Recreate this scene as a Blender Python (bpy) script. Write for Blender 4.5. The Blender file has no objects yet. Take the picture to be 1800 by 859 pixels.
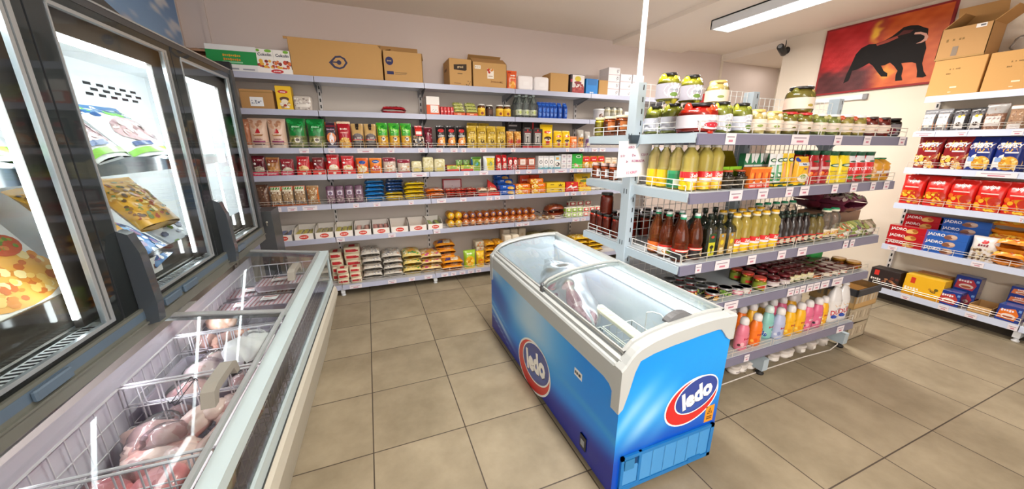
import bpy, bmesh, math, random
import numpy as np
from mathutils import Vector, Matrix
random.seed(7)
sc = bpy.context.scene
C = sc.collection
PI = math.pi

# ------------------------------------------------------------------ camera, world, lights, exposure
CAMH = 1.58
FPX, PIT, YAW, ROL = 618.6, .27419, .37937, .002276
def cam_axes():
    cy_, sy_ = math.cos(YAW), math.sin(YAW)
    fw = np.array([sy_*math.cos(PIT), cy_*math.cos(PIT), -math.sin(PIT)])
    r = np.array([cy_, -sy_, 0.]); u = np.cross(r, fw)
    r2 = r*math.cos(ROL)+u*math.sin(ROL); u2 = -r*math.sin(ROL)+u*math.cos(ROL)
    return np.array([r2, u2, fw])
CM = cam_axes()
cam = bpy.data.cameras.new('camera'); cam_o = bpy.data.objects.new('camera', cam); C.objects.link(cam_o)
cam.sensor_width = 36; cam.lens = 36*FPX/1800; cam.clip_start = .02
cam_o.matrix_world = Matrix(((CM[0][0], CM[1][0], -CM[2][0], 0), (CM[0][1], CM[1][1], -CM[2][1], 0),
                             (CM[0][2], CM[1][2], -CM[2][2], CAMH), (0, 0, 0, 1)))
sc.camera = cam_o
w = bpy.data.worlds.new('daylight'); sc.world = w; w.use_nodes = True
bgn = w.node_tree.nodes['Background']; bgn.inputs[0].default_value = (1.0, .97, .93, 1); bgn.inputs[1].default_value = 3.6
sc.view_settings.view_transform = 'Standard'; sc.view_settings.look = 'None'
sc.view_settings.exposure = 0.5; sc.view_settings.gamma = 1; sc.view_settings.use_curve_mapping = False
LAMP_W = 55       # each ceiling luminaire
LAMP_C = (1, .95, .88)
FREEZER_LED = .5

# measured points: a ray through photo pixel (x, y) of the 1800x859 frame cut with a world plane
def ray(x, y): return CM.T @ np.array([x-900, -(y-429.5), FPX])
def on_y(x, y, Y): d = ray(x, y); t = Y/d[1]; return d[0]*t, CAMH+d[2]*t
def on_x(x, y, X): d = ray(x, y); t = X/d[0]; return d[1]*t, CAMH+d[2]*t
def on_z(x, y, z): d = ray(x, y); t = (z-CAMH)/d[2]; return d[0]*t, d[1]*t
def proj(X, Y, Z):
    c = CM @ np.array([X, Y, Z-CAMH]); return 900+FPX*c[0]/c[2], 429.5-FPX*c[1]/c[2]

# ------------------------------------------------------------------ colours and materials
def lin(c):
    if isinstance(c, int): c = ((c >> 16 & 255)/255, (c >> 8 & 255)/255, (c & 255)/255)
    return tuple(x/12.92 if x <= .04045 else ((x+.055)/1.055)**2.4 for x in c[:3])
_mats = {}
def mat(name, col=None, rough=.5, metal=0, coat=0, bump=0, bscale=80, vary=0, vscale=6, spec=.5, emit=None, es=0):
    """procedural surface; col None = printed artwork held in the mesh colour attribute"""
    if name in _mats: return _mats[name]
    m = bpy.data.materials.new(name); m.use_nodes = True; nt = m.node_tree; b = nt.nodes['Principled BSDF']
    b.inputs['Roughness'].default_value = rough; b.inputs['Metallic'].default_value = metal
    b.inputs['Coat Weight'].default_value = coat; b.inputs['Specular IOR Level'].default_value = spec
    if col is None:
        a = nt.nodes.new('ShaderNodeAttribute'); a.attribute_name = 'art'; nt.links.new(a.outputs['Color'], b.inputs['Base Color'])
    else:
        b.inputs['Base Color'].default_value = (*lin(col), 1)
        if vary:
            tc = nt.nodes.new('ShaderNodeTexCoord'); n = nt.nodes.new('ShaderNodeTexNoise'); n.inputs['Scale'].default_value = vscale; n.inputs['Detail'].default_value = 5
            r = nt.nodes.new('ShaderNodeValToRGB'); L = lin(col)
            r.color_ramp.elements[0].position = .3; r.color_ramp.elements[1].position = .7
            r.color_ramp.elements[0].color = (*[x*(1-vary) for x in L], 1); r.color_ramp.elements[1].color = (*[min(1, x*(1+vary)) for x in L], 1)
            nt.links.new(tc.outputs['Object'], n.inputs['Vector']); nt.links.new(n.outputs['Fac'], r.inputs['Fac']); nt.links.new(r.outputs['Color'], b.inputs['Base Color'])
    if bump:
        tc = nt.nodes.new('ShaderNodeTexCoord'); n = nt.nodes.new('ShaderNodeTexNoise'); n.inputs['Scale'].default_value = bscale; n.inputs['Detail'].default_value = 3
        bp = nt.nodes.new('ShaderNodeBump'); bp.inputs['Strength'].default_value = bump; bp.inputs['Distance'].default_value = .01
        nt.links.new(tc.outputs['Object'], n.inputs['Vector']); nt.links.new(n.outputs['Fac'], bp.inputs['Height']); nt.links.new(bp.outputs['Normal'], b.inputs['Normal'])
    if emit is not None:
        b.inputs['Emission Color'].default_value = (*lin(emit), 1); b.inputs['Emission Strength'].default_value = es
    _mats[name] = m; return m
def see_through(name, tint=0xffffff, body=0, rough=.03, bodycol=None, ior=1.45):
    """thin glass, film or a bottle of liquid: tinted transparency under a fresnel gloss, with some body colour"""
    if name in _mats: return _mats[name]
    m = bpy.data.materials.new(name); m.use_nodes = True; nt = m.node_tree; N = nt.nodes; Lk = nt.links
    N.remove(N['Principled BSDF']); out = N['Material Output']
    t = N.new('ShaderNodeBsdfTransparent'); t.inputs[0].default_value = (*lin(tint), 1)
    cur = t.outputs[0]
    if body:
        d = N.new('ShaderNodeBsdfDiffuse'); d.inputs[0].default_value = (*lin(bodycol if bodycol is not None else tint), 1)
        tr = N.new('ShaderNodeBsdfTranslucent'); tr.inputs[0].default_value = d.inputs[0].default_value
        md = N.new('ShaderNodeMixShader'); md.inputs[0].default_value = .3; Lk.new(d.outputs[0], md.inputs[1]); Lk.new(tr.outputs[0], md.inputs[2])
        mx = N.new('ShaderNodeMixShader'); mx.inputs[0].default_value = body
        Lk.new(cur, mx.inputs[1]); Lk.new(md.outputs[0], mx.inputs[2]); cur = mx.outputs[0]
    g = N.new('ShaderNodeBsdfGlossy'); g.inputs['Roughness'].default_value = rough
    fr = N.new('ShaderNodeFresnel'); fr.inputs[0].default_value = ior
    mx = N.new('ShaderNodeMixShader'); Lk.new(fr.outputs[0], mx.inputs[0]); Lk.new(cur, mx.inputs[1]); Lk.new(g.outputs[0], mx.inputs[2])
    Lk.new(mx.outputs[0], out.inputs['Surface']); _mats[name] = m; return m
FILM = lambda: mat('printed_film', None, .28, coat=.15)
CARD = lambda: mat('printed_card', None, .55)
GLOSS = lambda: mat('printed_gloss', None, .18, coat=.4)
KRAFT = lambda: mat('kraft_card', None, .75, bump=.06, bscale=60)
LID = lambda: mat('printed_lid', None, .3, coat=.2)
WHITE_METAL = lambda: mat('white_enamel', 0xdfe3e8, .35)
GREYBLUE = lambda: mat('pale_blue_grey_enamel', 0xb2c2cd, .4)
RAIL = lambda: mat('lilac_grey_price_rail', 0xb4b8cf, .35)
RAILD = lambda: mat('slate_price_rail', 0x7a788f, .35)
CHROME = lambda: mat('wire_zinc', 0xe6e2da, .3, metal=.5)
PAPER = lambda: mat('paper_tag', None, .7)
GLASS = lambda: see_through('clear_glass', 0xf4fbf8)
JARGLASS = lambda: see_through('jar_glass', 0xf6faf6)
CLEARFILM = lambda: see_through('clear_film', 0xf2f4f6, body=.06, rough=.15, bodycol=0xffffff)

# ------------------------------------------------------------------ mesh builder
class MB:
    def __init__(s): s.v = []; s.f = []; s.c = []; s.m = []; s.sm = []
    def add(s, vs, fs, col=0xffffff, m=0, smooth=False):
        o = len(s.v); s.v += [tuple(v) for v in vs]; L = lin(col) if not isinstance(col, list) else None
        for i, f in enumerate(fs):
            s.f.append(tuple(o+k for k in f)); s.c.append(L if L else lin(col[i])); s.m.append(m); s.sm.append(smooth)
        return s
    def box(s, x0, y0, z0, x1, y1, z1, col=0xffffff, m=0, bev=0):
        if bev <= 0:
            vs = [(x0,y0,z0),(x1,y0,z0),(x1,y1,z0),(x0,y1,z0),(x0,y0,z1),(x1,y0,z1),(x1,y1,z1),(x0,y1,z1)]
            return s.add(vs, [(3,2,1,0),(4,5,6,7),(0,1,5,4),(1,2,6,5),(2,3,7,6),(3,0,4,7)], col, m)
        b = min(bev, (x1-x0)/2.1, (y1-y0)/2.1, (z1-z0)/2.1); vs = []; 
        cs = [(x0,y0,1,1),(x1,y0,-1,1),(x1,y1,-1,-1),(x0,y1,1,-1)]
        def ring(z, d):
            r = []
            for i, (x, y, sx, sy) in enumerate(cs):
                a, c_ = (x+sx*d, y+sy*(d+b)), (x+sx*(d+b), y+sy*d)
                if i in (0, 2): r += [a, c_]
                else: r += [c_, a]
            return [(p[0], p[1], z) for p in r]
        # eight-sided rings, four levels: bevelled box
        vs = ring(z0, b*.9)+ring(z0+b, 0)+ring(z1-b, 0)+ring(z1, b*.9); fs = [tuple(range(7,-1,-1)), tuple(range(24,32))]
        for l in range(3):
            for k in range(8): fs.append((l*8+k, l*8+(k+1)%8, l*8+8+(k+1)%8, l*8+8+k))
        return s.add(vs, fs, col, m)
    def tube(s, p, q, r=.003, col=0xffffff, m=0, n=6):
        p, q = Vector(p), Vector(q); d = q-p
        if d.length < 1e-6: return s
        a = d.normalized(); u = a.orthogonal().normalized(); v = a.cross(u); vs = []
        for c_ in (p, q):
            for k in range(n):
                t = 2*PI*k/n; vs.append(c_+(u*math.cos(t)+v*math.sin(t))*r)
        fs = [(k, (k+1)%n, n+(k+1)%n, n+k) for k in range(n)]+[tuple(range(n-1,-1,-1)), tuple(range(n, 2*n))]
        return s.add(vs, fs, col, m, n > 8)
    def wire(s, pts, r=.003, col=0xffffff, m=0, n=5):
        for a, b in zip(pts[:-1], pts[1:]): s.tube(a, b, r, col, m, n)
        return s
    def lathe(s, prof, n=20, cx=0, cy=0, cz=0, col=0xffffff, m=0, sx=1, sy=1, cap=True, cols=None):
        vs = []; fs = []; cl = []
        for r, z in prof:
            for k in range(n):
                t = 2*PI*k/n; vs.append((cx+r*math.cos(t)*sx, cy+r*math.sin(t)*sy, cz+z))
        for i in range(len(prof)-1):
            for k in range(n): fs.append((i*n+k, i*n+(k+1)%n, (i+1)*n+(k+1)%n, (i+1)*n+k)); cl.append(cols[i] if cols else col)
        if cap:
            fs.append(tuple(range(n-1,-1,-1))); cl.append(cols[0] if cols else col)
            b = (len(prof)-1)*n; fs.append(tuple(range(b, b+n))); cl.append(cols[-1] if cols else col)
        return s.add(vs, fs, cl, m, True)
    def blob(s, c, r, col=0xffffff, m=0, nu=10, nv=7, rot=None, jit=0, seed=0):
        rr = random.Random(seed); vs = []; fs = []
        R_ = rot or Matrix.Identity(3)
        for j in range(nv+1):
            ph = PI*j/nv
            for k in range(nu):
                th = 2*PI*k/nu; q = 1+(rr.uniform(-jit, jit) if 0 < j < nv else 0)
                p = R_ @ Vector((r[0]*math.sin(ph)*math.cos(th)*q, r[1]*math.sin(ph)*math.sin(th)*q, -r[2]*math.cos(ph)*q))
                vs.append((c[0]+p.x, c[1]+p.y, c[2]+p.z))
        for j in range(nv):
            for k in range(nu): fs.append((j*nu+k, j*nu+(k+1)%nu, (j+1)*nu+(k+1)%nu, (j+1)*nu+k))
        return s.add(vs, fs, col, m, True)
    def grid(s, fn, nu, nv, col=0xffffff, m=0, smooth=True, colfn=None, flip=False):
        vs = [fn(i/nu, j/nv) for j in range(nv+1) for i in range(nu+1)]; fs = []; cl = []
        for j in range(nv):
            for i in range(nu):
                a = j*(nu+1)+i; q = (a, a+1, a+nu+2, a+nu+1); fs.append(q[::-1] if flip else q)
                cl.append(colfn((i+.5)/nu, (j+.5)/nv) if colfn else col)
        return s.add(vs, fs, cl, m, smooth)
    def prism(s, pts, z0, z1, col=0xffffff, m=0, axis='z'):
        n = len(pts); P = {'z': lambda a, b, c: (a, b, c), 'y': lambda a, b, c: (a, c, b), 'x': lambda a, b, c: (c, a, b)}[axis]
        vs = [P(a, b, z0) for a, b in pts]+[P(a, b, z1) for a, b in pts]
        fs = [tuple(range(n-1,-1,-1)), tuple(range(n, 2*n))]+[(k, (k+1)%n, n+(k+1)%n, n+k) for k in range(n)]
        return s.add(vs, fs, col, m)
    def xf(s, M_, i0=0):
        for i in range(i0, len(s.v)): s.v[i] = tuple(M_ @ Vector(s.v[i]))
        return s
    def mesh(s, name, mats):
        me = bpy.data.meshes.new(name); me.from_pydata(s.v, [], s.f)
        if not isinstance(mats, (list, tuple)): mats = [mats]
        for m in mats: me.materials.append(m)
        me.polygons.foreach_set('material_index', s.m); me.polygons.foreach_set('use_smooth', s.sm)
        at = me.color_attributes.new('art', 'FLOAT_COLOR', 'CORNER')
        ln = [len(f) for f in s.f]; ca = np.ones((sum(ln), 4), np.float32); ca[:, :3] = np.repeat(np.array(s.c, np.float32).reshape(-1, 3), ln, axis=0)
        at.data.foreach_set('color', ca.ravel()); me.update(); return me
    def build(s, name, mats, parent=None, loc=None, rz=0):
        return link(name, s.mesh(name, mats), parent, loc, rz)
def link(name, me, parent=None, loc=None, rz=0):
    o = bpy.data.objects.new(name, me); C.objects.link(o)
    if parent: o.parent = parent
    if loc: o.location = loc
    o.rotation_euler.z = rz; return o
def tag(o, label, cat, group=None):
    o['label'] = label; o['category'] = cat
    if group: o['group'] = group
    return o
def thing(name, label, cat, loc=(0,0,0), rz=0, group=None):
    return tag(link(name, None, None, loc, rz), label, cat, group)
def struct(name, mb, m): o = mb.build(name, m); o['kind'] = 'structure'; return o

# ------------------------------------------------------------------ lettering and printed artwork
_txt = {}
def text2d(t, bold=.02, shear=0):
    k = (t, bold, shear)
    if k in _txt: return _txt[k]
    cu = bpy.data.curves.new('lettering', 'FONT'); cu.body = t; cu.offset = bold; cu.shear = shear; cu.resolution_u = 2; cu.dimensions = '2D'; cu.fill_mode = 'FRONT'
    o = bpy.data.objects.new('lettering', cu); C.objects.link(o)
    dg = bpy.context.evaluated_depsgraph_get(); me = bpy.data.meshes.new_from_object(o.evaluated_get(dg))
    vs = np.array([(v.co.x, v.co.y) for v in me.vertices]) if len(me.vertices) else np.zeros((0, 2)); fs = [tuple(p.vertices) for p in me.polygons]
    bpy.data.objects.remove(o); bpy.data.meshes.remove(me); bpy.data.curves.remove(cu)
    if len(vs): lo, hi = vs.min(0), vs.max(0); vs = vs-(lo+hi)/2; sz = hi-lo
    else: sz = np.array([1, 1])
    _txt[k] = (vs, fs, sz); return _txt[k]
def paint(mb, surf, asp, layers, m=0, off=.0006, sub=8):
    """prints layers on a surface surf(u, v, offset); asp = width / height of the u, v square"""
    rr = random.Random(len(layers)*31+int(asp*100)); d = off
    for L in layers:
        k = L[0]; d += off*.5
        if k in ('b', 'r'):
            u0, v0, u1, v1, c_ = (0, L[1], 1, L[2], L[3]) if k == 'b' else L[1:6]
            nu = max(1, int(sub*(u1-u0)+.99)); nv = max(1, int(sub*(v1-v0)+.99))
            mb.grid(lambda a, b: surf(u0+(u1-u0)*a, v0+(v1-v0)*b, d), nu, nv, c_, m)
        elif k == 'e':
            u, v, ru, rv, c_ = L[1:6]; n = 16; vs = [surf(u, v, d)]; fs = []
            for q in (.55, 1):
                for i in range(n): t = 2*PI*i/n; vs.append(surf(u+ru*q*math.cos(t), v+rv*q*math.sin(t), d))
            for i in range(n):
                j = (i+1) % n; fs.append((0, 1+i, 1+j)); fs.append((1+i, 1+n+i, 1+n+j, 1+j))
            mb.add(vs, fs, c_, m, True)
        elif k == 'p':
            pts, c_ = L[1], L[2]; cu = sum(p[0] for p in pts)/len(pts); cv = sum(p[1] for p in pts)/len(pts)
            vs = [surf(cu, cv, d)]+[surf(a, b, d) for a, b in pts]; n = len(pts)
            mb.add(vs, [(0, 1+i, 1+(i+1) % n) for i in range(n)], c_, m, True)
        elif k == 's':
            u0, v0, u1, v1, cols, n, rs = L[1:8]
            for i in range(n):
                u, v = rr.uniform(u0, u1), rr.uniform(v0, v1); ru = rs*rr.uniform(.6, 1.3); rv = ru*asp*rr.uniform(.6, 1.2); a0 = rr.uniform(0, 6); q = 7
                ru = min(ru, max(.01, min(u-.01, .99-u))); rv = min(rv, max(.01, min(v-.01, .99-v)))
                vs = [surf(u, v, d)]+[surf(u+ru*math.cos(a0+2*PI*t/q), v+rv*math.sin(a0+2*PI*t/q), d) for t in range(q)]
                mb.add(vs, [(0, 1+t, 1+(t+1) % q) for t in range(q)], cols[i % len(cols)], m, True); d += off*.02
        elif k == 't':
            t, u, v, h, c_ = L[1:6]; mw = L[6] if len(L) > 6 else .86; rot = L[7] if len(L) > 7 else 0; sh = L[8] if len(L) > 8 else 0
            if t[0] == '~':      # small print too blurred to read: word-like dashes
                n = len(t)-1; tw = min(mw, n*h*.62/asp); x = u-tw/2; cr, sr = math.cos(rot), math.sin(rot)
                for q in range(n):
                    if t[1+q] == ' ': continue
                    a0, a1 = x+tw*q/n, x+tw*(q+.72)/n; hh = h*(.55 if q % 3 else .8)
                    mb.add([surf(a0, v-hh/2, d), surf(a1, v-hh/2, d), surf(a1, v+hh/2, d), surf(a0, v+hh/2, d)], [(0, 1, 2, 3)], c_, m)
                continue
            vs2, fs, sz = text2d(t, .025, sh)
            if not len(vs2): continue
            sy = h/sz[1]; sx = sy/asp
            if sz[0]*sx > mw: f_ = mw/(sz[0]*sx); sx *= f_; sy *= max(f_, .75)
            cr, sr = math.cos(rot), math.sin(rot); vs = []
            for a, b in vs2:
                a, b = a*sx*asp, b*sy; a, b = a*cr-b*sr, a*sr+b*cr; vs.append(surf(min(1, max(0, u+a/asp)), min(1, max(0, v+b)), d))
            mb.add(vs, fs, c_, m)
# ------------------------------------------------------------------ the room
XL, XR, YB, YF, ZC = -1.42, 5.2, 4.36, -3.2, 2.92
def floor_mat():
    m = bpy.data.materials.new('stone_floor_tiles'); m.use_nodes = True; nt = m.node_tree; N = nt.nodes; Lk = nt.links; b = N['Principled BSDF']
    tc = N.new('ShaderNodeTexCoord'); sp = N.new('ShaderNodeSeparateXYZ'); Lk.new(tc.outputs['Object'], sp.inputs[0])
    def line(axis, o, step, wd):
        a = N.new('ShaderNodeMath'); a.operation = 'SUBTRACT'; Lk.new(sp.outputs[axis], a.inputs[0]); a.inputs[1].default_value = o
        p = N.new('ShaderNodeMath'); p.operation = 'PINGPONG'; Lk.new(a.outputs[0], p.inputs[0]); p.inputs[1].default_value = step/2
        l = N.new('ShaderNodeMath'); l.operation = 'LESS_THAN'; Lk.new(p.outputs[0], l.inputs[0]); l.inputs[1].default_value = wd
        f = N.new('ShaderNodeMath'); f.operation = 'DIVIDE'; Lk.new(a.outputs[0], f.inputs[0]); f.inputs[1].default_value = step
        g = N.new('ShaderNodeMath'); g.operation = 'FLOOR'; Lk.new(f.outputs[0], g.inputs[0]); return l, g
    lx, gx = line(0, -.125, .5, .0032); ly, gy = line(1, .65, .51, .0032)
    mx = N.new('ShaderNodeMath'); mx.operation = 'MAXIMUM'; Lk.new(lx.outputs[0], mx.inputs[0]); Lk.new(ly.outputs[0], mx.inputs[1])
    cb = N.new('ShaderNodeCombineXYZ'); Lk.new(gx.outputs[0], cb.inputs[0]); Lk.new(gy.outputs[0], cb.inputs[1])
    wn = N.new('ShaderNodeTexWhiteNoise'); Lk.new(cb.outputs[0], wn.inputs['Vector'])
    va = N.new('ShaderNodeVectorMath'); va.operation = 'MULTIPLY_ADD'; Lk.new(wn.outputs['Color'], va.inputs[0]); va.inputs[1].default_value = (9, 9, 9); Lk.new(tc.outputs['Object'], va.inputs[2])
    n1 = N.new('ShaderNodeTexNoise'); n1.inputs['Scale'].default_value = 3.2; n1.inputs['Detail'].default_value = 8; n1.inputs['Roughness'].default_value = .62; Lk.new(va.outputs[0], n1.inputs['Vector'])
    r = N.new('ShaderNodeValToRGB'); Lk.new(n1.outputs['Fac'], r.inputs['Fac'])
    r.color_ramp.elements[0].position = .3; r.color_ramp.elements[0].color = (*lin(0x877b65), 1); r.color_ramp.elements[1].position = .72; r.color_ramp.elements[1].color = (*lin(0xa79a82), 1)
    mc = N.new('ShaderNodeMix'); mc.data_type = 'RGBA'; Lk.new(mx.outputs[0], mc.inputs['Factor']); Lk.new(r.outputs['Color'], mc.inputs['A']); mc.inputs['B'].default_value = (*lin(0x4a4036), 1)
    Lk.new(mc.outputs['Result'], b.inputs['Base Color']); b.inputs['Roughness'].default_value = .48
    return m
struct('floor', MB().box(-1.7, YF, -.1, 7.4, 4.7, 0), floor_mat())
WALLP = mat('warm_white_wall_paint', 0xdccdc6, .85, bump=.03, bscale=30)
WALLR = mat('cream_wall_paint', 0xe4d8c8, .85, bump=.03, bscale=30)
CEILP = mat('ceiling_paint', 0xf3e8dc, .9)
struct('wall_back', MB().box(-1.7, YB, 0, 7.4, YB+.15, 3.2), WALLP)
struct('wall_left', MB().box(XL-.15, YF, 0, XL, YB, 3.2), WALLP)
struct('wall_right', MB().box(XR, YF, 0, XR+.15, 3.44, 3.2), WALLR)
struct('wall_alcove', MB().box(6.55, 3.2, 0, 6.7, YB, 3.2), WALLR)
struct('wall_alcove_side', MB().box(XR+.15, 3.29, 0, 6.6, 3.44, 3.2), WALLR)
struct('ceiling', MB().box(-1.7, YF, ZC, 7.4, 4.7, ZC+.12), CEILP)
struct('trim_1', MB().box(3.17, YF, ZC-.045, 4.37, YB, ZC+.01), CEILP)                 # shallow drop in the ceiling
struct('trim_2', MB().box(XR, 3.44, ZC-.09, 6.6, YB, ZC+.01), CEILP)                     # lower alcove ceiling
struct('trim_3', MB().box(XR-.02, YB-.02, 0, XR+.02, YB, ZC), WALLR)                    # corner strip at the alcove
struct('trim_4', MB().box(XL+.16, YB-.012, 0, XL+.2, YB, ZC), WALLP)
struct('wall_front', MB().box(-1.7, YF-.15, 0, 7.4, YF, .45).box(-1.7, YF-.15, 2.75, 7.4, YF, 3.2).box(-1.7, YF-.15, .45, -1.1, YF, 2.75).box(2.2, YF-.15, .45, 7.4, YF, 2.75), WALLP)
al = bpy.data.lights.new('alcove_fill_light', 'AREA'); al.size = .5; al.energy = 2.5; al.color = LAMP_C; link('alcove_fill_light', al, None, (6.0, 3.9, ZC-.1))  # unseen area light with no fixture, added to brighten the alcove
# ------------------------------------------------------------------ ceiling luminaires
def luminaire(x0, y0, x1, y1, label):
    cx_, cy_ = (x0+x1)/2, (y0+y1)/2; zt = ZC-(.045 if x0 > 3 else 0)
    t = thing('ceiling_luminaire', label, 'ceiling light', (cx_, cy_, zt), 0, 'louvred ceiling lights')
    hx, hy = (x1-x0)/2, (y1-y0)/2; h = .09
    b = MB(); b.box(-hx, -hy, -h, -hx+.012, hy, 0); b.box(hx-.012, -hy, -h, hx, hy, 0); b.box(-hx, -hy, -h, hx, -hy+.012, 0); b.box(-hx, hy-.012, -h, hx, hy, 0); b.box(-hx, -hy, -.012, hx, hy, 0)
    b.build('housing', WHITE_METAL(), t)
    l = MB(); n = int((y1-y0)/.075)
    for i in range(1, n): y = -hy+2*hy*i/n; l.box(-hx+.012, y-.002, -h, hx-.012, y+.002, -h+.035)
    for s in (-.33, .33): l.box(s*hx*2-.002 if False else s*hx-.002, -hy+.012, -h, s*hx+.002, hy-.012, -h+.035)
    l.build('louvre', mat('mirror_louvre', 0xd8dde6, .2, metal=.8), t)
    for s in (-.5, .5):
        MB().tube((s*hx, -hy+.03, -.04), (s*hx, hy-.03, -.04), .013, n=10).build('tube_lamp', mat('lit_tube', 0xffffff, .4, emit=0xfff1dd, es=9), t)
    la = bpy.data.lights.new('luminaire_light', 'AREA'); la.shape = 'RECTANGLE'; la.size = x1-x0-.04; la.size_y = y1-y0-.04; la.energy = LAMP_W*(.72 if .5 < y1 < 2.5 and x0 < 2 else 1); la.color = LAMP_C
    lo = link('luminaire_light', la, t, (0, 0, -h-.004))
luminaire(.86, .85, 1.13, 2.33, 'louvred fluorescent ceiling light above the left aisle, mostly cut off by the top edge')
luminaire(3.57, 1.7, 3.84, 3.19, 'long louvred fluorescent ceiling light in front of the bull painting')
luminaire(.86, -1.9, 1.13, -.4, 'added louvred ceiling light, unseen behind the viewer near the entrance')  # out-of-view luminaire added to light the front of the shop

# ------------------------------------------------------------------ shelving
BACK_Z = [.125, .658, 1.004, 1.298, 1.55, 1.888, 2.185]        # board tops of the back wall shelving
SLOT = lambda: mat('dark_slot', 0x15151a, .8)
def fence(mb, x0, x1, y, z, h=.05, flip=1):
    r = .0022
    for zz in (z+h, z+h*.55): mb.tube((x0, y, zz), (x1, y, zz), r)
    n = max(2, int((x1-x0)/.16))
    for i in range(n+1): x = x0+(x1-x0)*i/n; mb.tube((x, y, z), (x, y, z+h), r)
    return mb
def price_tag(parent, x, y, z, wd=.05, hh=.04, big=None):
    m = MB(); m.box(x-wd/2, y-.0015, z-hh/2, x+wd/2, y, z+hh/2, 0xe6dee4)
    S = lambda u, v, o: (x-wd/2+u*wd, y-.0015-o, z-hh/2+v*hh)
    ly = [('r', .12, .62, .85, .72, 0x9a8a98), ('r', .3, .22, .7, .42, 0xc77f92)]
    if big: ly = [('t', big[0], .5, .7, .26, 0x5a3a4a), ('t', big[1], .5, .28, .28, 0xc05070)]
    paint(m, S, wd/hh, ly, 0, .0004, 2)
    return m.build('price_tag', PAPER(), parent)
def wall_bay(k, x0, x1, label, tags, fences):
    t = thing('wall_shelving_bay', label, 'shelving', (0, 0, 0), 0, 'metal shelving bays along the back wall')
    yb, yf = 4.31, 3.936
    MB().box(x0, yb, .1, x1, yb+.02, 2.2).build('back_panel', mat('shelving_back_panel', 0xc9bfb6, .6), t)
    for xe in ((x0,) if k < 4 else (x0, x1)):
        u = MB(); u.box(xe-.016, yb-.03, 0, xe+.016, yb+.0, 2.24, 0xd2cdca)
        z = .2
        while z < 2.2: u.box(xe-.006, yb-.0315, z, xe+.006, yb-.0295, z+.032, 0x17171b); z += .06
        u.build('upright', mat('slotted_upright', None, .5), t)
        f = MB(); f.box(xe-.02, yf+.02, .03, xe+.02, yb, .1); f.lathe([(.022, 0), (.024, .01), (.014, .02), (.014, .06), (.02, .08)], 12, xe, yf+.045); f.build('foot', WHITE_METAL(), t)
    for i, z in enumerate(BACK_Z):
        s = MB(); s.box(x0+.003, yf+.012, z-.028, x1-.003, yb, z)
        so = s.build('shelf', mat('shelf_enamel', 0xd3d4da, .4), t)
        r = MB(); r.prism([(yf, z-.047), (yf+.014, z-.047), (yf+.014, z+.004), (yf+.004, z+.004)], x0+.003, x1-.003, axis='x'); r.build('price_rail', RAIL(), so)
        for xe, sx in ((x0+.02, 1), (x1-.02, -1)):
            if i: MB().prism([(yf+.03, z-.03), (yb, z-.03), (yb, z-.1), (yb-.04, z-.1)], xe-.002, xe+.002, axis='x').build('bracket', mat('bracket_grey', 0x8f9096, .5), so)
        if i in fences: fence(MB(), x0+.01, x1-.01, yf+.02, z, .05).build('wire_fence', CHROME(), so)
        for (tx, tw) in tags.get(i, ()): price_tag(so, tx, yf-.0005, z-.024, tw, .042)
    return t
# tags: photo columns read off each shelf front, turned into metres along the rail
def T(lvl, *px): 
    out = []
    for a, b_ in px:
        yy = proj(.6, 3.936, BACK_Z[lvl]-.02)[1]; xa = on_y(a, yy, 3.936)[0]; xb = on_y(b_, yy, 3.936)[0]; out.append(((xa+xb)/2, xb-xa))
    return out
alltags = {0: T(0, (612,634), (681,696), (718,729), (746,760), (776,788), (793,802), (808,818), (823,833), (837,846)),
           1: T(1, (590,604), (682,695), (762,774), (908,917), (918,930), (1005,1017), (1020,1028)),
           2: T(2, (470,492), (503,520), (530,556), (620,630), (656,668), (718,727), (768,784), (809,820), (855,865), (870,879), (895,904), (992,999), (1003,1012), (1021,1030)),
           3: T(3, (627,638), (697,707), (724,750), (815,825), (843,858), (906,914), (925,934), (946,954), (962,970), (975,996), (1001,1008), (1014,1024)),
           4: T(4, (526,543), (577,589), (628,657), (681,693), (735,746), (767,778), (792,804), (811,819), (844,855), (898,906), (995,1000), (1018,1026), (1040,1050), (1054,1064))}
bays = [(-1.38, -.39, 'leftmost bay of grey back wall shelving, partly hidden by the glass door freezer'),
        (-.39, .605, 'second bay from left of back wall shelving, under the carton with leaf emblem'),
        (.605, 1.605, 'third bay from the left of back wall shelving, below the two big kraft cartons'),
        (1.605, 2.605, 'fourth bay from the left of back wall shelving, under the white paper packs'),
        (2.605, 3.9, 'rightmost bay of back wall shelving, partly hidden behind the gondola post')]
for k, (a, b_, lb) in enumerate(bays):
    tg = {i: [q for q in v if a <= q[0] < b_] for i, v in alltags.items()}
    wall_bay(k, a, b_, lb, tg, (0, 1, 2, 3, 4) if k > 1 else (0, 2, 3, 4))

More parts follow.
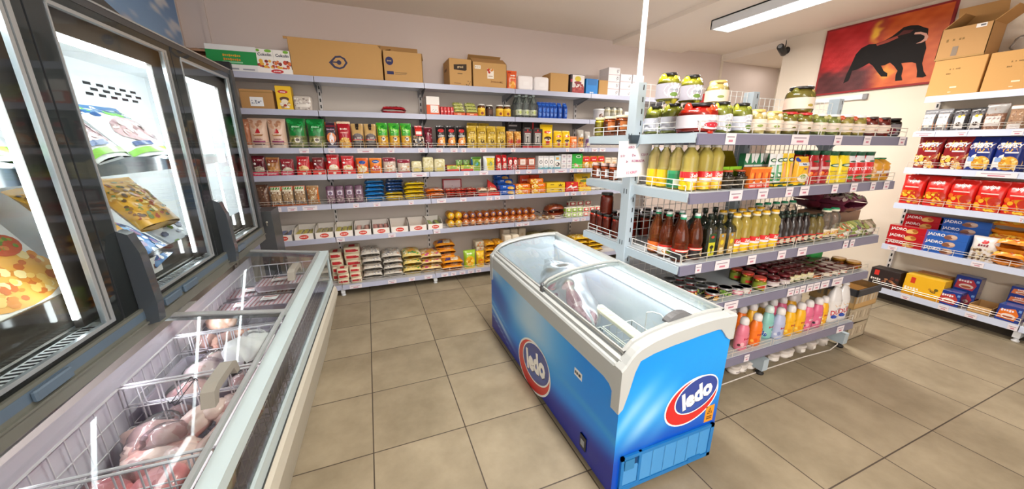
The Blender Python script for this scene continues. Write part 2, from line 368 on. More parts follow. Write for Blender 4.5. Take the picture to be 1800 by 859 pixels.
# ------------------------------------------------------------------ gondola
GZ = [.25, .675, .955, 1.35, 1.645]; GX0, GX1, GXM = 1.512, 3.44, 2.476; GYF, GYP, GYB = 1.33, 1.8, 2.27
gon = thing('gondola_shelving', 'double sided gondola of slate railed shelves standing in the middle of the shop', 'shelving', (0, 0, 0))
for i, x in enumerate((GX0, GXM, GX1)):
    p = MB(); p.box(x-.028, GYP-.036, .06, x+.028, GYP+.036, 1.93, 0xb2c0ca); sl = p; z = .2
    while z < 1.9:
        for yy in (-.0365, .0355): sl.box(x+.006, GYP+yy, z, x+.013, GYP+yy+.001, z+.028, 0x17171b)
        z += .065
    z = .3
    while z < 1.9:
        for xs_ in (-.029, .0275):
            for yy in (-.012, .012): sl.box(x+xs_, GYP+yy-.004, z, x+xs_+.0015, GYP+yy+.004, z+.03, 0x5a646c)
        z += .33
    p.build('upright', mat('slotted_blue_grey', None, .4), gon)
    f = MB(); f.box(x-.028, GYF+.02, .04, x+.028, GYB-.02, .13); fo = f.build('base_leg', GREYBLUE(), gon)
    for yy in (GYF+.05, GYB-.05): MB().lathe([(.026, 0), (.028, .012), (.012, .02), (.012, .05)], 12, x, yy).build('levelling_foot', mat('black_rubber', 0x1b1b1d, .6), fo)
def gtags(i):
    G = {0: ((1308,1316), (1471,1482)), 1: ((1273,1296), (1384,1395), (1397,1404), (1406,1415), (1418,1428), (1430,1440), (1443,1456), (1463,1480)),
         2: ((1222,1232), (1257,1281), (1314,1328), (1367,1380), (1402,1417), (1482,1490), (1494,1501)), 3: ((1282,1304), (1332,1349), (1381,1393), (1406,1421), (1462,1472), (1495,1506), (1530,1538), (1553,1562)), 4: ((1275,1293), (1391,1421), (1466,1479), (1518,1530), (1580,1590))}
    out = []
    for a, b_ in G[i]:
        y = proj(2.4, GYF, GZ[i]-.03)[1]
        for _ in range(3): x = on_y((a+b_)/2, y, GYF)[0]; y = proj(x, GYF, GZ[i]-.03)[1]
        out.append((x, on_y(b_, y, GYF)[0]-on_y(a, y, GYF)[0]))
    return out
for i, z in enumerate(GZ):
    for side in (-1, 1):
        ye = GYF if side < 0 else GYB
        if i == 4 and side > 0: pass
        for x0, x1 in ((GX0, GXM), (GXM, GX1)):
            s = MB(); a, b_ = (ye+.014, GYP) if side < 0 else (GYP, ye-.014)
            s.box(x0, a, z-.03, x1, b_, z-.001); so = s.build('shelf', mat('gondola_shelf_enamel', 0xbcc4ca, .4), gon)
            r = MB(); y2 = ye-side*.014
            r.prism([(ye, z-.06), (y2, z-.06), (y2, z-.006), (ye-side*.004, z-.006)], x0, x1, axis='x'); r.build('price_rail', RAILD() if side < 0 else RAIL(), so)
            b = MB()
            for xe in ((x0,) if x0 == GX0 else (x1,)):
                d = .004; b.prism([(GYP, z-.005), (ye-side*.01, z-.005), (ye-side*.01, z-.05), (GYP+side*.07, z-.055), (GYP+side*.03, z-.1), (GYP, z-.1)], xe-d-.012, xe+d-.012, axis='x')
            b.build('bracket', GREYBLUE(), so)
            if side < 0:
                fence(MB(), x0+.012, x1-.012, ye+.012, z, .052).build('wire_fence', CHROME(), so)
                for tx, tw in gtags(i):
                    if x0 <= tx < x1: price_tag(so, tx, ye-.001, z-.03, tw, .055 if tw > .05 else .05, ('~Acvais Paprika', '7 KM') if i == 4 and 1.9 < tx < 2.2 else None)
            if x0 == GX0 and i in (1, 2, 4, 3):
                e = MB(); xe = GX0+.012; ya, yb_ = (ye+.02, GYP-.06) if side < 0 else (GYP+.06, ye-.03); r_ = .0025
                e.wire([(xe, ya, z+.01), (xe, ya, z+.055), (xe, yb_, z+.055), (xe, yb_, z+.01)], r_, n=6); e.wire([(xe, ya+.03, z+.002), (xe, ya+.03, z+.028), (xe, yb_-.01, z+.028)], r_, n=6)
                for q in (.3, .7): e.tube((xe, ya+(yb_-ya)*q, z), (xe, ya+(yb_-ya)*q, z+.055), r_)
                e.build('end_guard', mat('white_wire', 0xdededc, .4), so)
mesh_w = mat('white_wire', 0xdededc, .4)
for x0, x1, zt in ((GX0+.04, GXM-.04, 1.93), (GXM+.04, GX1-.04, 1.9)):
    g = MB(); n = int((x1-x0)/.05)
    for j in range(n+1): x = x0+(x1-x0)*j/n; g.tube((x, GYP, .16), (x, GYP, zt), .0022, n=4)
    z = .2
    while z < zt-.02: g.tube((x0, GYP+.004, z), (x1, GYP+.004, z), .0022, n=4); z += .05
    g.tube((x0, GYP+.004, zt), (x1, GYP+.004, zt), .0026, n=4); g.build('wire_back_panel', mesh_w, gon)
po = MB(); po.lathe([(.022, 1.92), (.022, 1.955), (.015, 1.965), (.0145, ZC)], 16, GX0, GYP)
po.lathe([(.03, ZC-.012), (.03, ZC-.001)], 16, GX0, GYP)
tag(po.build('support_pole', mat('white_pole_enamel', 0xf4f5f7, .3)), 'slim white pole rising from the gondola corner post to the ceiling', 'pole')
# paper notice and its clip on the corner post
nx, nyy, nz = 1.478, GYP-.055, 1.5
n_ = MB(); NS = lambda u, v, o: (nx-.115+.23*u, nyy-.001-o+.012*math.sin(u*4), nz-.105+.21*v+.004*u)
n_.grid(lambda u, v: NS(u, v, 0), 12, 4, 0xe6e6ea, 0); n_.grid(lambda u, v: NS(u, v, -.0012), 12, 4, 0xe6e6ea, 0, flip=True)
paint(n_, NS, 1.1, [('t', 'AIRO', .43, .83, .07, 0xc06a8c, .5, .03), ('t', '10 Fr', .17, .6, .07, 0xb07090, .5), ('t', 'Do', .53, .61, .07, 0xa85f86, .5), ('t', '120 F', .83, .62, .075, 0xb07090, .5), ('t', '24', .33, .44, .06, 0xb07090), ('t', 'KOMADA', .66, .45, .07, 0xa85f86, .42), ('t', '15 KM/F', .5, .13, .08, 0xcc8aa8, .5, .05)], 0, .0008, 3)
tag(n_.build('paper_notice', PAPER()), 'white handwritten paper notice clipped to the gondola corner post', 'notice')
c_ = MB(); c_.prism([(nyy-.016, 1.64), (nyy-.004, 1.592), (nyy+.004, 1.592), (nyy+.012, 1.64)], nx-.04, nx+.04, axis='x')
tag(c_.build('bulldog_clip', mat('dark_clip_steel', 0x4c5660, .35, metal=.5)), 'dark grey clip holding the paper notice on the gondola post', 'clip')

# ------------------------------------------------------------------ shelving on the right wall
RZ = [.15, .61, 1.035, 1.378, 1.715, 2.02]; RXF = 4.87
def right_bay(y0, y1, label, tags):
    t = thing('wall_shelving_bay', label, 'shelving', (0, 0, 0), 0, 'metal shelving bays along the right wall')
    MB().box(5.17, y0, .12, 5.19, y1, 2.04).build('back_panel', mat('cream_back_panel', 0xd9cdbb, .6), t)
    for ye in (y1, y0) if y0 < -1 else (y1,):
        sl = MB().box(5.14, ye-.016, 0, 5.172, ye+.016, 2.06, 0xd6d0cc); z = .2
        while z < 2.0: sl.box(5.1385, ye-.006, z, 5.1405, ye+.006, z+.032, 0x17171b); z += .06
        sl.build('upright', mat('slotted_upright', None, .5), t)
        f = MB(); f.box(RXF+.02, ye-.02, .04, 5.16, ye+.02, .11); f.lathe([(.022, 0), (.024, .01), (.014, .02), (.014, .06)], 12, RXF+.05, ye); f.build('foot', WHITE_METAL(), t)
    MB().box(RXF+.13, y0, .0, RXF+.145, y1, .12).build('kick_plate', mat('dark_kick_plate', 0x3a342e, .6), t)
    for i, z in enumerate(RZ):
        so = MB().box(RXF+.014, y0+.003, z-.028, 5.172, y1-.003, z).build('shelf', mat('shelf_enamel', 0xd3d4da, .4), t)
        MB().prism([(RXF, z-.05), (RXF+.014, z-.05), (RXF+.014, z+.004), (RXF+.004, z+.004)], y0+.003, y1-.003, axis='y').xf(Matrix.Identity(4)).build('price_rail', mat('pale_lilac_price_rail', 0xc9d2e8, .35), so)
        if i < 5:
            b = MB()
            for zz in (.055, .035): b.tube((RXF+.02, y0+.01, z+zz), (RXF+.02, y1-.01, z+zz), .0024)
            for q in range(7): yy = y0+.01+(y1-y0-.02)*q/6; b.tube((RXF+.02, yy, z), (RXF+.02, yy, z+.055), .0024)
            b.build('wire_fence', CHROME(), so)
        for ty, tw in tags.get(i, ()):
            if y0 <= ty < y1:
                m = MB(); m.box(RXF-.003, ty-tw/2, z-.048, RXF-.0008, ty+tw/2, z-.004, 0xe6dee4)
                S = lambda u, v, o: (RXF-.003-o, ty+tw/2-u*tw, z-.048+.044*v)
                paint(m, S, tw/.044, [('r', .12, .6, .85, .72, 0xa58a96), ('r', .3, .22, .72, .42, 0xc77f92)], 0, .0004, 2); m.build('price_tag', PAPER(), so)
def RT(i, *px):
    o = []
    for a, b_ in px:
        y = 300
        for _ in range(4): Y, Z = on_x((a+b_)/2, y, RXF); y = proj(RXF, Y, RZ[i]-.026)[1]
        o.append((Y, abs(on_x(a, y, RXF)[0]-on_x(b_, y, RXF)[0])))
    return o
rt = {0: RT(0, (1583,1600), (1648,1668), (1695,1718), (1770,1790)), 1: RT(1, (1560,1577), (1706,1730)), 2: RT(2, (1792,1799),), 3: RT(3, (1714,1788)), 4: RT(4, (1605,1643), (1681,1700), (1778,1799))}
right_bay(.88, 1.85, 'far bay of right wall shelving, holding the crisps and wafer boxes', rt)
right_bay(-.1, .88, 'near bay of right wall shelving, cut off by the right edge of the view', rt)
# ------------------------------------------------------------------ products: each returns a list of (part name, mesh[, part label]); one entry = a thing of one mesh
def crinkle(seed, amp):
    r = random.Random(seed); ph = [(r.uniform(-9, 9), r.uniform(-7, 7), r.uniform(0, 6)) for _ in range(5)]
    return lambda u, v: amp*sum(math.sin(a*u+b*v+c) for a, b, c in ph)/3
def bag(w, h, d, base, layers=(), name='bag', seal=.07, box=3.0, m=None, crk=.003, back=None, bseal=0, seed=1, zig=True):
    """pillow or brick bag standing on its base with a crimped flat seal on top; front faces -y"""
    cr = crinkle(seed, crk)
    def prof(v):
        if v > 1-seal: return .035
        t = v/(1-seal); p = min(1, (1-t)*3.2)**.6
        if bseal and v < bseal: return .05
        if bseal: p *= min(1, (v-bseal)/.22+.05)**.6
        else: p *= .82+.18*min(1, t*4)
        return max(.035, p)
    def wid(v): return 1-.06*(prof(v)) if box < 5 else 1
    def F(u, v, o, s):
        a = u*2-1; q = max(0, 1-abs(a)**box)**(.5 if box < 5 else .35); y = -s*(d/2*prof(v)*q+o+cr(a*3, v*4)*q*min(1, (1-v)*8)*min(1, v*9))
        z = h*v+(.002*((int(u*30) % 2)) if zig and v > .995 else 0)
        return (s*a*w/2*wid(v), y, z)
    front = lambda u, v, o: F(u, v, o, 1); bk = lambda u, v, o: F(u, v, o, -1)
    mb = MB(); mb.grid(lambda u, v: front(u, v, 0), 16, 18, base); mb.grid(lambda u, v: bk(u, v, 0), 10, 14, back if back is not None else base)
    paint(mb, front, w/h, layers, 0, .0012, 12)
    bt = [L for L in layers if L[0] == 'b']; paint(mb, bk, w/h, bt, 0, .0012, 8)
    mb.add([front(0, 0, 0), front(.5, 0, 0), front(1, 0, 0), bk(.5, 0, 0)], [(0, 3, 2, 1)], base)
    return [(name, mb.mesh(name, m or FILM()))]
def carton(w, h, d, base, layers=(), name='carton', top=None, side=None, m=None, slayers=(), tlayers=(), flap=None, bev=.002):
    mb = MB(); mb.box(-w/2, -d/2, 0, w/2, d/2, h, base, 0, bev)
    S = lambda u, v, o: (-w/2+u*w, -d/2-o, v*h)
    SR = lambda u, v, o: (w/2+o, -d/2+u*d, v*h); SL = lambda u, v, o: (-w/2-o, d/2-u*d, v*h); ST = lambda u, v, o: (-w/2+u*w, -d/2+v*d, h+o)
    e = .012
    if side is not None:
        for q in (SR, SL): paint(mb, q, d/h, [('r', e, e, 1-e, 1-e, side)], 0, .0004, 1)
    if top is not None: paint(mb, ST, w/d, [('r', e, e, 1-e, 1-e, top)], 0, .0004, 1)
    paint(mb, S, w/h, layers, 0, .0006, 2)
    for q in (SR, SL): paint(mb, q, d/h, slayers, 0, .001, 2)
    paint(mb, ST, w/d, tlayers, 0, .001, 2)
    return [(name, mb.mesh(name, m or CARD()))]
def kraft(w, h, d, layers=(), flaps=None, base=0xc69a5f, tape=True, slayers=()):
    """corrugated box; flaps = list of (side, angle, length) of the open lid flaps ('f','b','l','r')"""
    b2 = base; mb = MB(); t = .004
    if not flaps: mb.box(-w/2, -d/2, 0, w/2, d/2, h, base, 0, .003)
    else:
        mb.box(-w/2, -d/2, 0, w/2, d/2, t, base); mb.box(-w/2, -d/2, 0, w/2, -d/2+t, h, base); mb.box(-w/2, d/2-t, 0, w/2, d/2, h, base); mb.box(-w/2, -d/2, 0, -w/2+t, d/2, h, base); mb.box(w/2-t, -d/2, 0, w/2, d/2, h, base)
    S = lambda u, v, o: (-w/2+u*w, -d/2-o, v*h); SR = lambda u, v, o: (w/2+o, -d/2+u*d, v*h); SL = lambda u, v, o: (-w/2-o, d/2-u*d, v*h); ST = lambda u, v, o: (-w/2+u*w, -d/2+v*d, h+o)
    paint(mb, S, w/h, layers, 0, .0008, 2)
    for q in (SL, SR): paint(mb, q, d/h, slayers, 0, .0008, 2)
    if tape and not flaps: paint(mb, ST, w/d, [('r', .02, .44, .98, .56, 0xc9a878)], 0, .0006, 2)
    out = [('box', mb.mesh('cardboard_box', KRAFT()))]
    for sd, ang, ln in (flaps or ()):
        f = MB(); W = (w if sd in 'fb' else d); f.box(-W/2+.004, 0, -.002, W/2-.004, ln, .002, 0xb98c54)
        M_ = Matrix.Rotation(ang, 4, 'X'); rz = {'f': PI, 'b': 0, 'l': PI/2, 'r': -PI/2}[sd]; off = {'f': (0, -d/2), 'b': (0, d/2), 'l': (-w/2, 0), 'r': (w/2, 0)}[sd]
        f.xf(Matrix.Translation((off[0], off[1], h)) @ Matrix.Rotation(rz, 4, 'Z') @ M_); out.append(('flap', f.mesh('flap', KRAFT())))
    return out
def cyl(r, z0, h): # printed surface of a cylinder; u=.5 faces -y
    return lambda u, v, o: ((r+o)*math.sin((u-.5)*2*PI), -(r+o)*math.cos((u-.5)*2*PI), z0+v*h)
def wraplabel(r, z0, h, base, layers, n=28, u0=0, u1=1, m=None, name='label'):
    mb = MB(); s = cyl(r, z0, h); s2 = lambda u, v, o: s(u0+(u1-u0)*u, v, o)
    mb.grid(lambda u, v: s2(u, v, 0), n, 1, base); paint(mb, s2, 2*PI*r*(u1-u0)/h, layers, 0, .0005, 24); return (name, mb.mesh(name, m or CARD()))
def jar(r, h, fill, lid, label=None, bits=None, neck=.82, lidh=.016, shoulder=.72, fillh=.86, opaque=True, oval=None, seed=1, lidtop=None, glass=None):
    """glass jar: contents, glass, lid, label. fill = colour of the brine or spread; bits = (colours, count, size, stretch)"""
    rn = r*neck; zs = h*shoulder; pr = [(r*.86, 0), (r*.97, .006), (r, .018), (r, zs*.92)]
    for k in range(1, 6): t = k/5; pr.append((rn+(r-rn)*math.cos(t*PI/2), zs*.92+(h-lidh-.006-zs*.92)*math.sin(t*PI/2)*.93))
    pr.append((rn*.97, h-lidh)); 
    out = []
    ins = [(max(.002, a-.0025), b+.003 if i == 0 else b) for i, (a, b) in enumerate(pr) if b < h*fillh]
    ins.append((ins[-1][0]*.96, h*fillh))
    c_ = MB(); c_.lathe(ins, 20, col=fill)
    if bits:
        cols, n, s, st = bits; rr = random.Random(seed)
        for i in range(n):
            th = rr.uniform(0, 2*PI); z = rr.uniform(.1, .9)*h*fillh; 
            rad = r-.002 if z < zs else rn+(r-rn)*.75
            R_ = Matrix.Rotation(th, 3, 'Z') @ Matrix.Rotation(rr.uniform(-.6, .6), 3, 'X')
            k = rr.uniform(.8, 1.25); c_.blob((math.cos(th)*(rad-s*.62), math.sin(th)*(rad-s*.62), z), (s*.6, s*k*(1 if st < 1.5 else .7), s*k*st), cols[i % len(cols)], 0, 7, 5, R_)
    out.append(('contents', c_.mesh('contents', mat('wet_preserve', None, .25, coat=.3))))
    g = MB(); g.lathe(pr, 24); out.append(('glass', g.mesh('glass', glass or JARGLASS())))
    l = MB(); rl = rn*1.04; l.lathe([(rl, 0), (rl*1.02, .002), (rl*1.02, lidh*.8), (rl*.96, lidh), (rl*.85, lidh-.0015), (rl*.8, lidh-.001)], 24, cz=h-lidh, col=lid)
    if lidtop is not None: l.lathe([(rl*.84, 0), (rl*.8, .0008)], 20, cz=h-.001, col=lidtop)
    out.append(('lid', l.mesh('lid', LID())))
    if label:
        z0, z1, base, lay, u0, u1 = label; out.append(wraplabel(r+.0008, h*z0, h*(z1-z0), base, lay, 28, u0, u1))
    return out
def can(r, h, base, layers, lid=0xb9bbbd, m=None):
    b = MB(); b.lathe([(r*.97, 0), (r, .004), (r, h-.005), (r*.97, h-.002), (r*1.0, h)], 24, col=0xb9bbbd)
    l = MB(); l.lathe([(r*.99, 0), (r*.99, .002), (r*.92, .0018), (r*.9, -.002), (r*.6, -.002), (r*.58, -.001)], 24, cz=h, col=lid)
    return [('can_body', b.mesh('can_body', mat('tin_metal', None, .3, metal=.7))), ('can_lid', l.mesh('can_lid', mat('tin_metal', None, .3, metal=.7))), wraplabel(r+.0006, .006, h-.014, base, layers, 24, m=GLOSS())]
def bottle(prof, col, cap, label=None, body=.55, capprof=None, name='bottle', n=20, solid=False, ring=None, sx=1, sy=1, tint=None, extra=None):
    """lathe profile [(r, z)...]; cap = (r, h, colour)"""
    b = MB(); b.lathe(prof, n, col=col, sx=sx, sy=sy)
    mt = mat('opaque_bottle', None, .3, coat=.3) if solid else see_through('liquid_%06x' % col, tint or col, body, .06, col)
    out = [(name, b.mesh(name, mt))]; ht = prof[-1][1]
    if cap:
        r, h, c_ = cap; l = MB(); l.lathe(capprof or [(r, 0), (r*1.03, .002), (r*1.0, h*.9), (r*.88, h)], 18, cz=ht-.004, col=c_)
        if ring is not None: l.lathe([(r*1.12, 0), (r*1.12, .012)], 18, cz=ht-.014, col=ring)
        out.append(('cap', l.mesh('cap', mat('plastic_cap', None, .35))))
    if label:
        r, z0, z1, base, lay = label[:5]; u0, u1 = label[5:7] if len(label) > 5 else (0, 1)
        lb = wraplabel(r, z0, z1-z0, base, lay, 28, u0, u1, GLOSS())
        if sx != 1 or sy != 1:
            for v in lb[1].vertices: v.co.x *= sx; v.co.y *= sy
        out.append(lb)
    for e in extra or (): out.append(e)
    return out
def pillow(w, d, h, base, layers=(), name='pack', m=None, seed=1, crk=.003, flayers=(), seal=.06):
    """soft pack lying flat: w across, d deep, h thick; layers printed on the top face, flayers on the front end"""
    cr = crinkle(seed, crk)
    def P(a): return max(.04, (1-min(1, abs(a))**4)**.42)
    def F(u, v, o, s):
        a, b = u*2-1, v*2-1; k = P(a)*P(b*.98); z = h/2+s*(h/2*k+o+cr(a*3, b*3)*k)
        return (a*w/2, b*d/2, z)
    mb = MB(); mb.grid(lambda u, v: F(u, v, 0, 1), 14, 14, base); mb.grid(lambda u, v: F(1-u, v, 0, -1), 14, 14, base)
    paint(mb, lambda u, v, o: F(u, v, o, 1), w/d, layers, 0, .0012, 10)
    def FR(u, v, o):   # the front-facing curve: from low front edge up over the top
        vv = v; return F(u, .02+.3*vv, o, 1) if vv >= 0 else F(u, 0, o, 1)
    paint(mb, FR, w/(h*.9), flayers, 0, .0014, 10)
    return [(name, mb.mesh(name, m or FILM()))]
def brick(w, h, d, base, layers=(), name='pack', m=None, rnd=.25, seed=1, slayers=(), tlayers=(), crk=.002):
    """soft-edged brick pack (flour, rice, coffee): rounded box with printed front, sides and top"""
    cr = crinkle(seed, crk); e = .16+rnd*.4
    def sph(x, y, z):
        f = lambda c: math.copysign(abs(c)**e, c); return f(x), f(y), f(z)
    mb = MB(); n1, n2 = 20, 12; vs = []
    for j in range(n2+1):
        ph = -PI/2+PI*j/n2
        for i in range(n1):
            th = 2*PI*i/n1+PI/n1; x, y, z = math.cos(ph)*math.cos(th), math.cos(ph)*math.sin(th), math.sin(ph)
            g = lambda c: math.copysign(abs(c)**e, c)
            cp = abs(math.cos(ph))**e; X = cp*g(math.cos(th)); Y = cp*g(math.sin(th)); Z = g(math.sin(ph))
            k = 1+cr(X*2+Z, Y*2-Z)*12; vs.append((X*w/2*k, Y*d/2*k, h/2+Z*h/2))
    fs = [(j*n1+i, j*n1+(i+1) % n1, (j+1)*n1+(i+1) % n1, (j+1)*n1+i) for j in range(n2) for i in range(n1)]
    mb.add(vs, fs, base, 0, True)
    o_ = .004
    def bend(u, v): a, b = u*2-1, v*2-1; return 1-.18*(abs(a)**4)-.18*(abs(b)**4)
    S = lambda u, v, o: ((u-.5)*w*.94, -(d/2)*bend(u, v)*1.0-o, h/2+(v-.5)*h*.92)
    SR = lambda u, v, o: ((w/2)*bend(u, v)+o, (u-.5)*d*.94, h/2+(v-.5)*h*.92); SL = lambda u, v, o: (-(w/2)*bend(u, v)-o, (.5-u)*d*.94, h/2+(v-.5)*h*.92)
    ST = lambda u, v, o: ((u-.5)*w*.94, (v-.5)*d*.94, h/2+h/2*bend(u, v)+o)
    paint(mb, S, w/h, layers, 0, o_, 8)
    for q in (SR, SL): paint(mb, q, d/h, slayers, 0, o_, 6)
    paint(mb, ST, w/d, tlayers, 0, o_, 8)
    return [(name, mb.mesh(name, m or FILM()))]
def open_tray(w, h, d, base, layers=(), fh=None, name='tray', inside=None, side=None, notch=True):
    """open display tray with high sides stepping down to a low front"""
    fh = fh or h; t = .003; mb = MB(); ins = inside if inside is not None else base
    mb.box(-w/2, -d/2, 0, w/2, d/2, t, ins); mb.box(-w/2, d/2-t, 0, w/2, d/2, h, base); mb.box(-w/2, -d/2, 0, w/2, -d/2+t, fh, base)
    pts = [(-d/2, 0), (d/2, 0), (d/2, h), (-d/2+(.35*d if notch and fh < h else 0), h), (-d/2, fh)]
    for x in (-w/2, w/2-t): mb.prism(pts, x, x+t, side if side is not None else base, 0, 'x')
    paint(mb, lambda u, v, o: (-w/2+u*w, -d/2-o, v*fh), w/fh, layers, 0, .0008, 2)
    return [(name, mb.mesh(name, CARD()))]
def inst(parts, name, label, cat, loc, rz=0, group=None, tilt=None, lay=None):
    """places one instance: mesh data is shared between repeats"""
    if len(parts) == 1:
        o = tag(link(name, parts[0][1], None, loc, rz), label, cat, group)
    else:
        o = thing(name, label, cat, loc, rz, group)
        for p in parts:
            c_ = link(p[0], p[1], o)
            if len(p) > 2: c_['label'] = p[2]
    if tilt: o.rotation_euler.x, o.rotation_euler.y = tilt
    return o
ORD = ['first', 'second', 'third', 'fourth', 'fifth', 'sixth', 'seventh', 'eighth', 'ninth', 'tenth', 'eleventh', 'twelfth', 'thirteenth', 'fourteenth', 'fifteenth', 'sixteenth']
NUM = ['no', 'one', 'two', 'three', 'four', 'five', 'six', 'seven', 'eight', 'nine', 'ten', 'eleven', 'twelve', 'thirteen', 'fourteen', 'fifteen', 'sixteen']
def nth(i, n, side='left'):
    if n == 1: return ''
    if n == 2: return ('left', 'right')[i]+' one of two'
    if i == 0: return 'leftmost of '+NUM[n] if n < 17 else 'leftmost'
    if i == n-1: return 'rightmost of '+NUM[n] if n < 17 else 'rightmost'
    return ORD[i]+' from left of '+NUM[n]
def lvl_of(k, n):
    if n == 1: return ''
    if n == 2: return ('bottom', 'top')[k]+' of its stack'
    if k == 0: return 'bottom of its stack'
    if k == n-1: return 'top of its stack'
    return ORD[k]+' from bottom of its stack'
SHORT = [(' of its stack', ''), ('on the back wall ', 'on '), ('on right wall ', 'on right '), (' in the back row', ' at back'), (' in the front row', ' in front'), (' one of two', ' one'), (' from top', ''), (' from bottom', ' up'), (' on the gondola', ' on gondola'), ('with a ', 'with '), (' in the ', ' in '), (' on the ', ' on '), (' with an ', ' with '), ('of the ', 'of ')]
import re
def J(*a):
    s = ', '.join(x for x in a if x)
    if len(s.split()) > 15: s = re.sub(r'(most|left) of (two|three|four|five|six|seven|eight|nine|ten|eleven|twelve|thirteen)', r'\1', s)
    for o, n in SHORT:
        if len(s.split()) > 15: s = s.replace(o, n)
    return s
# ------------------------------------------------------------------ curved glass chest freezer with the blue printed wrap
def art_grid(fn, nu, nv, colfn, m, name):
    vs = [fn(i/nu, j/nv) for j in range(nv+1) for i in range(nu+1)]; fs = [(j*(nu+1)+i, j*(nu+1)+i+1, (j+1)*(nu+1)+i+1, (j+1)*(nu+1)+i) for j in range(nv) for i in range(nu)]
    me = bpy.data.meshes.new(name); me.from_pydata(vs, [], fs); me.materials.append(m); a = me.color_attributes.new('art', 'FLOAT_COLOR', 'POINT')
    cs = np.ones((len(vs), 4), np.float32); cs[:, :3] = [lin(colfn(i/nu, j/nv)) for j in range(nv+1) for i in range(nu+1)]; a.data.foreach_set('color', cs.ravel()); return me
def mixc(a, b, t): t = min(1, max(0, t)); return tuple(x+(y-x)*t for x, y in zip(a, b))
def ss(a, b, x): t = min(1, max(0, (x-a)/(b-a))); return t*t*(3-2*t)
FX0, FX1, FY0, FY1 = .880, 1.495, .985, 2.68; FW = FX1-FX0
LED = thing('display_chest_freezer', 'blue printed chest freezer with curved sliding glass lids in the middle aisle', 'chest freezer', (0, 0, 0))
PROF = [(0, .70), (.03, .745), (.07, .783), (.15, .81), (.25, .828), (.4, .842), (.5, .846), (.63, .84)]
def pz(x):
    x = x-FX0
    for (a, b), (c_, d_) in zip(PROF[:-1], PROF[1:]):
        if x <= c_: return b+(d_-b)*(x-a)/(c_-a)
    return .84
def side_col(u, v):
    n = math.sin(u*5+v*3)*.5+math.sin(u*11-v*7)*.3
    az = (.04, .56, .96); navy = (.01, .12, .60); pale = (.78, .89, .97); deep = (.10, .36, .76)
    c_ = mixc(az, navy, ss(.44, .16, v+.10*math.sin(u*3.2)-.12*u+.06))
    c_ = mixc(c_, pale, ss(.42, .0, abs(u-.46))*ss(.25, .75, v)*.95)
    c_ = mixc(c_, pale, ss(.3, .0, u)*ss(.62, .95, v))
    c_ = mixc(c_, deep, ss(.30, .05, abs(v-.62+.9*(u-.12)))*ss(.34, .1, u)*.9)
    s = v-.36+.75*u
    c_ = mixc(c_, (.86, .94, 1), ss(.06, .0, abs(s))*ss(.4, .15, u)*.85); c_ = mixc(c_, (.8, .92, 1), ss(.03, 0, abs(s+.11))*ss(.42, .1, u)*.6); c_ = mixc(c_, (.75, .9, 1), ss(.035, 0, abs(s-.10))*ss(.36, .1, u)*.5)
    c_ = mixc(c_, (.25, .66, .95), ss(.07, 0, abs(v-.47+.35*(u-.6)-.2*math.sin((u-.55)*3)))*ss(.5, .7, u)*.6)
    return c_
def end_col(u, v):
    az = (.03, .57, .93); c_ = mixc(az, (.02, .30, .75), ss(.55, .25, v))
    g = ss(.42, 0, math.hypot((u-.22)*.9, (v-.56)*1.2)); st = .5+.5*math.sin((v-u*.75)*26)
    c_ = mixc(c_, (.82, .93, 1), g*(.35+.4*st)); c_ = mixc(c_, (.20, .66, .97), ss(.4, 0, abs(v-.85))*u*.5); return c_
WRAP = mat('printed_wrap', None, .3, coat=.08, spec=.3)
ZB = .035
link('side_panel', art_grid(lambda u, v: (FX0+.014*(1-v)*0, FY1-(FY1-FY0)*u, ZB+(.60-ZB)*v), 90, 36, side_col, WRAP, 'side_panel'), LED)
link('side_panel', art_grid(lambda u, v: (FX1, FY0+(FY1-FY0)*u, ZB+(.75-ZB)*v), 60, 24, side_col, WRAP, 'side_panel'), LED)
link('end_panel', art_grid(lambda u, v: (FX0+FW*u, FY0, ZB+(.79-ZB)*v if False else ZB+(pz(FX0+FW*u)-.05-ZB)*v), 60, 60, end_col, WRAP, 'end_panel'), LED)
link('end_panel', art_grid(lambda u, v: (FX1-FW*u, FY1, ZB+(pz(FX1-FW*u)-.05-ZB)*v), 40, 40, end_col, WRAP, 'end_panel'), LED)
MB().box(FX0+.005, FY0+.005, ZB, FX1-.005, FY1-.005, ZB+.01).build('base_plate', mat('dark_navy_base', 0x0a1d55, .5), LED)
RIMM = mat('light_grey_freezer_rim', 0xbcc0c0, .38)
# rim: one continuous grey frame with arched ends, left rail low, right rail high
rim = MB(); xs = [FX0-.009+(FW+.018)*i/28 for i in range(29)]
def capz(x):    # lower edge of the grey cap on the end face
    t = (x-FX0)/FW
    return pz(x)-(.155*ss(.13, .02, t)+.055+.07*ss(.85, .98, t)*1.0+.012*math.sin(t*3))
for ya, yb_ in ((FY0-.008, FY0+.045), (FY1-.045, FY1+.008)):
    lo = [capz(min(FX1, max(FX0, x))) for x in xs]; hi = [pz(min(FX1, max(FX0, x))) for x in xs]; vs = []; fs = []
    for i, x in enumerate(xs): vs += [(x, ya, lo[i]), (x, ya, hi[i]-.008), (x, ya+.008, hi[i]), (x, yb_-.004, hi[i]), (x, yb_, hi[i]-.006), (x, yb_, lo[i])]
    for i in range(28):
        for k in range(6): fs.append((i*6+k, i*6+(k+1) % 6, i*6+6+(k+1) % 6, i*6+6+k))
    fs += [tuple(range(6)), tuple(range(28*6+5, 28*6-1, -1))]; rim.add(vs, fs, 0xcfd0cc, 0, False)
rim.prism([(FX0-.006, .60), (FX0-.006, .69), (FX0, .70), (FX0+.05, .712), (FX0+.056, .70), (FX0+.056, .62), (FX0+.02, .60)], FY0, FY1, axis='y')
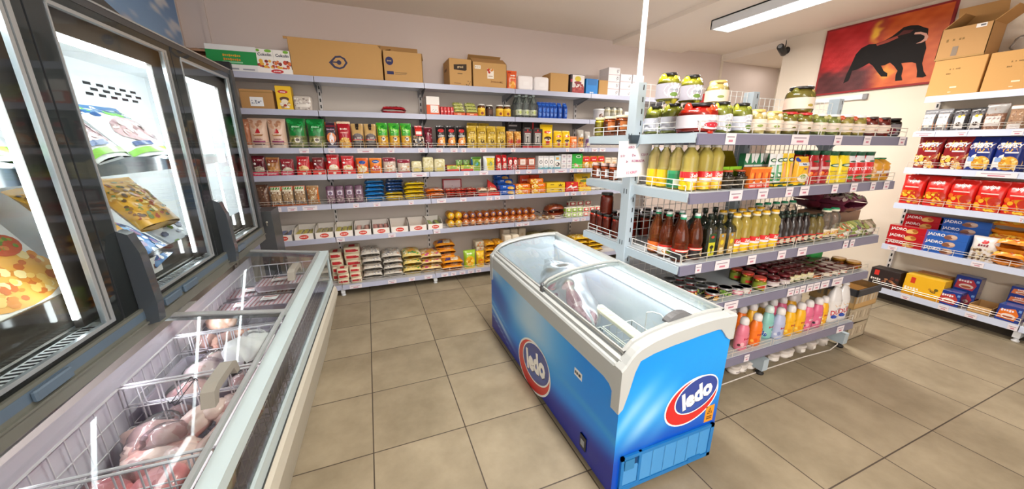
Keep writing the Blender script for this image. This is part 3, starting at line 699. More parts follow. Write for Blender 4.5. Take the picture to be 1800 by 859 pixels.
rim.prism([(FX0+.012, .70), (FX0+.012, .722), (FX0+.04, .733), (FX0+.05, .71)], FY0+.03, FY1-.03, axis='y')
rim.prism([(FX1+.006, .75), (FX1+.006, .83), (FX1, .842), (FX1-.03, .846), (FX1-.04, .83), (FX1-.04, .76)], FY0, FY1, axis='y')
rim.prism([(FY0-.0085, .565), (FY0+.02, .553), (FY0+.045, .565), (FY0+.07, .59), (FY0+.12, .602), (FY0+.12, .63), (FY0-.0085, .63)], FX0-.0062, FX0+.008, axis='x')
rim.build('rim', RIMM, LED)
tl = MB().tube((1.425, FY0+.12, .792), (1.425, FY1-.12, .792), .011, n=10).build('lit_tube_lamp', mat('cool_lit_tube', 0xffffff, .4, emit=0xf4f9ff, es=3), LED)
fl_ = bpy.data.lights.new('freezer_light', 'AREA'); fl_.shape = 'RECTANGLE'; fl_.size = .03; fl_.size_y = 1.45; fl_.energy = 1.3; fl_.color = (.93, .97, 1)
flo = link('freezer_light', fl_, LED, (1.408, (FY0+FY1)/2, .786)); flo.rotation_euler = (0, -.75, 0)
# liner
ln = MB(); a, b_, c_, d_, zb = FX0+.055, FX1-.045, FY0+.05, FY1-.05, .24
for s_ in ((0,), ):
    ln.add([(a, c_, zb), (b_, c_, zb), (b_, d_, zb), (a, d_, zb), (a, c_, .69), (b_, c_, .8), (b_, d_, .8), (a, d_, .69)], [(0, 1, 2, 3), (0, 4, 5, 1), (1, 5, 6, 2), (2, 6, 7, 3), (3, 7, 4, 0)])
for yy in (c_+.001, d_-.001): ln.grid(lambda u, v: (a+(b_-a)*u, yy, .6+v*(pz(a+(b_-a)*u)-.012-.6)), 16, 1)
ln.build('liner', mat('white_freezer_liner', 0xe6edf6, .35, bump=.02, bscale=20), LED)
MB().box(a, c_, .66, a+.012, d_, .675).box(b_-.012, c_, .74, b_, d_, .755).build('liner_ledge', mat('white_freezer_liner', 0xdde6f2, .35), LED)
def lid(y0, y1, dz, name='sliding_lid'):
    g = MB(); n = 26; x0, x1 = FX0+.03, FX1-.02
    X = lambda u: x0+(x1-x0)*u
    g.grid(lambda u, v: (X(u), y0+(y1-y0)*v, pz(X(u))+dz), n, 2); go = g.build(name, GLASS(), LED)
    f = MB()
    for ye in (y0, y1-.016):
        vs = []; fs = []
        for i in range(n+1): x = X(i/n); z = pz(x)+dz; vs += [(x, ye, z-.008), (x, ye, z+.006), (x, ye+.016, z+.006), (x, ye+.016, z-.008)]
        for i in range(n):
            for k in range(4): fs.append((i*4+k, i*4+(k+1) % 4, i*4+4+(k+1) % 4, i*4+4+k))
        f.add(vs, fs, 0xffffff, 0, False)
    f.box(x0, y0, pz(x0)+dz-.006, x0+.014, y1, pz(x0)+dz+.008); f.box(x1-.014, y0, pz(x1)+dz-.006, x1, y1, pz(x1)+dz+.008)
    f.build('lid_frame', mat('pale_lid_frame', 0xb9bcbb, .35), go); return go
l1 = lid(FY0+.04, 1.80, .004); l2 = lid(1.765, FY1-.035, -.012)
h_ = MB(); cxh, cyh = 1.22, FY0+.07
pts = [(cxh-.075+.15*i/10, .03*math.sin(PI*i/10)**.7) for i in range(11)]
h_.prism([(x, pz(cxh)+.006+z) for x, z in pts]+[(cxh+.075, pz(cxh)-.004), (cxh-.075, pz(cxh)-.004)], cyh-.022, cyh+.012, axis='y'); h_.build('lid_handle', mat('grey_plastic_grip', 0x6e6f72, .4), l1)
lk = MB(); lk.box(FX0+.02, 1.76, .705, FX0+.045, 1.80, .755, bev=.004); lk.lathe([(.011, 0), (.011, .02)], 12, FX0+.03, 1.785, .755); lk.build('lock', mat('lock_metal', 0x777b80, .3, metal=.7), LED)
# grille with louvres on the near end
gm = mat('blue_grille_plastic', 0x1878c0, .4); g = MB(); gx0, gx1, gz0, gz1, gy = FX0+.035, FX1-.012, .05, .245, FY0
g.box(gx0, gy-.012, gz0, gx1, gy, gz0+.02); g.box(gx0, gy-.012, gz1-.018, gx1, gy, gz1); g.box(gx0, gy-.012, gz0, gx0+.016, gy, gz1); g.box(gx1-.022, gy-.012, gz0, gx1, gy, gz1); g.box(gx0+.10, gy-.011, gz0+.02, gx0+.115, gy, gz1)
g.box(gx0+.016, gy-.011, gz0, gx0+.1, gy, gz0+.03); g.box(gx0+.42, gy-.0125, gz0+.016, gx0+.5, gy, gz0+.032)
go = g.build('grille', gm, LED)
lv = MB(); z = gz0+.024
while z < gz1-.02: lv.prism([(gy-.009, z), (gy-.002, z+.004), (gy-.001, z+.003), (gy-.008, z-.001)], gx0+.016 if z < gz1-.07 else gx0+.11, gx1-.02, axis='x'); z += .0075
for q in range(1, 6): x = gx0+.11+(gx1-.02-gx0-.11)*q/6; lv.box(x-.0015, gy-.01, gz0+.02, x+.0015, gy-.002, gz1-.018)
lv.build('louvres', mat('blue_louvre', 0x4a96d0, .45), go)
MB().box(gx0+.01, gy-.0015, gz0, gx1-.01, gy-.0006, gz1).build('vent_backing', mat('deep_blue_vent', 0x123f6c, .7), go)
MB().box(gx0+.022, gy-.0115, gz1-.08, gx0+.075, gy-.006, gz1-.025).build('socket_panel', mat('blue_socket', 0x2f7fb8, .5), go)
for x in (FX0+.08, FX1-.06):
    for y in (FY0+.1, FY1-.1):
        c_ = MB(); c_.tube((x-.01, y, .024), (x+.012, y, .024), .024, n=14); c_.box(x-.016, y-.014, .03, x+.018, y+.014, .05); c_.build('castor', mat('black_rubber', 0x1b1b1d, .6), LED)
def ellipse(mb, S, cu, cv, ru, rv, tilt, col, off, n=40):
    vs = [S(cu, cv, off)]
    for i in range(n): t = 2*PI*i/n; a, b = ru*math.cos(t), rv*math.sin(t); vs.append(S(cu+a*math.cos(tilt)-b*math.sin(tilt), cv+a*math.sin(tilt)+b*math.cos(tilt), off))
    mb.add(vs, [(0, 1+i, 1+(i+1) % n) for i in range(n)], col)
def logo(S, cu, cv, k, tilt, parent):
    """oval emblem: white edged red crescent, blue oval, white lettering"""
    mb = MB(); c0, s0 = math.cos(tilt), math.sin(tilt); off = lambda a, b: (cu+k*(a*c0-b*s0), cv+k*(a*s0+b*c0))
    p = off(-.12, -.06); ellipse(mb, S, *p, .98*k, .72*k, tilt, 0xffffff, .001); ellipse(mb, S, *p, .93*k, .67*k, tilt, 0xd8161e, .0016)
    p = off(.06, .06); ellipse(mb, S, *p, .80*k, .545*k, tilt, 0xffffff, .0022); ellipse(mb, S, *p, .76*k, .505*k, tilt, 0x1a3f9e, .0028)
    p2 = off(.02, -.16); ellipse(mb, S, *p2, .62*k, .22*k, tilt, 0x1d4fb0, .003)
    vs, fs, sz = text2d('ledo', .05, .1); sc_ = 1.12*k/sz[0]; p = off(.06, .08)
    for cc, gr, o in ((0x0d2a70, .012, .0034), (0xffffff, 0, .004)):
        mb.add([S(p[0]+(x*sc_*c0-y*sc_*1.15*s0)+gr*k, p[1]+(x*sc_*s0+y*sc_*1.15*c0)-gr*k*2, o) for x, y in vs], fs, cc)
    mb.build('logo', GLOSS(), parent)
logo(lambda u, v, o: (u, FY0-o, v), 1.325, .44, .172, .30, LED)
logo(lambda u, v, o: (FX0-o, -u, v), -1.80, .20, .255, .28, LED)
st = MB(); st.box(1.415, FY0-.001, .262, 1.472, FY0, .355, 0xe8961e); paint(st, lambda u, v, o: (1.415+.057*u, FY0-.001-o, .262+.093*v), .6, [('p', [(.2, .5), (.8, .5), (.5, .9)], 0x3a2a12), ('p', [(.3, .54), (.7, .54), (.5, .82)], 0xe8961e), ('e', .5, .64, .06, .05, 0x3a2a12), ('r', .2, .3, .8, .36, 0x5a3a12), ('r', .2, .18, .8, .24, 0x5a3a12)], 0, .0004, 2); st.build('warning_sticker', CARD(), LED)
st = MB(); st.box(FX0-.0012, 1.265, .45, FX0, 1.335, .49, 0xf2f2f2); paint(st, lambda u, v, o: (FX0-.0012-o, 1.335-.07*u, .45+.04*v), 1.7, [('r', .1, .3, .85, .7, 0x333333), ('r', .25, .25, .3, .75, 0xf2f2f2), ('r', .5, .25, .56, .75, 0xf2f2f2)], 0, .0004, 2); st.build('barcode_sticker', CARD(), LED)
sw = MB(); sw.box(FX0-.006, 1.19, .085, FX0, 1.245, .165, bev=.004); so = sw.build('switch_panel', mat('black_switch', 0x22252c, .4), LED); MB().box(FX0-.008, 1.203, .105, FX0-.005, 1.232, .14).build('switch', mat('grey_switch', 0x9aa0a8, .4), so)
# ------------------------------------------------------------------ contents of the blue chest freezer
mt = MB(); rr = random.Random(5)
cr = crinkle(11, .012)
def carcass(u, v):
    t = 2*PI*u; prof = max(.03, math.sin(PI*v)**.55)*(.72+.5*ss(.1, .55, 1-v)); r = .145*prof*(1+.12*math.sin(t*3+v*9))
    x = 1.20+.13*v-.02*math.sin(v*3)+(r*math.cos(t))*1.0; y = 1.66+.84*v; z = .475+.10*math.sin(v*1.6)+r*math.sin(t)*.95+.2*ss(.5, 1, v)*.35
    return (x+cr(v*6, u*6)*.5, y, z+cr(u*5, v*8))
pk = [0xb98f96, 0xc9a5ab, 0xa87e88, 0xd6b8bb]
mt.grid(carcass, 26, 40, 0, 0, True, lambda u, v: pk[int((math.sin(u*19+v*23)+math.sin(v*41-u*13)+2)*.99) % 4])
body = MB(); body.grid(lambda u, v: tuple(np.array(carcass(u, v))*np.array([1, 1, 1])), 26, 40, 0)
t = thing('frozen_meat_joint', 'long pink frozen meat joint wrapped in clear plastic lying in the blue chest freezer', 'frozen meat', (0, 0, 0))
mt.build('meat', mat('frozen_flesh', None, .4, coat=.3, bump=.35, bscale=45), t)
wr = MB(); cw = crinkle(3, .006)
def wrapf(u, v):
    p = carcass(u, v); c_ = (1.20+.13*v, p[1], .505+.1*math.sin(v*1.6)); k = 1.08+cw(u*6, v*9)*10
    return (c_[0]+(p[0]-c_[0])*k, p[1]+(v-.5)*.05, c_[2]+(p[2]-c_[2])*k)
wr.grid(wrapf, 34, 50); wr.build('plastic_wrap', see_through('frosty_film', 0xf4f4f8, body=.03, rough=.3, bodycol=0xeef2fa), t)
t = MB()
for c, r in (((1.04, 2.25, .50), (.055, .12, .09)), ((1.02, 2.06, .46), (.05, .09, .08))): t.blob(c, r, 0xd8b4ae, 0, 12, 9, jit=.08, seed=3)
tag(t.build('meat_pack', mat('frozen_flesh', None, .4, coat=.3, bump=.35, bscale=45)), 'small pale pink meat pack beside the long joint in the blue chest freezer', 'frozen meat')
# white label strip lying across
s_ = MB(); s_.box(-.035, -.30, -.012, .035, .30, .012, 0xf2ecd6, bev=.004); paint(s_, lambda u, v, o: (-.035+.07*u, -.3+.6*v, .012+o), .12, [('r', .1, .02, .9, .98, 0xf8f3e2)]+[('r', .2, .05+.09*k, .8, .10+.09*k, 0xe9e0c4) for k in range(10)], 0, .0005, 1)
o = tag(s_.build('label_strip', CARD()), 'long ivory plastic strip lying across the baskets in the blue chest freezer', 'strip'); o.location = (1.30, 1.50, .56); o.rotation_euler = (-.06, 0, -.12)
def basket(name, x0, y0, z0, x1, y1, z1, label, step=.045, m=None, r=.0024, loc=(0, 0, 0)):
    b = MB(); nx_, ny_ = max(2, int((x1-x0)/step)), max(2, int((y1-y0)/step))
    for i in range(nx_+1):
        x = x0+(x1-x0)*i/nx_; b.wire([(x, y0, z1), (x, y0, z0), (x, y1, z0), (x, y1, z1)], r*.8, n=4)
    for i in range(ny_+1):
        y = y0+(y1-y0)*i/ny_; b.wire([(x0, y, z1), (x0, y, z0), (x1, y, z0), (x1, y, z1)], r*.8, n=4)
    z = z0
    while z < z1-.02: b.wire([(x0, y0, z), (x1, y0, z), (x1, y1, z), (x0, y1, z), (x0, y0, z)], r*.8, n=4); z += step*1.5
    b.wire([(x0, y0, z1), (x1, y0, z1), (x1, y1, z1), (x0, y1, z1), (x0, y0, z1)], r*1.5, n=6)
    o = tag(b.build(name, m or mesh_w), label, 'basket'); return o
basket('wire_basket', FX0+.075, 1.07, .33, 1.20, 1.57, .53, 'left white wire basket near the close end of the blue chest freezer')
basket('wire_basket', 1.215, 1.07, .33, FX1-.06, 1.57, .53, 'right white wire basket near the close end of the blue chest freezer')
hw = MB(); hw.wire([(1.40, 1.42, .53), (1.40, 1.42, .66), (1.42, 1.40, .67), (1.44, 1.36, .67), (1.45, 1.3, .64), (1.455, 1.18, .64), (1.455, 1.10, .62)], .004, n=6)
tag(hw.build('wire_hook', mesh_w), 'bent white wire hook above the right basket in the blue chest freezer', 'hook')
FP = [pillow(.2, .13, .05, 0xe8ecf4, [('s', .05, .05, .95, .95, [0x5a6c98, 0xf6f8ff, 0x20284a, 0xb7c2dc], 40, .09)], 'frozen_pack', seed=4),
      pillow(.18, .14, .06, 0x2f7a4a, [('s', .05, .05, .95, .95, [0xb05a66, 0xd8e4d0, 0x215a36, 0xe9e9e9], 26, .1)], 'frozen_pack', seed=6),
      pillow(.15, .12, .04, 0xd9dfe8, [('s', .05, .05, .95, .95, [0x9aa6ba, 0xffffff, 0x667799], 30, .09)], 'frozen_pack', seed=9)]
for i, (p, x, y, z, rz, lb) in enumerate(((0, 1.03, 1.18, .47, .15, 'silver and navy frozen pack at the near corner of the left wire basket'), (0, 1.1, 1.27, .44, -.4, 'silver frozen pack lying askew in the middle of the left wire basket'), (1, 1.10, 1.40, .44, .3, 'green frozen pack with a pink picture in the left wire basket'), (2, 1.33, 1.16, .39, -.2, 'pale grey frozen pack near the close end of the right wire basket'), (2, 1.34, 1.38, .40, .5, 'pale grey frozen pack at the back of the right wire basket'))):
    inst(FP[p], 'frozen_pack', lb, 'frozen food', (x, y, z), rz)

# ------------------------------------------------------------------ left: chest freezer with glass lids and the upright glass door freezer above it
LA = math.radians(2.2); LP = (-.34, 2.8)
def lroot(name, label, cat, tilt=0):
    o = thing(name, label, cat, (LP[0], LP[1], 0), -LA); return o
def LW(q, s): return (LP[0]+q*math.cos(LA)+s*math.sin(LA), LP[1]-q*math.sin(LA)+s*math.cos(LA))
GREYF = mat('blue_grey_freezer_trim', 0xb4c3c6, .35); OLIVE = mat('olive_grey_enamel', 0x6a6c64, .35, metal=.2); DARKF = mat('anthracite_frame', 0x3b3e42, .35); BEIGE = mat('beige_grey_panel', 0xbdb8aa, .45)
ch = lroot('glass_top_chest_freezer', 'long beige and grey chest freezer with sliding glass lids along the left wall', 'chest freezer')
SN = -3.1       # near end, behind the viewer
def zr(s): return .835+.022*s      # the rim sinks slightly towards the viewer
b = MB()
for s0, s1 in ((SN, 0),):
    b.prism([(-.005, .56), (.02, .545), (.028, .50), (-.11, .02), (-.13, .02), (-.02, .5), (-.02, .56)], s0, s1, axis='y')
b.add([(-.95, 0, .02), (-.11, 0, .02), (.026, 0, .50), (.02, 0, .545), (-.005, 0, .56), (-.95, 0, .56)], [(0, 1, 2, 3, 4, 5)], 0xbdb8aa); b.box(-.95, SN, .02, -.12, SN+.01, .56)
b.build('lower_body', BEIGE, ch)
lb_ = MB()
lb_.grid(lambda u, v: (-.03-.0*v, SN+(0-SN)*u, .30+.24*v), 2, 2, flip=True); lb_.grid(lambda u, v: (-.03-.45*v, SN-SN*u, .30), 2, 2); lb_.grid(lambda u, v: (-.48, SN-SN*u, .30+.54*v), 2, 2)
lb_.add([(-.03, -.02, .30), (-.48, -.02, .30), (-.48, -.02, .66), (-.03, -.02, .60)], [(0, 1, 2, 3)])
lb_.add([(-.03, SN+.02, .30), (-.48, SN+.02, .30), (-.48, SN+.02, .84), (-.03, SN+.02, .6)], [(3, 2, 1, 0)])
lb_.build('liner', mat('lilac_white_liner', 0xe3dcec, .35), ch)
gl = MB(); gl.grid(lambda u, v: (-.008, SN-SN*u, .56+v*(zr(SN-SN*u)-.03-.56)), 4, 1); gl.grid(lambda u, v: (-.008-.47*u, -.006, .56+v*(.80+.05*u-.56)), 4, 1); gl.build('front_glass', GLASS(), ch)
f = MB()
def sbar(q0, q1, dz0, dz1, s0, s1, m_=None, n=1):
    vs = []
    for s in (s0, s1): z = zr(s); vs += [(q0, s, z+dz0), (q1, s, z+dz0), (q1, s, z+dz1), (q0, s, z+dz1)]
    f.add(vs, [(0, 1, 2, 3), (7, 6, 5, 4), (0, 4, 5, 1), (1, 5, 6, 2), (2, 6, 7, 3), (3, 7, 4, 0)])
sbar(-.048, .004, -.04, 0, SN, 0)
f.add([(-.50, 0, .89), (-.045, 0, .836), (-.045, 0, .80), (-.5, 0, .85), (-.50, -.03, .891), (-.045, -.03, .837), (-.045, -.03, .80), (-.5, -.03, .85)], [(0, 1, 2, 3), (7, 6, 5, 4), (0, 4, 5, 1), (2, 1, 5, 6), (3, 2, 6, 7)])
f.box(-.012, -.012, .55, 0, 0, .8); f.box(-.012, SN, .562, .003, 0, .612); f.build('rim', GREYF, ch)
f2 = MB(); 
f2.box(-.006, SN, .556, .0065, -.0, .562); f2.build('glass_seal', mat('dark_seal', 0x2e3334, .5), ch)
def chest_lid(s0, s1, dz, label):
    g = MB(); Z = lambda q, s: zr(s)+.005+(-.048-q)/.44*.055+dz
    g.add([(-.048, s0, Z(-.048, s0)), (-.048, s1, Z(-.048, s1)), (-.49, s1, Z(-.49, s1)), (-.49, s0, Z(-.49, s0))], [(0, 1, 2, 3)]); go = g.build('sliding_lid', GLASS(), ch)
    fr = MB()
    for s in (s0, s1-.03):
        vs = []
        for q in (-.048, -.49): vs += [(q, s, Z(q, s)-.008), (q, s+.03, Z(q, s)-.008), (q, s+.03, Z(q, s)+.006), (q, s, Z(q, s)+.006)]
        fr.add(vs, [(0, 1, 2, 3), (7, 6, 5, 4), (0, 4, 5, 1), (1, 5, 6, 2), (2, 6, 7, 3), (3, 7, 4, 0)])
    for q in (-.062, -.49):
        vs = []
        for s in (s0, s1): vs += [(q, s, Z(q, s)-.008), (q+.013, s, Z(q, s)-.008), (q+.013, s, Z(q, s)+.006), (q, s, Z(q, s)+.006)]
        fr.add(vs, [(0, 1, 2, 3), (7, 6, 5, 4), (0, 4, 5, 1), (1, 5, 6, 2), (2, 6, 7, 3), (3, 7, 4, 0)])
    fr.build('lid_frame', mat('grey_lid_frame', 0x8e9090, .35), go)
    hs = label; h = MB(); q = -.11; zz = Z(q, hs)
    h.prism([(hs-.10, zz-.0), (hs-.085, zz+.045), (hs-.05, zz+.055), (hs+.065, zz+.055), (hs+.09, zz+.04), (hs+.10, zz), (hs+.075, zz), (hs+.062, zz+.03), (hs-.055, zz+.03), (hs-.075, zz)], -.5+q+.482, -.5+q+.518, axis='x'); h.build('lid_handle', mat('taupe_handle', 0x8b857b, .45), go)
    d = MB(); s_ = hs-.02
    def arrow(q0, sA, sB):
        zq = lambda s: Z(q0, s)+.003
        d.wire([(q0, sA, zq(sA)), (q0, sB, zq(sB))], .0012, n=4)
        for (sp, dr) in ((sA, 1), (sB, -1)):
            for k in (-1, 1): d.wire([(q0, sp, zq(sp)), (q0+k*.012, sp+dr*.016, zq(sp))], .0012, n=4)
    arrow(-.20, hs-.07, hs+.06); arrow(-.215, hs-.06, hs+.07); d.build('arrow_mark', mat('black_print', 0x25242a, .6), go)
chest_lid(-1.03, -.03, .0, -.50); chest_lid(-2.12, -1.0, .012, -1.56); chest_lid(-3.08, -2.1, .0, -2.6)
# baskets along the chest
lw_ = mat('lilac_white_wire', 0xf0ecf6, .35)
for i, (s0, s1, lb) in enumerate(((-1.02, -.06, 'far white wire basket holding trays of mince in the left chest freezer'), (-1.37, -1.04, 'middle white wire basket holding grey tubs in the left chest freezer'), (-1.78, -1.39, 'near white wire basket of raw chicken in the left chest freezer'), (-2.4, -1.80, 'nearest white wire basket in the left chest freezer at the bottom left edge'))):
    o = basket('wire_basket', -.468, s0, .48, -.06, s1, .785, lb, .05, lw_, .0028); o.location = (LP[0], LP[1], 0); o.rotation_euler.z = -LA
flesh = mat('raw_flesh', None, .35, coat=.4, bump=.25, bscale=40)
BAGF = see_through('meat_film', 0xf6f0f6, body=.08, rough=.1, bodycol=0xffffff)
def put(o, q, s, z, rz=0): x, y = LW(q, s); o.location = (x, y, z+.10); o.rotation_euler.z = rz-LA; return o
# mince trays
tr = MB(); tr.prism([(-.1, 0), (.1, 0), (.115, .035), (-.115, .035)], -.075, .075, 0xf0e8ee, 0, 'y')
mn = MB(); mn.grid(lambda u, v: (-.105+.21*u, -.07+.14*v, .034+.004*math.sin(u*60)), 40, 4, 0xc4707a, 0, True, lambda u, v: [0xd4949a, 0xe6b6ba, 0xc8828a][int(u*60) % 3]); 
tp = MB(); tp.box(-.117, -.077, .0, .117, .077, .05, bev=.01)
lbl = MB(); lbl.box(-.04, -.03, .0505, .04, .03, .0512, 0xf3eef2); paint(lbl, lambda u, v, o: (-.04+.08*u, -.03+.06*v, .0512+o), 1.3, [('r', .1, .65, .9, .9, 0xb56f6f), ('r', .1, .2, .7, .3, 0x8a6a6a)], 0, .0004, 2)
tray = [('tray', tr.mesh('tray', CARD())), ('mince', mn.mesh('mince', flesh)), ('film', tp.mesh('film', see_through('tray_film', 0xf8f4f8, body=.05, rough=.1, bodycol=0xffffff))), ('label', lbl.mesh('label', CARD()))]
for q, s, z, rz, lb in ((-.22, -.40, .64, 0, 'top tray of pink sausage mince beside the far handle in the left chest freezer'), (-.37, -.40, .59, .1, 'middle film wrapped tray of mince in the far basket'), (-.23, -.60, .60, -.05, 'film wrapped mince tray nearest the lid divider on the right'), (-.36, -.60, .58, .06, 'film wrapped mince tray nearest the lid divider on the left'), (-.22, -.40, .587, .03, 'lower tray of mince under the topmost tray in the far basket')):
    o = thing('mince_tray', lb, 'meat tray'); put(o, q, s, z, rz+PI/2*0)
    for p in tray: link(p[0], p[1], o)
def meat(name, label, blobs, cols, q, s, z, film=True, seed=1):
    o = thing(name, label, 'raw chicken'); put(o, q, s, z); m_ = MB(); fm = MB(); r = random.Random(seed)
    for (c, rd) in blobs:
        R_ = Matrix.Rotation(r.uniform(0, 3), 3, 'Z'); st = len(m_.v); m_.blob(c, rd, cols[0], 0, 18, 12, R_, .07, r.randint(0, 99))
    # mottle skin, flesh and bone colours face by face in coherent patches
    fc = []
    for f_, cc in zip(m_.f, m_.c): p = m_.v[f_[0]]; k = math.sin(p[0]*55+seed)+math.sin(p[1]*47-seed)+math.sin(p[2]*60); fc.append(lin(cols[0] if k > -.4 else cols[1] if k > -1.5 else cols[2]))
    m_.c = fc; m_.build('flesh', flesh, o)
    if film:
        cw2 = crinkle(seed, .05)
        for (c, rd) in blobs: fm.blob(c, tuple(x*1.12+.004 for x in rd), 0xffffff, 0, 20, 12, None, .05, seed)
        fm.build('plastic_bag', BAGF, o)
    return o
PK = (0xe8c3bd, 0xd9a09c, 0xf0dcc8)
meat('chicken_pack', 'pale chicken feet lying at the back corner of the far basket', [((0, 0, 0), (.035, .10, .028)), ((.04, .03, .01), (.03, .09, .025))], (0xe9b9a5, 0xdfa38e, 0xf0d0c0), -.40, -.82, .62, False, 3)
meat('chicken_pack', 'pink chicken portion in the back corner of the middle basket', [((0, 0, 0), (.04, .1, .03)), ((.07, .02, 0), (.03, .09, .03))], (0xe6b3a3, 0xd99a8a, 0xf0d0c0), -.39, -.95, .60, True, 4)
# grey tubs
def tub(q, s, z, lb, w=.19, d=.30, h=.13):
    o = thing('plastic_tub', lb, 'tub'); put(o, q, s, z)
    m_ = MB(); g = lambda k: [(-w/2*k, -d/2*k), (w/2*k, -d/2*k), (w/2*k, d/2*k), (-w/2*k, d/2*k)]
    a, b_ = g(.88), g(1); vs = [(x, y, 0) for x, y in a]+[(x, y, h) for x, y in b_]+[(x*.97, y*.97, h) for x, y in b_]+[(x*.96, y*.96, .004) for x, y in a]
    m_.add(vs, [(3, 2, 1, 0), (0, 1, 5, 4), (1, 2, 6, 5), (2, 3, 7, 6), (3, 0, 4, 7), (4, 5, 9, 8), (5, 6, 10, 9), (6, 7, 11, 10), (7, 4, 8, 11), (8, 9, 13, 12), (9, 10, 14, 13), (10, 11, 15, 14), (11, 8, 12, 15), (12, 13, 14, 15)])
    m_.box(-w/2-.008, -d/2-.008, h-.006, w/2+.008, -d/2+.002, h+.004); m_.box(-w/2-.008, d/2-.002, h-.006, w/2+.008, d/2+.008, h+.004); m_.box(-w/2-.008, -d/2, h-.006, -w/2+.002, d/2, h+.004); m_.box(w/2-.002, -d/2, h-.006, w/2+.008, d/2, h+.004)
    m_.build('tub', mat('grey_lilac_plastic', 0xb9b2c4, .4), o); MB().box(-.035, d/2-.004, h-.045, .035, d/2+.001, h-.02).build('grip_slot', mat('tub_slot', 0x6d6878, .6), o)
tub(-.345, -1.205, .46, 'grey plastic tub of wrapped chicken on the wall side of the middle basket'); tub(-.148, -1.205, .46, 'grey plastic tub under the white carrier bag in the middle basket')
meat('chicken_pack', 'wrapped whole chicken in the left grey tub, far end', [((0, 0, 0), (.065, .075, .05)), ((.02, .06, .01), (.05, .05, .045))], (0xeee0dc, 0xe0bcb4, 0xb9c9a4), -.345, -1.14, .55, True, 5)
meat('chicken_pack', 'wrapped whole chicken in the left grey tub, near end', [((0, 0, 0), (.07, .07, .05)), ((.0, -.05, -.01), (.05, .05, .04))], PK, -.345, -1.27, .54, True, 6)
meat('chicken_pack', 'wrapped chicken in the right grey tub below the white bag', [((0, 0, 0), (.07, .08, .05)), ((.0, -.06, -.01), (.055, .05, .04))], PK, -.148, -1.27, .54, True, 7)
cb = thing('carrier_bag', 'white knotted plastic carrier bag lying in the middle basket under the lid handle', 'plastic bag'); put(cb, -.17, -1.13, .56)
m_ = MB(); c3 = crinkle(8, .02)
def cbag(u, v):
    t = 2*PI*u; r = (.105*math.sin(PI*min(1, v*1.05))**.6*(1-.45*ss(.55, 1, v))+.008)*(1+.10*math.sin(t*7+v*3)*v+.06*math.sin(t*3)); return (r*math.cos(t)*.95, .16*(v-.5)*1.3+.02, .045+r*math.sin(t)*.62+c3(u*4, v*4)*.5)
m_.grid(cbag, 40, 22); m_.build('bag', mat('white_plastic_bag', 0xf1eef2, .4, coat=.1, bump=.25, bscale=30), cb)
h = MB(); h.wire([(-.02+.04*math.cos(a), .12+.035*math.sin(a), .06+.02*math.sin(a*.5)) for a in [i*.4 for i in range(17)]], .008, n=6); h.wire([(-.05+.03*math.cos(a), .10+.03*math.sin(a), .07) for a in [i*.5 for i in range(14)]], .006, n=6); h.build('knotted_handle', mat('white_plastic_bag', 0xf1eef2, .4), cb)
specs = [(-.36, -1.479, .55, 'fatty chicken carcass pieces at the back of the near basket', [((0, 0, 0), (.05, .09, .035)), ((.06, -.05, .01), (.06, .05, .035))], 11),
         (-.25, -1.462, .55, 'chicken wing with a brown liver spot in the near basket', [((0, 0, 0), (.08, .045, .04)), ((.05, .03, .015), (.05, .04, .03))], 12),
         (-.13, -1.436, .55, 'pink chicken breast beside the near lid handle', [((0, 0, 0), (.06, .1, .045)), ((.03, -.08, 0), (.04, .05, .035))], 13),
         (-.30, -1.581, .53, 'large chicken quarter in the middle of the near basket', [((0, 0, 0), (.1, .06, .045)), ((-.06, .04, .01), (.05, .05, .04)), ((.07, -.03, .01), (.06, .04, .035))], 14),
         (-.15, -1.581, .54, 'long pale chicken leg in the near basket against the glass front', [((0, 0, 0), (.045, .12, .04)), ((.02, .1, .01), (.03, .06, .03))], 15),
         (-.38, -1.683, .52, 'red meat chunk in a clear bag at the wall side of the near basket', [((0, 0, 0), (.06, .08, .05)), ((.05, .06, .0), (.05, .05, .04))], 16),
         (-.24, -1.708, .53, 'red raw meat chunk at the near end of the near basket', [((0, 0, 0), (.07, .07, .05)), ((-.05, -.04, 0), (.05, .05, .04))], 17),
         (-.11, -1.717, .54, 'yellowish wrapped chicken in the corner next to the glass front', [((0, 0, 0), (.05, .1, .05)), ((.0, -.09, 0), (.045, .06, .04))], 18),
         (-.3, -2.100, .52, 'wrapped poultry pack in the nearest basket, wall side', [((0, 0, 0), (.09, .1, .05))], 19), (-.14, -2.100, .52, 'wrapped poultry pack in the nearest basket, glass side', [((0, 0, 0), (.07, .12, .05))], 20)]
for q, s, z, lb, bl, sd in specs:
    cols = (0xd8848a, 0xb95560, 0xe8bdb4) if 'red' in lb else (0xf0dcb8, 0xe6b8a0, 0xf6ecd8) if 'yellowish' in lb else PK if sd % 2 else (0xefcfc9, 0xe2a8a4, 0xa86a55)
    meat('chicken_piece' if 'red' not in lb else 'meat_chunk', lb, bl, cols, q, s, z, sd in (11, 16, 18, 19, 20), sd)

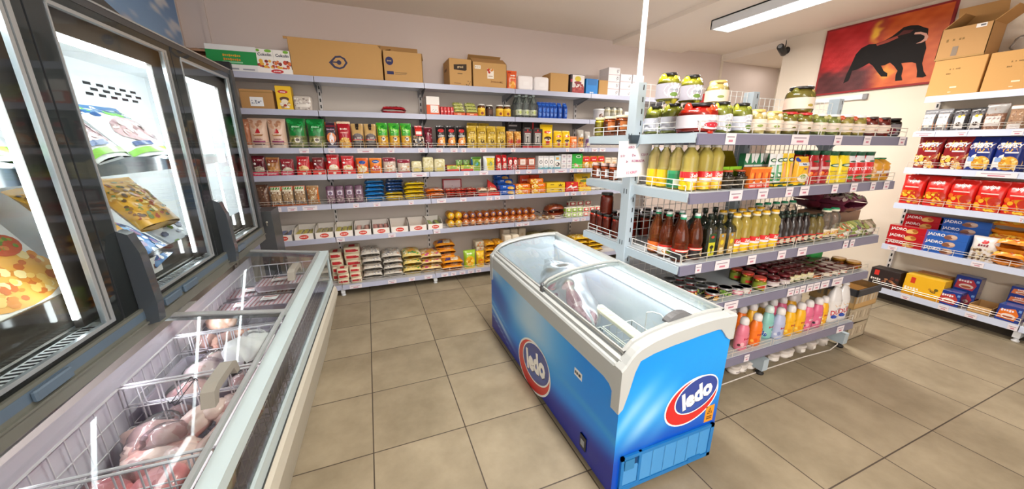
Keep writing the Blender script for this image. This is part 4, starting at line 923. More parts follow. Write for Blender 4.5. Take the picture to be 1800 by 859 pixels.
# upright freezer with glass doors
QD = -.47; up = lroot('upright_glass_door_freezer', 'dark grey upright freezer with lit glass doors above the left chest freezer', 'freezer')
SU0, SU1 = -2.82, .30; ZU0, ZU1 = .90, 2.06
b = MB(); b.box(-.95, SU0, ZU1-.06, QD-.01, SU1, ZU1); b.box(-.95, SU0, ZU0-.02, QD-.01, SU1, ZU0+.03); b.box(-.95, SU1-.05, ZU0, QD-.005, SU1, ZU1); b.box(-.95, SU0, ZU0, QD-.01, SU0+.05, ZU1); b.box(-.97, SU0, ZU0, -.93, SU1, ZU1)
b.build('cabinet', mat('anthracite_enamel', 0x4b4d4f, .35, metal=.2), up)
hd = MB(); hd.prism([(-.95, 2.06), (-.62, 2.06), (-.60, 2.10), (-.68, 2.26), (-.95, 2.26)], SU0, -.62, axis='y'); hd.add([(-.95, -.62, 2.06), (-.62, -.62, 2.06), (-.60, -.62, 2.10), (-.68, -.62, 2.26), (-.95, -.62, 2.26), (-.95, -.12, 2.06), (-.64, -.12, 2.06)], [(0, 1, 2, 3, 4), (4, 3, 6, 5), (3, 2, 6), (2, 1, 6), (4, 5, 0)])
hd.build('hood', mat('charcoal_hood', 0x37383a, .5), up)
LINERM = mat('bright_white_liner', 0xf1f4f6, .4)
sl = MB()
sl.box(QD-.01, SU0, ZU0-.015, QD+.012, SU1, .985); sl.box(QD+.012, SU0, .925, QD+.02, SU1, .932)
sl.build('sill', OLIVE, up)
rc = MB(); rc.box(QD+.0122, SU0, .945, QD+.0135, SU1-.05, .975)
for s in (-2.2, -1.6, -1.0, -.85, -.2): rc.box(QD+.012, s-.06, .94, QD+.026, s+.06, .972, bev=.004)
rc.build('sill_rail', mat('blue_grey_rail', 0x5d6f80, .35, metal=.3), up)
MB().box(QD-.02, SU0, 2.03, QD+.003, SU1, 2.056).build('top_rail', DARKF, up)
MB().box(QD-.004, SU0, 2.056, QD+.006, SU1, 2.063).build('top_trim', mat('silver_trim', 0xaeb4b8, .3, metal=.6), up)
MB().box(QD-.03, SU1-.05, .90, QD+.01, SU1, 2.06).build('end_post', DARKF, up)
led = mat('lit_led_strip', 0xffffff, .4, emit=0xf4faff, es=14)
doors = [(-2.82, -2.04), (-2.04, -1.26), (-1.26, -.48), (-.48, .30)]
for k, (s0, s1) in enumerate(doors):
    z0, z1 = .985, 2.03; e0, e1 = s0+.004, s1-(.004 if k < 3 else .05)
    o0, o1, oz0, oz1 = s0+.115, e1-.085, z0+.028, z1-.04
    fr = MB(); F_ = lambda a, b_, c, d, t0=-.018, t1=0: fr.box(QD+t0, a, c, QD+t1, b_, d)
    F_(e0, o0-.03, z0, z1); F_(o1+.03, e1, z0, z1); F_(o0-.03, o1+.03, z0, oz0-.01); F_(o0-.03, o1+.03, oz1+.012, z1)
    fo = fr.build('door_frame', DARKF, up)
    gl = MB(); gl.add([(QD+.001, e0, z0), (QD+.001, e1, z0), (QD+.001, e1, z1), (QD+.001, e0, z1)], [(0, 1, 2, 3)]); gl.build('door_glass', GLASS(), fo)
    tr_ = MB(); 
    for a, b_ in ((o0-.034, o0-.028), (o1+.006, o1+.02), (o1+.028, o1+.045)): tr_.box(QD-.01, a, oz0, QD+.004, b_, oz1)
    tr_.box(QD-.01, o0-.03, oz0-.012, QD+.004, o1+.045, oz0); tr_.box(QD-.01, o0-.03, oz1, QD+.004, o1+.045, oz1+.012); tr_.build('silver_trim', mat('silver_trim', 0xaeb4b8, .3, metal=.6), fo)
    hn = MB(); hs = s0+.10; hn.prism([(QD, .915), (QD+.05, .925), (QD+.058, 1.0), (QD+.05, 1.2), (QD+.03, 1.27), (QD, 1.285)], hs-.02, hs+.022, axis='y'); hn.build('door_handle', mat('black_handle', 0x3a4046, .22, coat=.4), fo)
    # interior of this compartment
    iq0, iq1 = -.925, QD-.03
    inn = MB(); inn.box(iq0, s0+.01, z0, iq0+.006, s1-.01, oz1+.01); 
    if k in (0, 3): inn.box(iq0, (s0+.052 if k == 0 else s1-.06), z0+.03, iq1-.03, (s0+.06 if k == 0 else s1-.052), oz1+.01)
    inn.box(iq0, s0, oz1-.01, iq1-.06, s1-.01, oz1); inn.box(iq0, s0, z0-.03, iq1, s1-.01, z0-.02); io = inn.build('liner', LINERM, up)
    vt = MB()
    for r_ in range(3):
        for c_ in range(5): vt.box(iq0+.0062, s0+.18+c_*.09+(r_ % 2)*.04, oz1-.12-.025*r_, iq0+.0075, s0+.23+c_*.09+(r_ % 2)*.04, oz1-.107-.025*r_)
    vt.build('air_slots', mat('dark_slot', 0x15151a, .8), io)
    sj = s1-(.18 if k == 3 else .105)
    MB().box(iq1-.03, sj, z0+.03, iq1-.008, s1-.01, oz1+.02).box(iq1-.03, s0+.01, oz1-.062, iq1-.008, sj, oz1+.02).build('inner_jamb', mat('brown_grey_jamb', 0x4a4542, .3, metal=.2), up)
    ls = MB(); ls.box(iq1-.045, s0+.12, oz1-.078, iq1-.022, sj-.01, oz1-.064); ls.box(iq1-.026, sj-.008, z0+.06, iq1-.014, sj-.001, oz1-.08)
    if k == 3: ls.box(iq1-.09, sj-.045, z0+.1, iq1-.082, sj-.037, oz1-.1)
    ls.build('led_strip', led, up)
    sh = MB(); zs = 1.50; 
    for j in range(12): q = iq0+.01+(iq1-.06-iq0)*j/11; sh.tube((q, s0+.015, zs), (q, s1-.02, zs), .0025, n=4)
    for j in range(5): s = s0+.02+(s1-s0-.04)*j/4; sh.tube((iq0, s, zs-.003), (iq1-.05, s, zs-.003), .003, n=4)
    sho = sh.build('wire_shelf', mesh_w, up)
    if k == 3: MB().box(iq1-.052, s0+.02, zs-.03, iq1-.046, s0+.62, zs+.025).build('shelf_price_rail', mat('clear_price_rail', 0xd9dee2, .2), sho)
    else: MB().box(iq1-.052, s0+.02, zs-.035, iq1-.046, s1-.03, zs+.03).build('shelf_price_rail', mat('grey_price_rail', 0x4b545c, .25), sho)
    bl = MB(); bl.box(iq0, s0+.012, z0+.02, iq1-.05, s1-.015, z0+.03)
    bo = bl.build('basket_floor', mesh_w, up)
    fp = MB(); fp.box(iq1-.05, s0+.02, z0+.03, iq1-.045, s1-.03, z0+.14); fp.build('basket_front', see_through('smoked_front', 0xb9b4ac, body=.3, rough=.1, bodycol=0x8d857c), bo)
    gr = MB(); gr.box(iq1-.045, s0+.02, z0+.0, iq1+.02, s1-.03, z0+.012)
    n = 34
    dk = MB()
    for j in range(n): s = s0+.04+(s1-s0-.1)*j/n; dk.box(iq1-.038, s, z0+.0122, iq1+.012, s+.009, z0+.0128)
    go = gr.build('air_grille', LINERM, up); dk.build('grille_slots', SLOT(), go)
    pl = MB(); 
    for j, s in enumerate((s0+.16, s0+.36)): pl.box(iq1-.045, s, z0+.05, iq1-.0435, s+.07, z0+.12, 0xf4f0f0); paint(pl, lambda u, v, o: (iq1-.0435+o, s+.07*u, z0+.05+.07*v), 1, [('t', ('1,6€', '~450')[j], .5, .45, .35, 0x8a5a52)], 0, .0004, 2)
    if k < 3: pl.build('price_tag', PAPER(), bo)
    if k in (1, 2):
        L2 = bpy.data.lights.new('sill_light', 'AREA'); L2.shape = 'RECTANGLE'; L2.size = .02; L2.size_y = .9; L2.energy = 2.8; L2.color = (.97, .94, 1)
        l2o = link('sill_light', L2, up, (QD-.03, (s0+s1)/2+.05, .872)); l2o.rotation_euler = (0, .35, 0)
        MB().box(QD-.045, s0+.02, .874, QD-.015, s1-.02, .88).build('sill_led', led, up)
    L_ = bpy.data.lights.new('led_light', 'AREA'); L_.shape = 'RECTANGLE'; L_.size = .02; L_.size_y = s1-s0-.2; L_.energy = FREEZER_LED; L_.color = (.93, .97, 1)
    lo = link('led_light', L_, up, (iq1-.04, (s0+s1)/2, oz1-.035)); lo.rotation_euler = (0, .55, 0)
# frozen goods behind the doors
GB = [0x2d6fb5, 0xf2f4f6, 0x7ac943, 0xc9a0a4, 0x1d4b86]
fz = [bag(.26, .30, .09, 0xeef2f4, [('b', .8, 1, 0x2d6fa8), ('s', .05, .72, .95, .95, [0x7ac943, 0x1d4b86, 0xf2f4f6], 14, .08), ('e', .5, .45, .42, .24, 0xb08e92), ('s', .15, .3, .85, .62, [0xc9a9aa, 0x9c7a80, 0xd9c2c2], 26, .07), ('b', .05, .14, 0x8fd14a), ('r', .1, .17, .5, .24, 0x1d4b86)], 'frozen_bag', seed=s) for s in (2, 5)]
fy = [bag(.24, .3, .08, 0xd8a032, [('s', .05, .1, .95, .9, [0xd8a03a, 0x8a5a24, 0xe8c878, 0x6a7a34, 0xb0502a, 0x5a3a1a], 110, .04), ('p', [(.1, .9), (.3, .9), (.9, .2), (.75, .1)], 0xe9a21f)], 'frozen_bag', seed=7), bag(.26, .3, .08, 0x3b7fc4, [('s', .05, .05, .95, .95, [0xeef2f8, 0x20508e, 0x7fb2e2, 0xffffff, 0x8a6aa0, 0x2f3f5a], 60, .07), ('p', [(.15, .9), (.3, .95), (.75, .15), (.6, .1)], 0x2d86d6)], 'frozen_bag', seed=8), bag(.22, .26, .07, 0xe8eef4, [('s', .05, .05, .95, .95, [0x4a78b0, 0xffffff, 0x8fb24a, 0x35456a], 60, .06)], 'frozen_bag', seed=9)]
cartn = carton(.42, .34, .09, 0xf5f1ea, [('b', .86, 1, 0xe06a2a), ('r', 0, .0, .06, 1, 0xe06a2a), ('t', 'NTIDE', .55, .7, .10, 0xd4552a, .7), ('e', .62, .27, .42, .26, 0xe9ab4a), ('s', .25, .08, .98, .45, [0xf2c468, 0xd98a2c, 0xf6dc9a, 0xc96a22], 90, .035), ('e', .84, .56, .13, .11, 0xc9572e), ('s', .75, .52, .93, .62, [0x9aa23a, 0xd98a4a, 0x6a8a2a], 24, .016)], 'frozen_carton')
SETS = [(2, .16, 'middle glass door', 0), (1, .18, 'left cut-off glass door', 0)]
def leanbag(p, q, s, z, tilt, yaw, lb):
    o = inst(p, 'frozen_bag', lb, 'frozen food', (0, 0, 0)); x, y = LW(q, s); o.location = (x, y, z); o.rotation_euler = (tilt, 0, PI/2-LA+yaw)
for k, nm, ds in ((2, 'middle glass door', 0), (1, 'leftmost glass door', 0)):
    s0 = doors[k][0]
    leanbag(fz[0], -.555, s0+.34, 1.512, -.75, .15, 'blue, white and green frozen bag on the upper shelf behind the %s, left' % nm)
    leanbag(fz[1], -.555, s0+.63, 1.512, -.7, -.12, 'blue, white and green frozen bag on the upper shelf behind the %s, right' % nm)
leanbag(fy[0], -.66, -.86, 1.20, -.75, .3, 'yellow and brown frozen bag at the left behind the middle glass door'); leanbag(fy[0], -.64, -.56, 1.19, -.7, -.25, 'yellow and brown frozen bag at the right behind the middle glass door')
leanbag(fy[1], -.56, -.76, 1.06, -.8, .2, 'blue and white frozen bag in the lower basket behind the middle glass door'); leanbag(fy[2], -.57, -.47, 1.06, -.85, -.1, 'white and purple frozen bag in the lower basket behind the middle glass door')
leanbag(fy[1], -.70, -1.34, 1.18, -.6, .0, 'blue frozen bag behind the orange and white carton at the left edge')
o = inst(cartn, 'frozen_carton', 'orange and white frozen food carton leaning behind the left cut-off glass door', 'frozen food', (0, 0, 0)); x, y = LW(-.60, -1.47); o.location = (x, y, 1.10); o.rotation_euler = (-.5, 0, PI/2-LA)
# dark metal box with a key beside the far end of the freezer
kb = thing('key_box', 'dark grey metal box with a key beside the glass door freezer', 'box', (-.80, 3.26, 0)); m_ = MB(); m_.box(-.07, 0, 0, .045, .25, 1.075); m_.build('box', mat('anthracite_enamel', 0x4b4d4f, .35), kb)
k_ = MB(); k_.lathe([(.008, 0), (.008, .004)], 10, 0, 0, 0); k_.box(-.003, -.03, 0, .003, 0, .003); k_.xf(Matrix.Translation((.005, -.004, .99)) @ Matrix.Rotation(PI/2, 4, 'X')); k_.build('key', mat('key_brass', 0xd0ccc0, .3, metal=.8), kb)
# ------------------------------------------------------------------ goods on the back wall shelving
CROPS = {3: (400, 50, .2677), 4: (740, 80, .2328), 5: (420, 190, .2212), 6: (740, 190, .2212), 7: (460, 340, .2096), 8: (740, 320, .2095), 9: (200, 0, .2794),
         'a': (1080, 110, .163), 'b': (1340, 140, .1556), 'c': (1020, 220, .1667), 'd': (1280, 230, .1778), 'e': (1020, 330, .1863), 'f': (1280, 330, .1747), 'g': (1180, 430, .291), 'h': (1380, 430, .268),
         'p': (1540, 140, .1862), 'q': (1540, 280, .2328), 'r': (1500, 440, .2095), 's': (1400, 0, .2222)}
def cp(c, x, y): a, b_, s = CROPS[c]; return a+x*s, b_+y*s
YI = 3.985
SHELF = ['bottom shelf', 'tray shelf', 'fifth shelf', 'fourth shelf', 'third shelf', 'second shelf', 'top shelf']
def span(lv, c, x0, x1, yt, Y=YI, zb=0):
    """photo columns and top row of an item standing on shelf lv -> X0, X1, height"""
    z = BACK_Z[lv]+zb
    px0, py = cp(c, x0, yt); px1, _ = cp(c, x1, yt); xm, zt = on_y((px0+px1)/2, py, Y); ym = (py+proj(xm, Y, z)[1])/2
    return on_y(px0, ym, Y)[0], on_y(px1, ym, Y)[0], zt-z
def R(lv, c, spans, yt, desc, build, cat, d=.08, name=None, stack=1, Y=None, zb=0, wsc=.97, rz=0, where=None, group=None, hmax=None, jit=0, only=None):
    Y = Y or YI; A = [span(lv, c, a, b_, yt, Y, zb) for a, b_ in spans]; n = len(A)
    w = sum(b_-a for a, b_, _ in A)/n*wsc; h = sum(q[2] for q in A)/n
    if hmax: h = min(h, hmax)
    parts = build(w, h/stack, d); wh = where or 'on the back wall %s' % SHELF[lv]; r = random.Random(n*7+lv)
    for i, (a, b_, _) in enumerate(A):
        for k in range(stack):
            inst(parts, name or parts[0][0], J(desc, ' '.join(x for x in (nth(i, n), wh) if x) if stack == 1 or n > 1 else wh, lvl_of(k, stack)), cat, ((a+b_)/2+(r.uniform(-jit, jit) if stack > 1 else 0), Y+d/2+(r.uniform(0, jit) if stack > 1 else 0), BACK_Z[lv]+zb+k*h/stack+.0005), rz, group or (desc+'s' if n*stack > 1 else None))
    return parts
# --- top shelf
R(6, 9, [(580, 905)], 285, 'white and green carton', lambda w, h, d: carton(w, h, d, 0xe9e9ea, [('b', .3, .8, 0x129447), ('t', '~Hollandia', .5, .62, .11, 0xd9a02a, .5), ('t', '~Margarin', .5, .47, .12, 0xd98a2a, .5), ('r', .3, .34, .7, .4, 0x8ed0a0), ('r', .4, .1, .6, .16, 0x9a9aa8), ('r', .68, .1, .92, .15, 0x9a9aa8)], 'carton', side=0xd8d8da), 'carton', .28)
R(6, 3, [(187, 424)], 140, 'white vegetable soup carton tray', lambda w, h, d: carton(w, h, d, 0xf4f2ee, [('s', .02, .26, .98, .55, [0xc8462c, 0xe07a3a, 0xb5372a, 0xe9b23a, 0x8a2a22], 34, .05), ('e', .36, .93, .1, .06, 0x7cb83a), ('e', .86, .93, .08, .06, 0x7cb83a), ('e', .08, .93, .05, .05, 0x7cb83a), ('t', 'Cokolin', .25, .78, .12, 0x3a3a55, .4), ('t', 'Cokolin', .75, .78, .12, 0x3a3a55, .4), ('b', 0, .24, 0xf6f2f0), ('r', .495, .26, .505, 1, 0xd8d4d0), ('e', .55, .13, .18, .085, 0xc9252c), ('t', 'podravka', .55, .13, .07, 0xffffff, .28)], 'carton'), 'carton', .2)
def bigbox(w, h, d):
    p = kraft(w, h, d, [('p', [(.40, .42), (.475, .60), (.53, .62), (.58, .56), (.605, .44), (.56, .30), (.51, .25), (.45, .28)], 0x3a3a5a), ('p', [(.435, .43), (.48, .55), (.53, .57), (.565, .52), (.58, .44), (.55, .34), (.51, .30), (.465, .33)], 0xc69a5f), ('r', .42, .42, .50, .455, 0x3a3a5a), ('e', .51, .435, .026, .062, 0x3a3a5a), ('p', [(.96, .98), (1, .98), (.995, .88)], 0x8a6a3e)])
    f = MB(); f.box(-w/2-.03, -d/2, h-.02, -w/2, -d/2+.006, h, 0xb98c54); p.append(('flap', f.mesh('flap', KRAFT()))); return p
R(6, 3, [(400, 1022)], 82, 'long kraft carton with navy leaf emblem', bigbox, 'cardboard box', .3, 'cardboard_box')
R(6, 3, [(1022, 1284)], 155, 'kraft carton with open back flap and navy round mark', lambda w, h, d: kraft(w, h, d, [('e', .15, .68, .1, .135, 0x2e3060), ('t', '~INDI', .15, .68, .06, 0xb9a27a, .14), ('r', .07, .25, .24, .35, 0x2e3060), ('r', .27, .31, .58, .325, 0x6a5a4a), ('r', .27, .26, .56, .272, 0x6a5a4a)], [('b', 1.45, .10), ('r', -1.45, .06), ('l', 2.9, .08)]), 'cardboard box', .26, 'cardboard_box')
R(6, 4, [(212, 384)], 100, 'upright kraft carton with dark nameplate print', lambda w, h, d: kraft(w, h, d, [('p', [(.2, .78), (.78, .82), (.78, .62), (.72, .58), (.2, .6)], 0x3a2c20), ('t', 'grand', .49, .70, .10, 0xd9bf94, .48), ('r', .36, .45, .58, .48, 0x7a5f3c), ('s', .74, .06, .94, .22, [0x6a4f30], 10, .02), ('r', .2, .1, .5, .12, 0x8a6a44)], slayers=[('r', .2, .6, .6, .7, 0x8a6a44)]), 'cardboard box', .3, 'cardboard_box')
def sloped(w, h, d):
    p = kraft(w, h*.9, d, [('r', .06, .74, .23, .88, 0xf0e6d6), ('t', '~1 - 2', .145, .81, .06, 0x6a5a4a, .12), ('r', .42, .38, .61, .78, 0xf2e8da), ('s', .45, .62, .58, .76, [0xc0392b, 0xd98a3a], 8, .03), ('r', .45, .46, .58, .5, 0xb9a088), ('t', 'Junece 6.-MC', .7, .26, .1, 0x8a5a30, .56, -.04)], [('f', PI-.5, .13), ('b', PI-.75, .16)]); return p
R(6, 4, [(387, 650)], 112, 'wide kraft carton with white stickers and handwriting', sloped, 'cardboard box', .3, 'cardboard_box')
R(6, 4, [(652, 730)], 188, 'orange snack pouch', lambda w, h, d: bag(w, h, d, 0xe0602c, [('t', '~Sweet', .55, .74, .1, 0xffffff, .6), ('t', '~Chilli', .55, .6, .09, 0xffe9c0, .6), ('e', .5, .25, .36, .2, 0xf0a03c), ('s', .2, .1, .8, .4, [0xf6c05a, 0xd9822a], 12, .1), ('r', .1, .86, .4, .94, 0xc02a22)], 'pouch'), 'snack bag', .06, 'snack_pouch')
R(6, 4, [(732, 853), (856, 970)], 230, 'white paper pack', lambda w, h, d: brick(w, h, d, 0xf3eeee, [('r', .3, .3, .7, .6, 0xf8f4f4)], 'paper_pack', CARD(), .3), 'paper pack', .14)
R(6, 4, [(975, 1115)], 210, 'plain small kraft carton beside the white paper packs', lambda w, h, d: kraft(w, h, d), 'cardboard box', .22, 'cardboard_box')
R(6, 4, [(1126, 1236)], 220, 'black lollipop display carton with red and white front', lambda w, h, d: carton(w, h, d, 0x2a2024, [('r', .14, .02, .98, .98, 0xece4e0), ('r', .14, .02, .98, .32, 0xa8383c), ('s', .2, .1, .92, .5, [0xb0433f, 0x8e2a2e, 0xd9d0cc, 0xc05a50], 18, .09), ('e', .52, .78, .22, .14, 0xd9bf2a), ('e', .52, .58, .26, .08, 0x8a2630), ('b', .0, .05, 0x2a2024), ('r', 0, .6, .13, .75, 0xb03050)], 'carton'), 'carton', .16)
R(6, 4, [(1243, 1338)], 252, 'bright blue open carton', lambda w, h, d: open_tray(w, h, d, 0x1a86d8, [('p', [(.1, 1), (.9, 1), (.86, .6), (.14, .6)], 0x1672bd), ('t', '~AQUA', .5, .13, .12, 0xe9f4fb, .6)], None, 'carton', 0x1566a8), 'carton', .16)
R(6, 4, [(1342, 1412)], 262, 'narrow kraft carton next to the blue carton', lambda w, h, d: kraft(w, h, d), 'cardboard box', .2, 'cardboard_box')
wbx = lambda w, h, d: carton(w, h, d, 0xefebee, [('s', .72, .3, .92, .75, [0x77747c, 0x8a8790], 12, .03), ('b', .93, 1, 0xd8d0d4), ('b', 0, .03, 0xb05060)], 'carton', side=0xe4e0e4)
R(6, 4, [(1412, 1500)], 166, 'small white carton in the left column', wbx, 'carton', .2, 'white_carton', 4, group='small white cartons on the top shelf')
R(6, 4, [(1503, 1590)], 216, 'small white carton in the middle column', wbx, 'carton', .2, 'white_carton', 3, group='small white cartons on the top shelf')
R(6, 4, [(1593, 1680)], 222, 'small white carton in the right column behind the pole', wbx, 'carton', .2, 'white_carton', 3, group='small white cartons on the top shelf')
sack = pillow(.34, .26, .09, 0xc79a78, [('r', .1, .2, .9, .8, 0xb98a66)], 'paper_sack', CARD(), 4, .006)
for k in range(2): inst(sack, 'paper_sack', ('lower', 'upper')[k]+' brown paper sack lying at the left end of the top shelf', 'paper sack', (-1.27+.02*k, 4.12, BACK_Z[6]+.001+.085*k), .05*k, 'brown paper sacks on the top shelf')
inst(carton(.16, .07, .2, 0x1d2024, [], 'tray'), 'black_tray', 'black tray under the brown paper sacks, against the green carton', 'tray', (-1.09, 4.03, BACK_Z[6]+.0005))
# --- second shelf
R(5, 3, [(80, 305)], 400, 'kraft carton with a white address sticker', lambda w, h, d: kraft(w, h, d, [('r', .28, .16, .68, .62, 0xeef0f4), ('s', .32, .3, .62, .45, [0x55607a, 0x8892a8], 18, .02), ('b', .84, .9, 0xa57f4a)], base=0xb98d58), 'cardboard box', .26, 'cardboard_box')
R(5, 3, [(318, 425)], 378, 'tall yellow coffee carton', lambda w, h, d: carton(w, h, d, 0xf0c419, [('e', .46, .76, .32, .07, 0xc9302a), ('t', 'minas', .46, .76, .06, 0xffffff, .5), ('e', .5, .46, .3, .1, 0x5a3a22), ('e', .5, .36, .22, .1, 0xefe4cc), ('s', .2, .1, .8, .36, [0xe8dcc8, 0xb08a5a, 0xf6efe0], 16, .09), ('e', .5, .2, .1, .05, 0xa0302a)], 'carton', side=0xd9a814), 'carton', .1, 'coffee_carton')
R(5, 3, [(430, 555)], 442, 'film wrapped pale pack', lambda w, h, d: brick(w, h, d, 0xcfc6bd, [('s', .06, .06, .94, .94, [0xe9e2da, 0x9a8d86, 0xf4f0ea, 0xb8a9a2], 46, .06), ('r', .1, .2, .9, .42, 0xe4dcd2)], 'wrapped_pack', None, .15), 'pack', .14)
inst(pillow(.24, .12, .07, 0xb01f2c, [('s', .1, .1, .9, .9, [0xd6303a, 0x8e1822, 0xe8d8d8], 16, .07)], 'snack_bag', None, 7, .006), 'snack_bag', 'red snack bag lying alone on the second shelf from top', 'snack bag', (.295, 4.06, BACK_Z[5]+.001), .1)
R(5, 4, [(40, 140)], 385, 'orange carton with a white upper lid', lambda w, h, d: carton(w, h, d, 0xe2581e, [('b', .55, 1, 0xf2ede8), ('r', .3, .12, .92, .52, 0xf0ece8), ('s', .36, .16, .86, .3, [0x888888], 14, .02)], 'carton', side=0xd8d2cc), 'carton', .14)
R(5, 4, [(147, 172), (174, 197), (199, 222), (224, 247)], 462, 'little red candy pack', lambda w, h, d: brick(w, h, d, 0xcc2026, [('r', .1, .3, .9, .6, 0xe24a44), ('r', .2, .4, .8, .5, 0xf0c0b8)], 'candy_pack', None, .15), 'candy pack', .06)
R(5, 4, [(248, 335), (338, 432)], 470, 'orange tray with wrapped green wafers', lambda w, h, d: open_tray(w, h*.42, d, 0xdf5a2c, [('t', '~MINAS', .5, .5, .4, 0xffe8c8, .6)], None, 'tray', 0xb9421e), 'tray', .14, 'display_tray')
for i, (a, b_) in enumerate(((248, 335), (338, 432))):
    x0, x1, h = span(5, 4, a, b_, 445); pp = pillow((x1-x0)*.9, .05, .045, 0xb7bb62, [('s', .05, .05, .95, .95, [0xd8d89a, 0x8a9a3a, 0xe9e4c0], 12, .1)], 'wafer_pack', None, i+3)
    for k in range(3): inst(pp, 'wafer_pack', J('green and cream wafer pack in the %s orange tray' % ('left', 'right')[i], ('front one', 'middle one', 'rear one')[k]), 'wafer pack', ((x0+x1)/2, 4.01+.04*k, BACK_Z[5]+.03+.035*k), 0, 'wafer packs in the orange trays', (.5, 0))
jl = lambda w, h, d: jar(w/2, h, 0x4a2316, 0xe8e4dc, (.12, .72, 0xe0ae22, [('e', .5, .3, .1, .2, 0x5a2a1a), ('r', .2, .75, .8, .95, 0xf2cf4a)], .22, .78), None, .86, .014, .74, .9)
R(5, 4, [(436, 496), (578, 632), (634, 690)], 445, 'honey jar with a yellow label', lambda w, h, d: jar(w/2, h, 0x8a4a14, 0xe8e4dc, (.1, .7, 0xe6b422, [('e', .5, .3, .1, .2, 0x8a3a1a), ('r', .2, .75, .8, .95, 0xf2cf4a)], .2, .8), None, .86, .014, .76, .9), 'jar', .11, 'honey_jar')
R(5, 4, [(499, 555)], 446, 'dark chocolate spread jar between the honey jars', lambda w, h, d: jar(w/2, h, 0x3a2018, 0xd8d4ce, (.15, .7, 0x4a2a20, [('r', .4, .2, .6, .8, 0x6a4434)], .2, .8), None, .86, .014, .76, .9), 'jar', .11, 'spread_jar')
def wbottle(w, h, d):
    r = w/2; return bottle([(r*.9, 0), (r, .01), (r*.97, h*.2), (r, h*.3), (r*.95, h*.45), (r, h*.55), (r*.98, h*.68), (r*.6, h*.84), (r*.36, h*.9), (r*.34, h*.95)], 0xdfe9e4, (r*.42, .02, 0xd6e4e0), (r*1.01, h*.12, h*.36, 0xe3e6c8, [('t', '~sara', .5, .5, .4, 0x8a9a3a, .2), ('e', .5, .5, .06, .3, 0xc9d68a)]), .12, tint=0xeef6f2)
pw = R(5, 4, [(722, 775), (776, 828), (830, 882)], 372, 'clear water bottle in the front row', wbottle, 'bottle', .065, 'water_bottle', group='six pack of water bottles')
for i in range(3):
    x0, x1, h = span(5, 4, 722+54*i, 775+54*i, 372); inst(pw, 'water_bottle', J('clear water bottle in the back row', ('left', 'middle', 'right')[i]+' one of three on the second shelf'), 'bottle', ((x0+x1)/2-.005, 4.1, BACK_Z[5]), 0, 'six pack of water bottles')
x0, x1, h = span(5, 4, 718, 886, 400); fw = MB(); fw.box(x0-.004, 3.975, BACK_Z[5]+.002, x1+.004, 4.15, BACK_Z[5]+h*.78, bev=.02); tag(fw.build('shrink_wrap', CLEARFILM()), 'clear shrink film around the six water bottles', 'plastic wrap')
R(5, 4, [(886, 918), (920, 944), (946, 974), (976, 1002), (1004, 1030), (1036, 1072), (1080, 1112)], 428, 'royal blue coffee pack', lambda w, h, d: bag(w, h, d, 0x1f4fae, [('b', .8, .88, 0x3f78d6), ('e', .5, .5, .3, .12, 0x3f78d6), ('r', .25, .15, .75, .32, 0x6f96e0), ('s', .2, .6, .8, .75, [0x173a86, 0x4c80dc], 6, .1)], 'coffee_pack', box=6), 'coffee pack', .1)
R(5, 4, [(1318, 1390)], 478, 'small white lidded bucket with a chocolate picture', lambda w, h, d: [('bucket', MB().lathe([(w*.42, 0), (w*.48, h*.86), (w*.49, h*.88)], 22, col=0xd8d6da).mesh('bucket', CARD())), ('lid', MB().lathe([(w*.5, h*.86), (w*.51, h*.94), (w*.46, h)], 22, col=0xe9e8ea).mesh('lid', LID())), wraplabel(w*.465, h*.1, h*.7, 0xd5d2d6, [('e', .5, .4, .14, .3, 0x6a4a42), ('s', .4, .2, .6, .6, [0x8a6a5a, 0xe8dcd2], 8, .05)], 24, .2, .8)], 'bucket', .075, 'bucket')
R(5, 4, [(1395, 1440), (1442, 1486), (1488, 1530)], 466, 'film wrapped cream cookie roll', lambda w, h, d: [('roll', MB().lathe([(w*.3, 0), (w*.48, .01), (w*.5, h*.3), (w*.48, h*.6), (w*.5, h*.8), (w*.4, h*.95), (w*.2, h)], 18, col=0xd9cfb4, cols=[0xd9cfb4, 0xc9b988, 0xe6dfcc, 0xcabd92, 0xe9e4d4, 0xd0c6aa]).mesh('roll', FILM())), ('film', MB().lathe([(w*.5, 0), (w*.53, h*.5), (w*.46, h), (w*.1, h*1.04)], 18).mesh('film', CLEARFILM()))], 'pack', .08, 'cookie_roll')
R(5, 4, [(1536, 1600)], 500, 'white carton with a red round mark behind the gondola post', lambda w, h, d: carton(w, h, d, 0xf0e8e6, [('e', .75, .5, .16, .3, 0xcc3030), ('e', .75, .5, .09, .18, 0xf0e8e6)], 'carton'), 'carton', .1)
# --- third shelf
sail = [('b', .0, .1, 0xe8d8cc), ('s', .06, .66, .94, .9, [0xd8a88a, 0xe9c9b0, 0xc58f70], 12, .12), ('p', [(.36, .50), (.52, .50), (.64, .51), (.6, .60), (.52, .67), (.44, .60)], 0xc4222c), ('p', [(.2, .46), (.8, .46), (.7, .41), (.3, .41)], 0xb07a4a), ('t', '~BARKAFFE', .5, .3, .05, 0x8a2a4a, .8), ('r', .16, .17, .84, .25, 0xa0486a), ('r', .22, .1, .8, .14, 0x6a3a4a)]
R(4, 5, [(75, 222), (216, 382)], 80, 'cream coffee bag with a red sail', lambda w, h, d: bag(w, h, d, 0xe4c5b0, sail, 'coffee_bag', seed=3), 'coffee bag', .1)
R(4, 5, [(36, 78)], 86, 'copper coloured coffee bag at the far left behind the freezer', lambda w, h, d: bag(w*1.6, h, d, 0xb87858, sail[:2], 'coffee_bag', seed=5), 'coffee bag', .1)
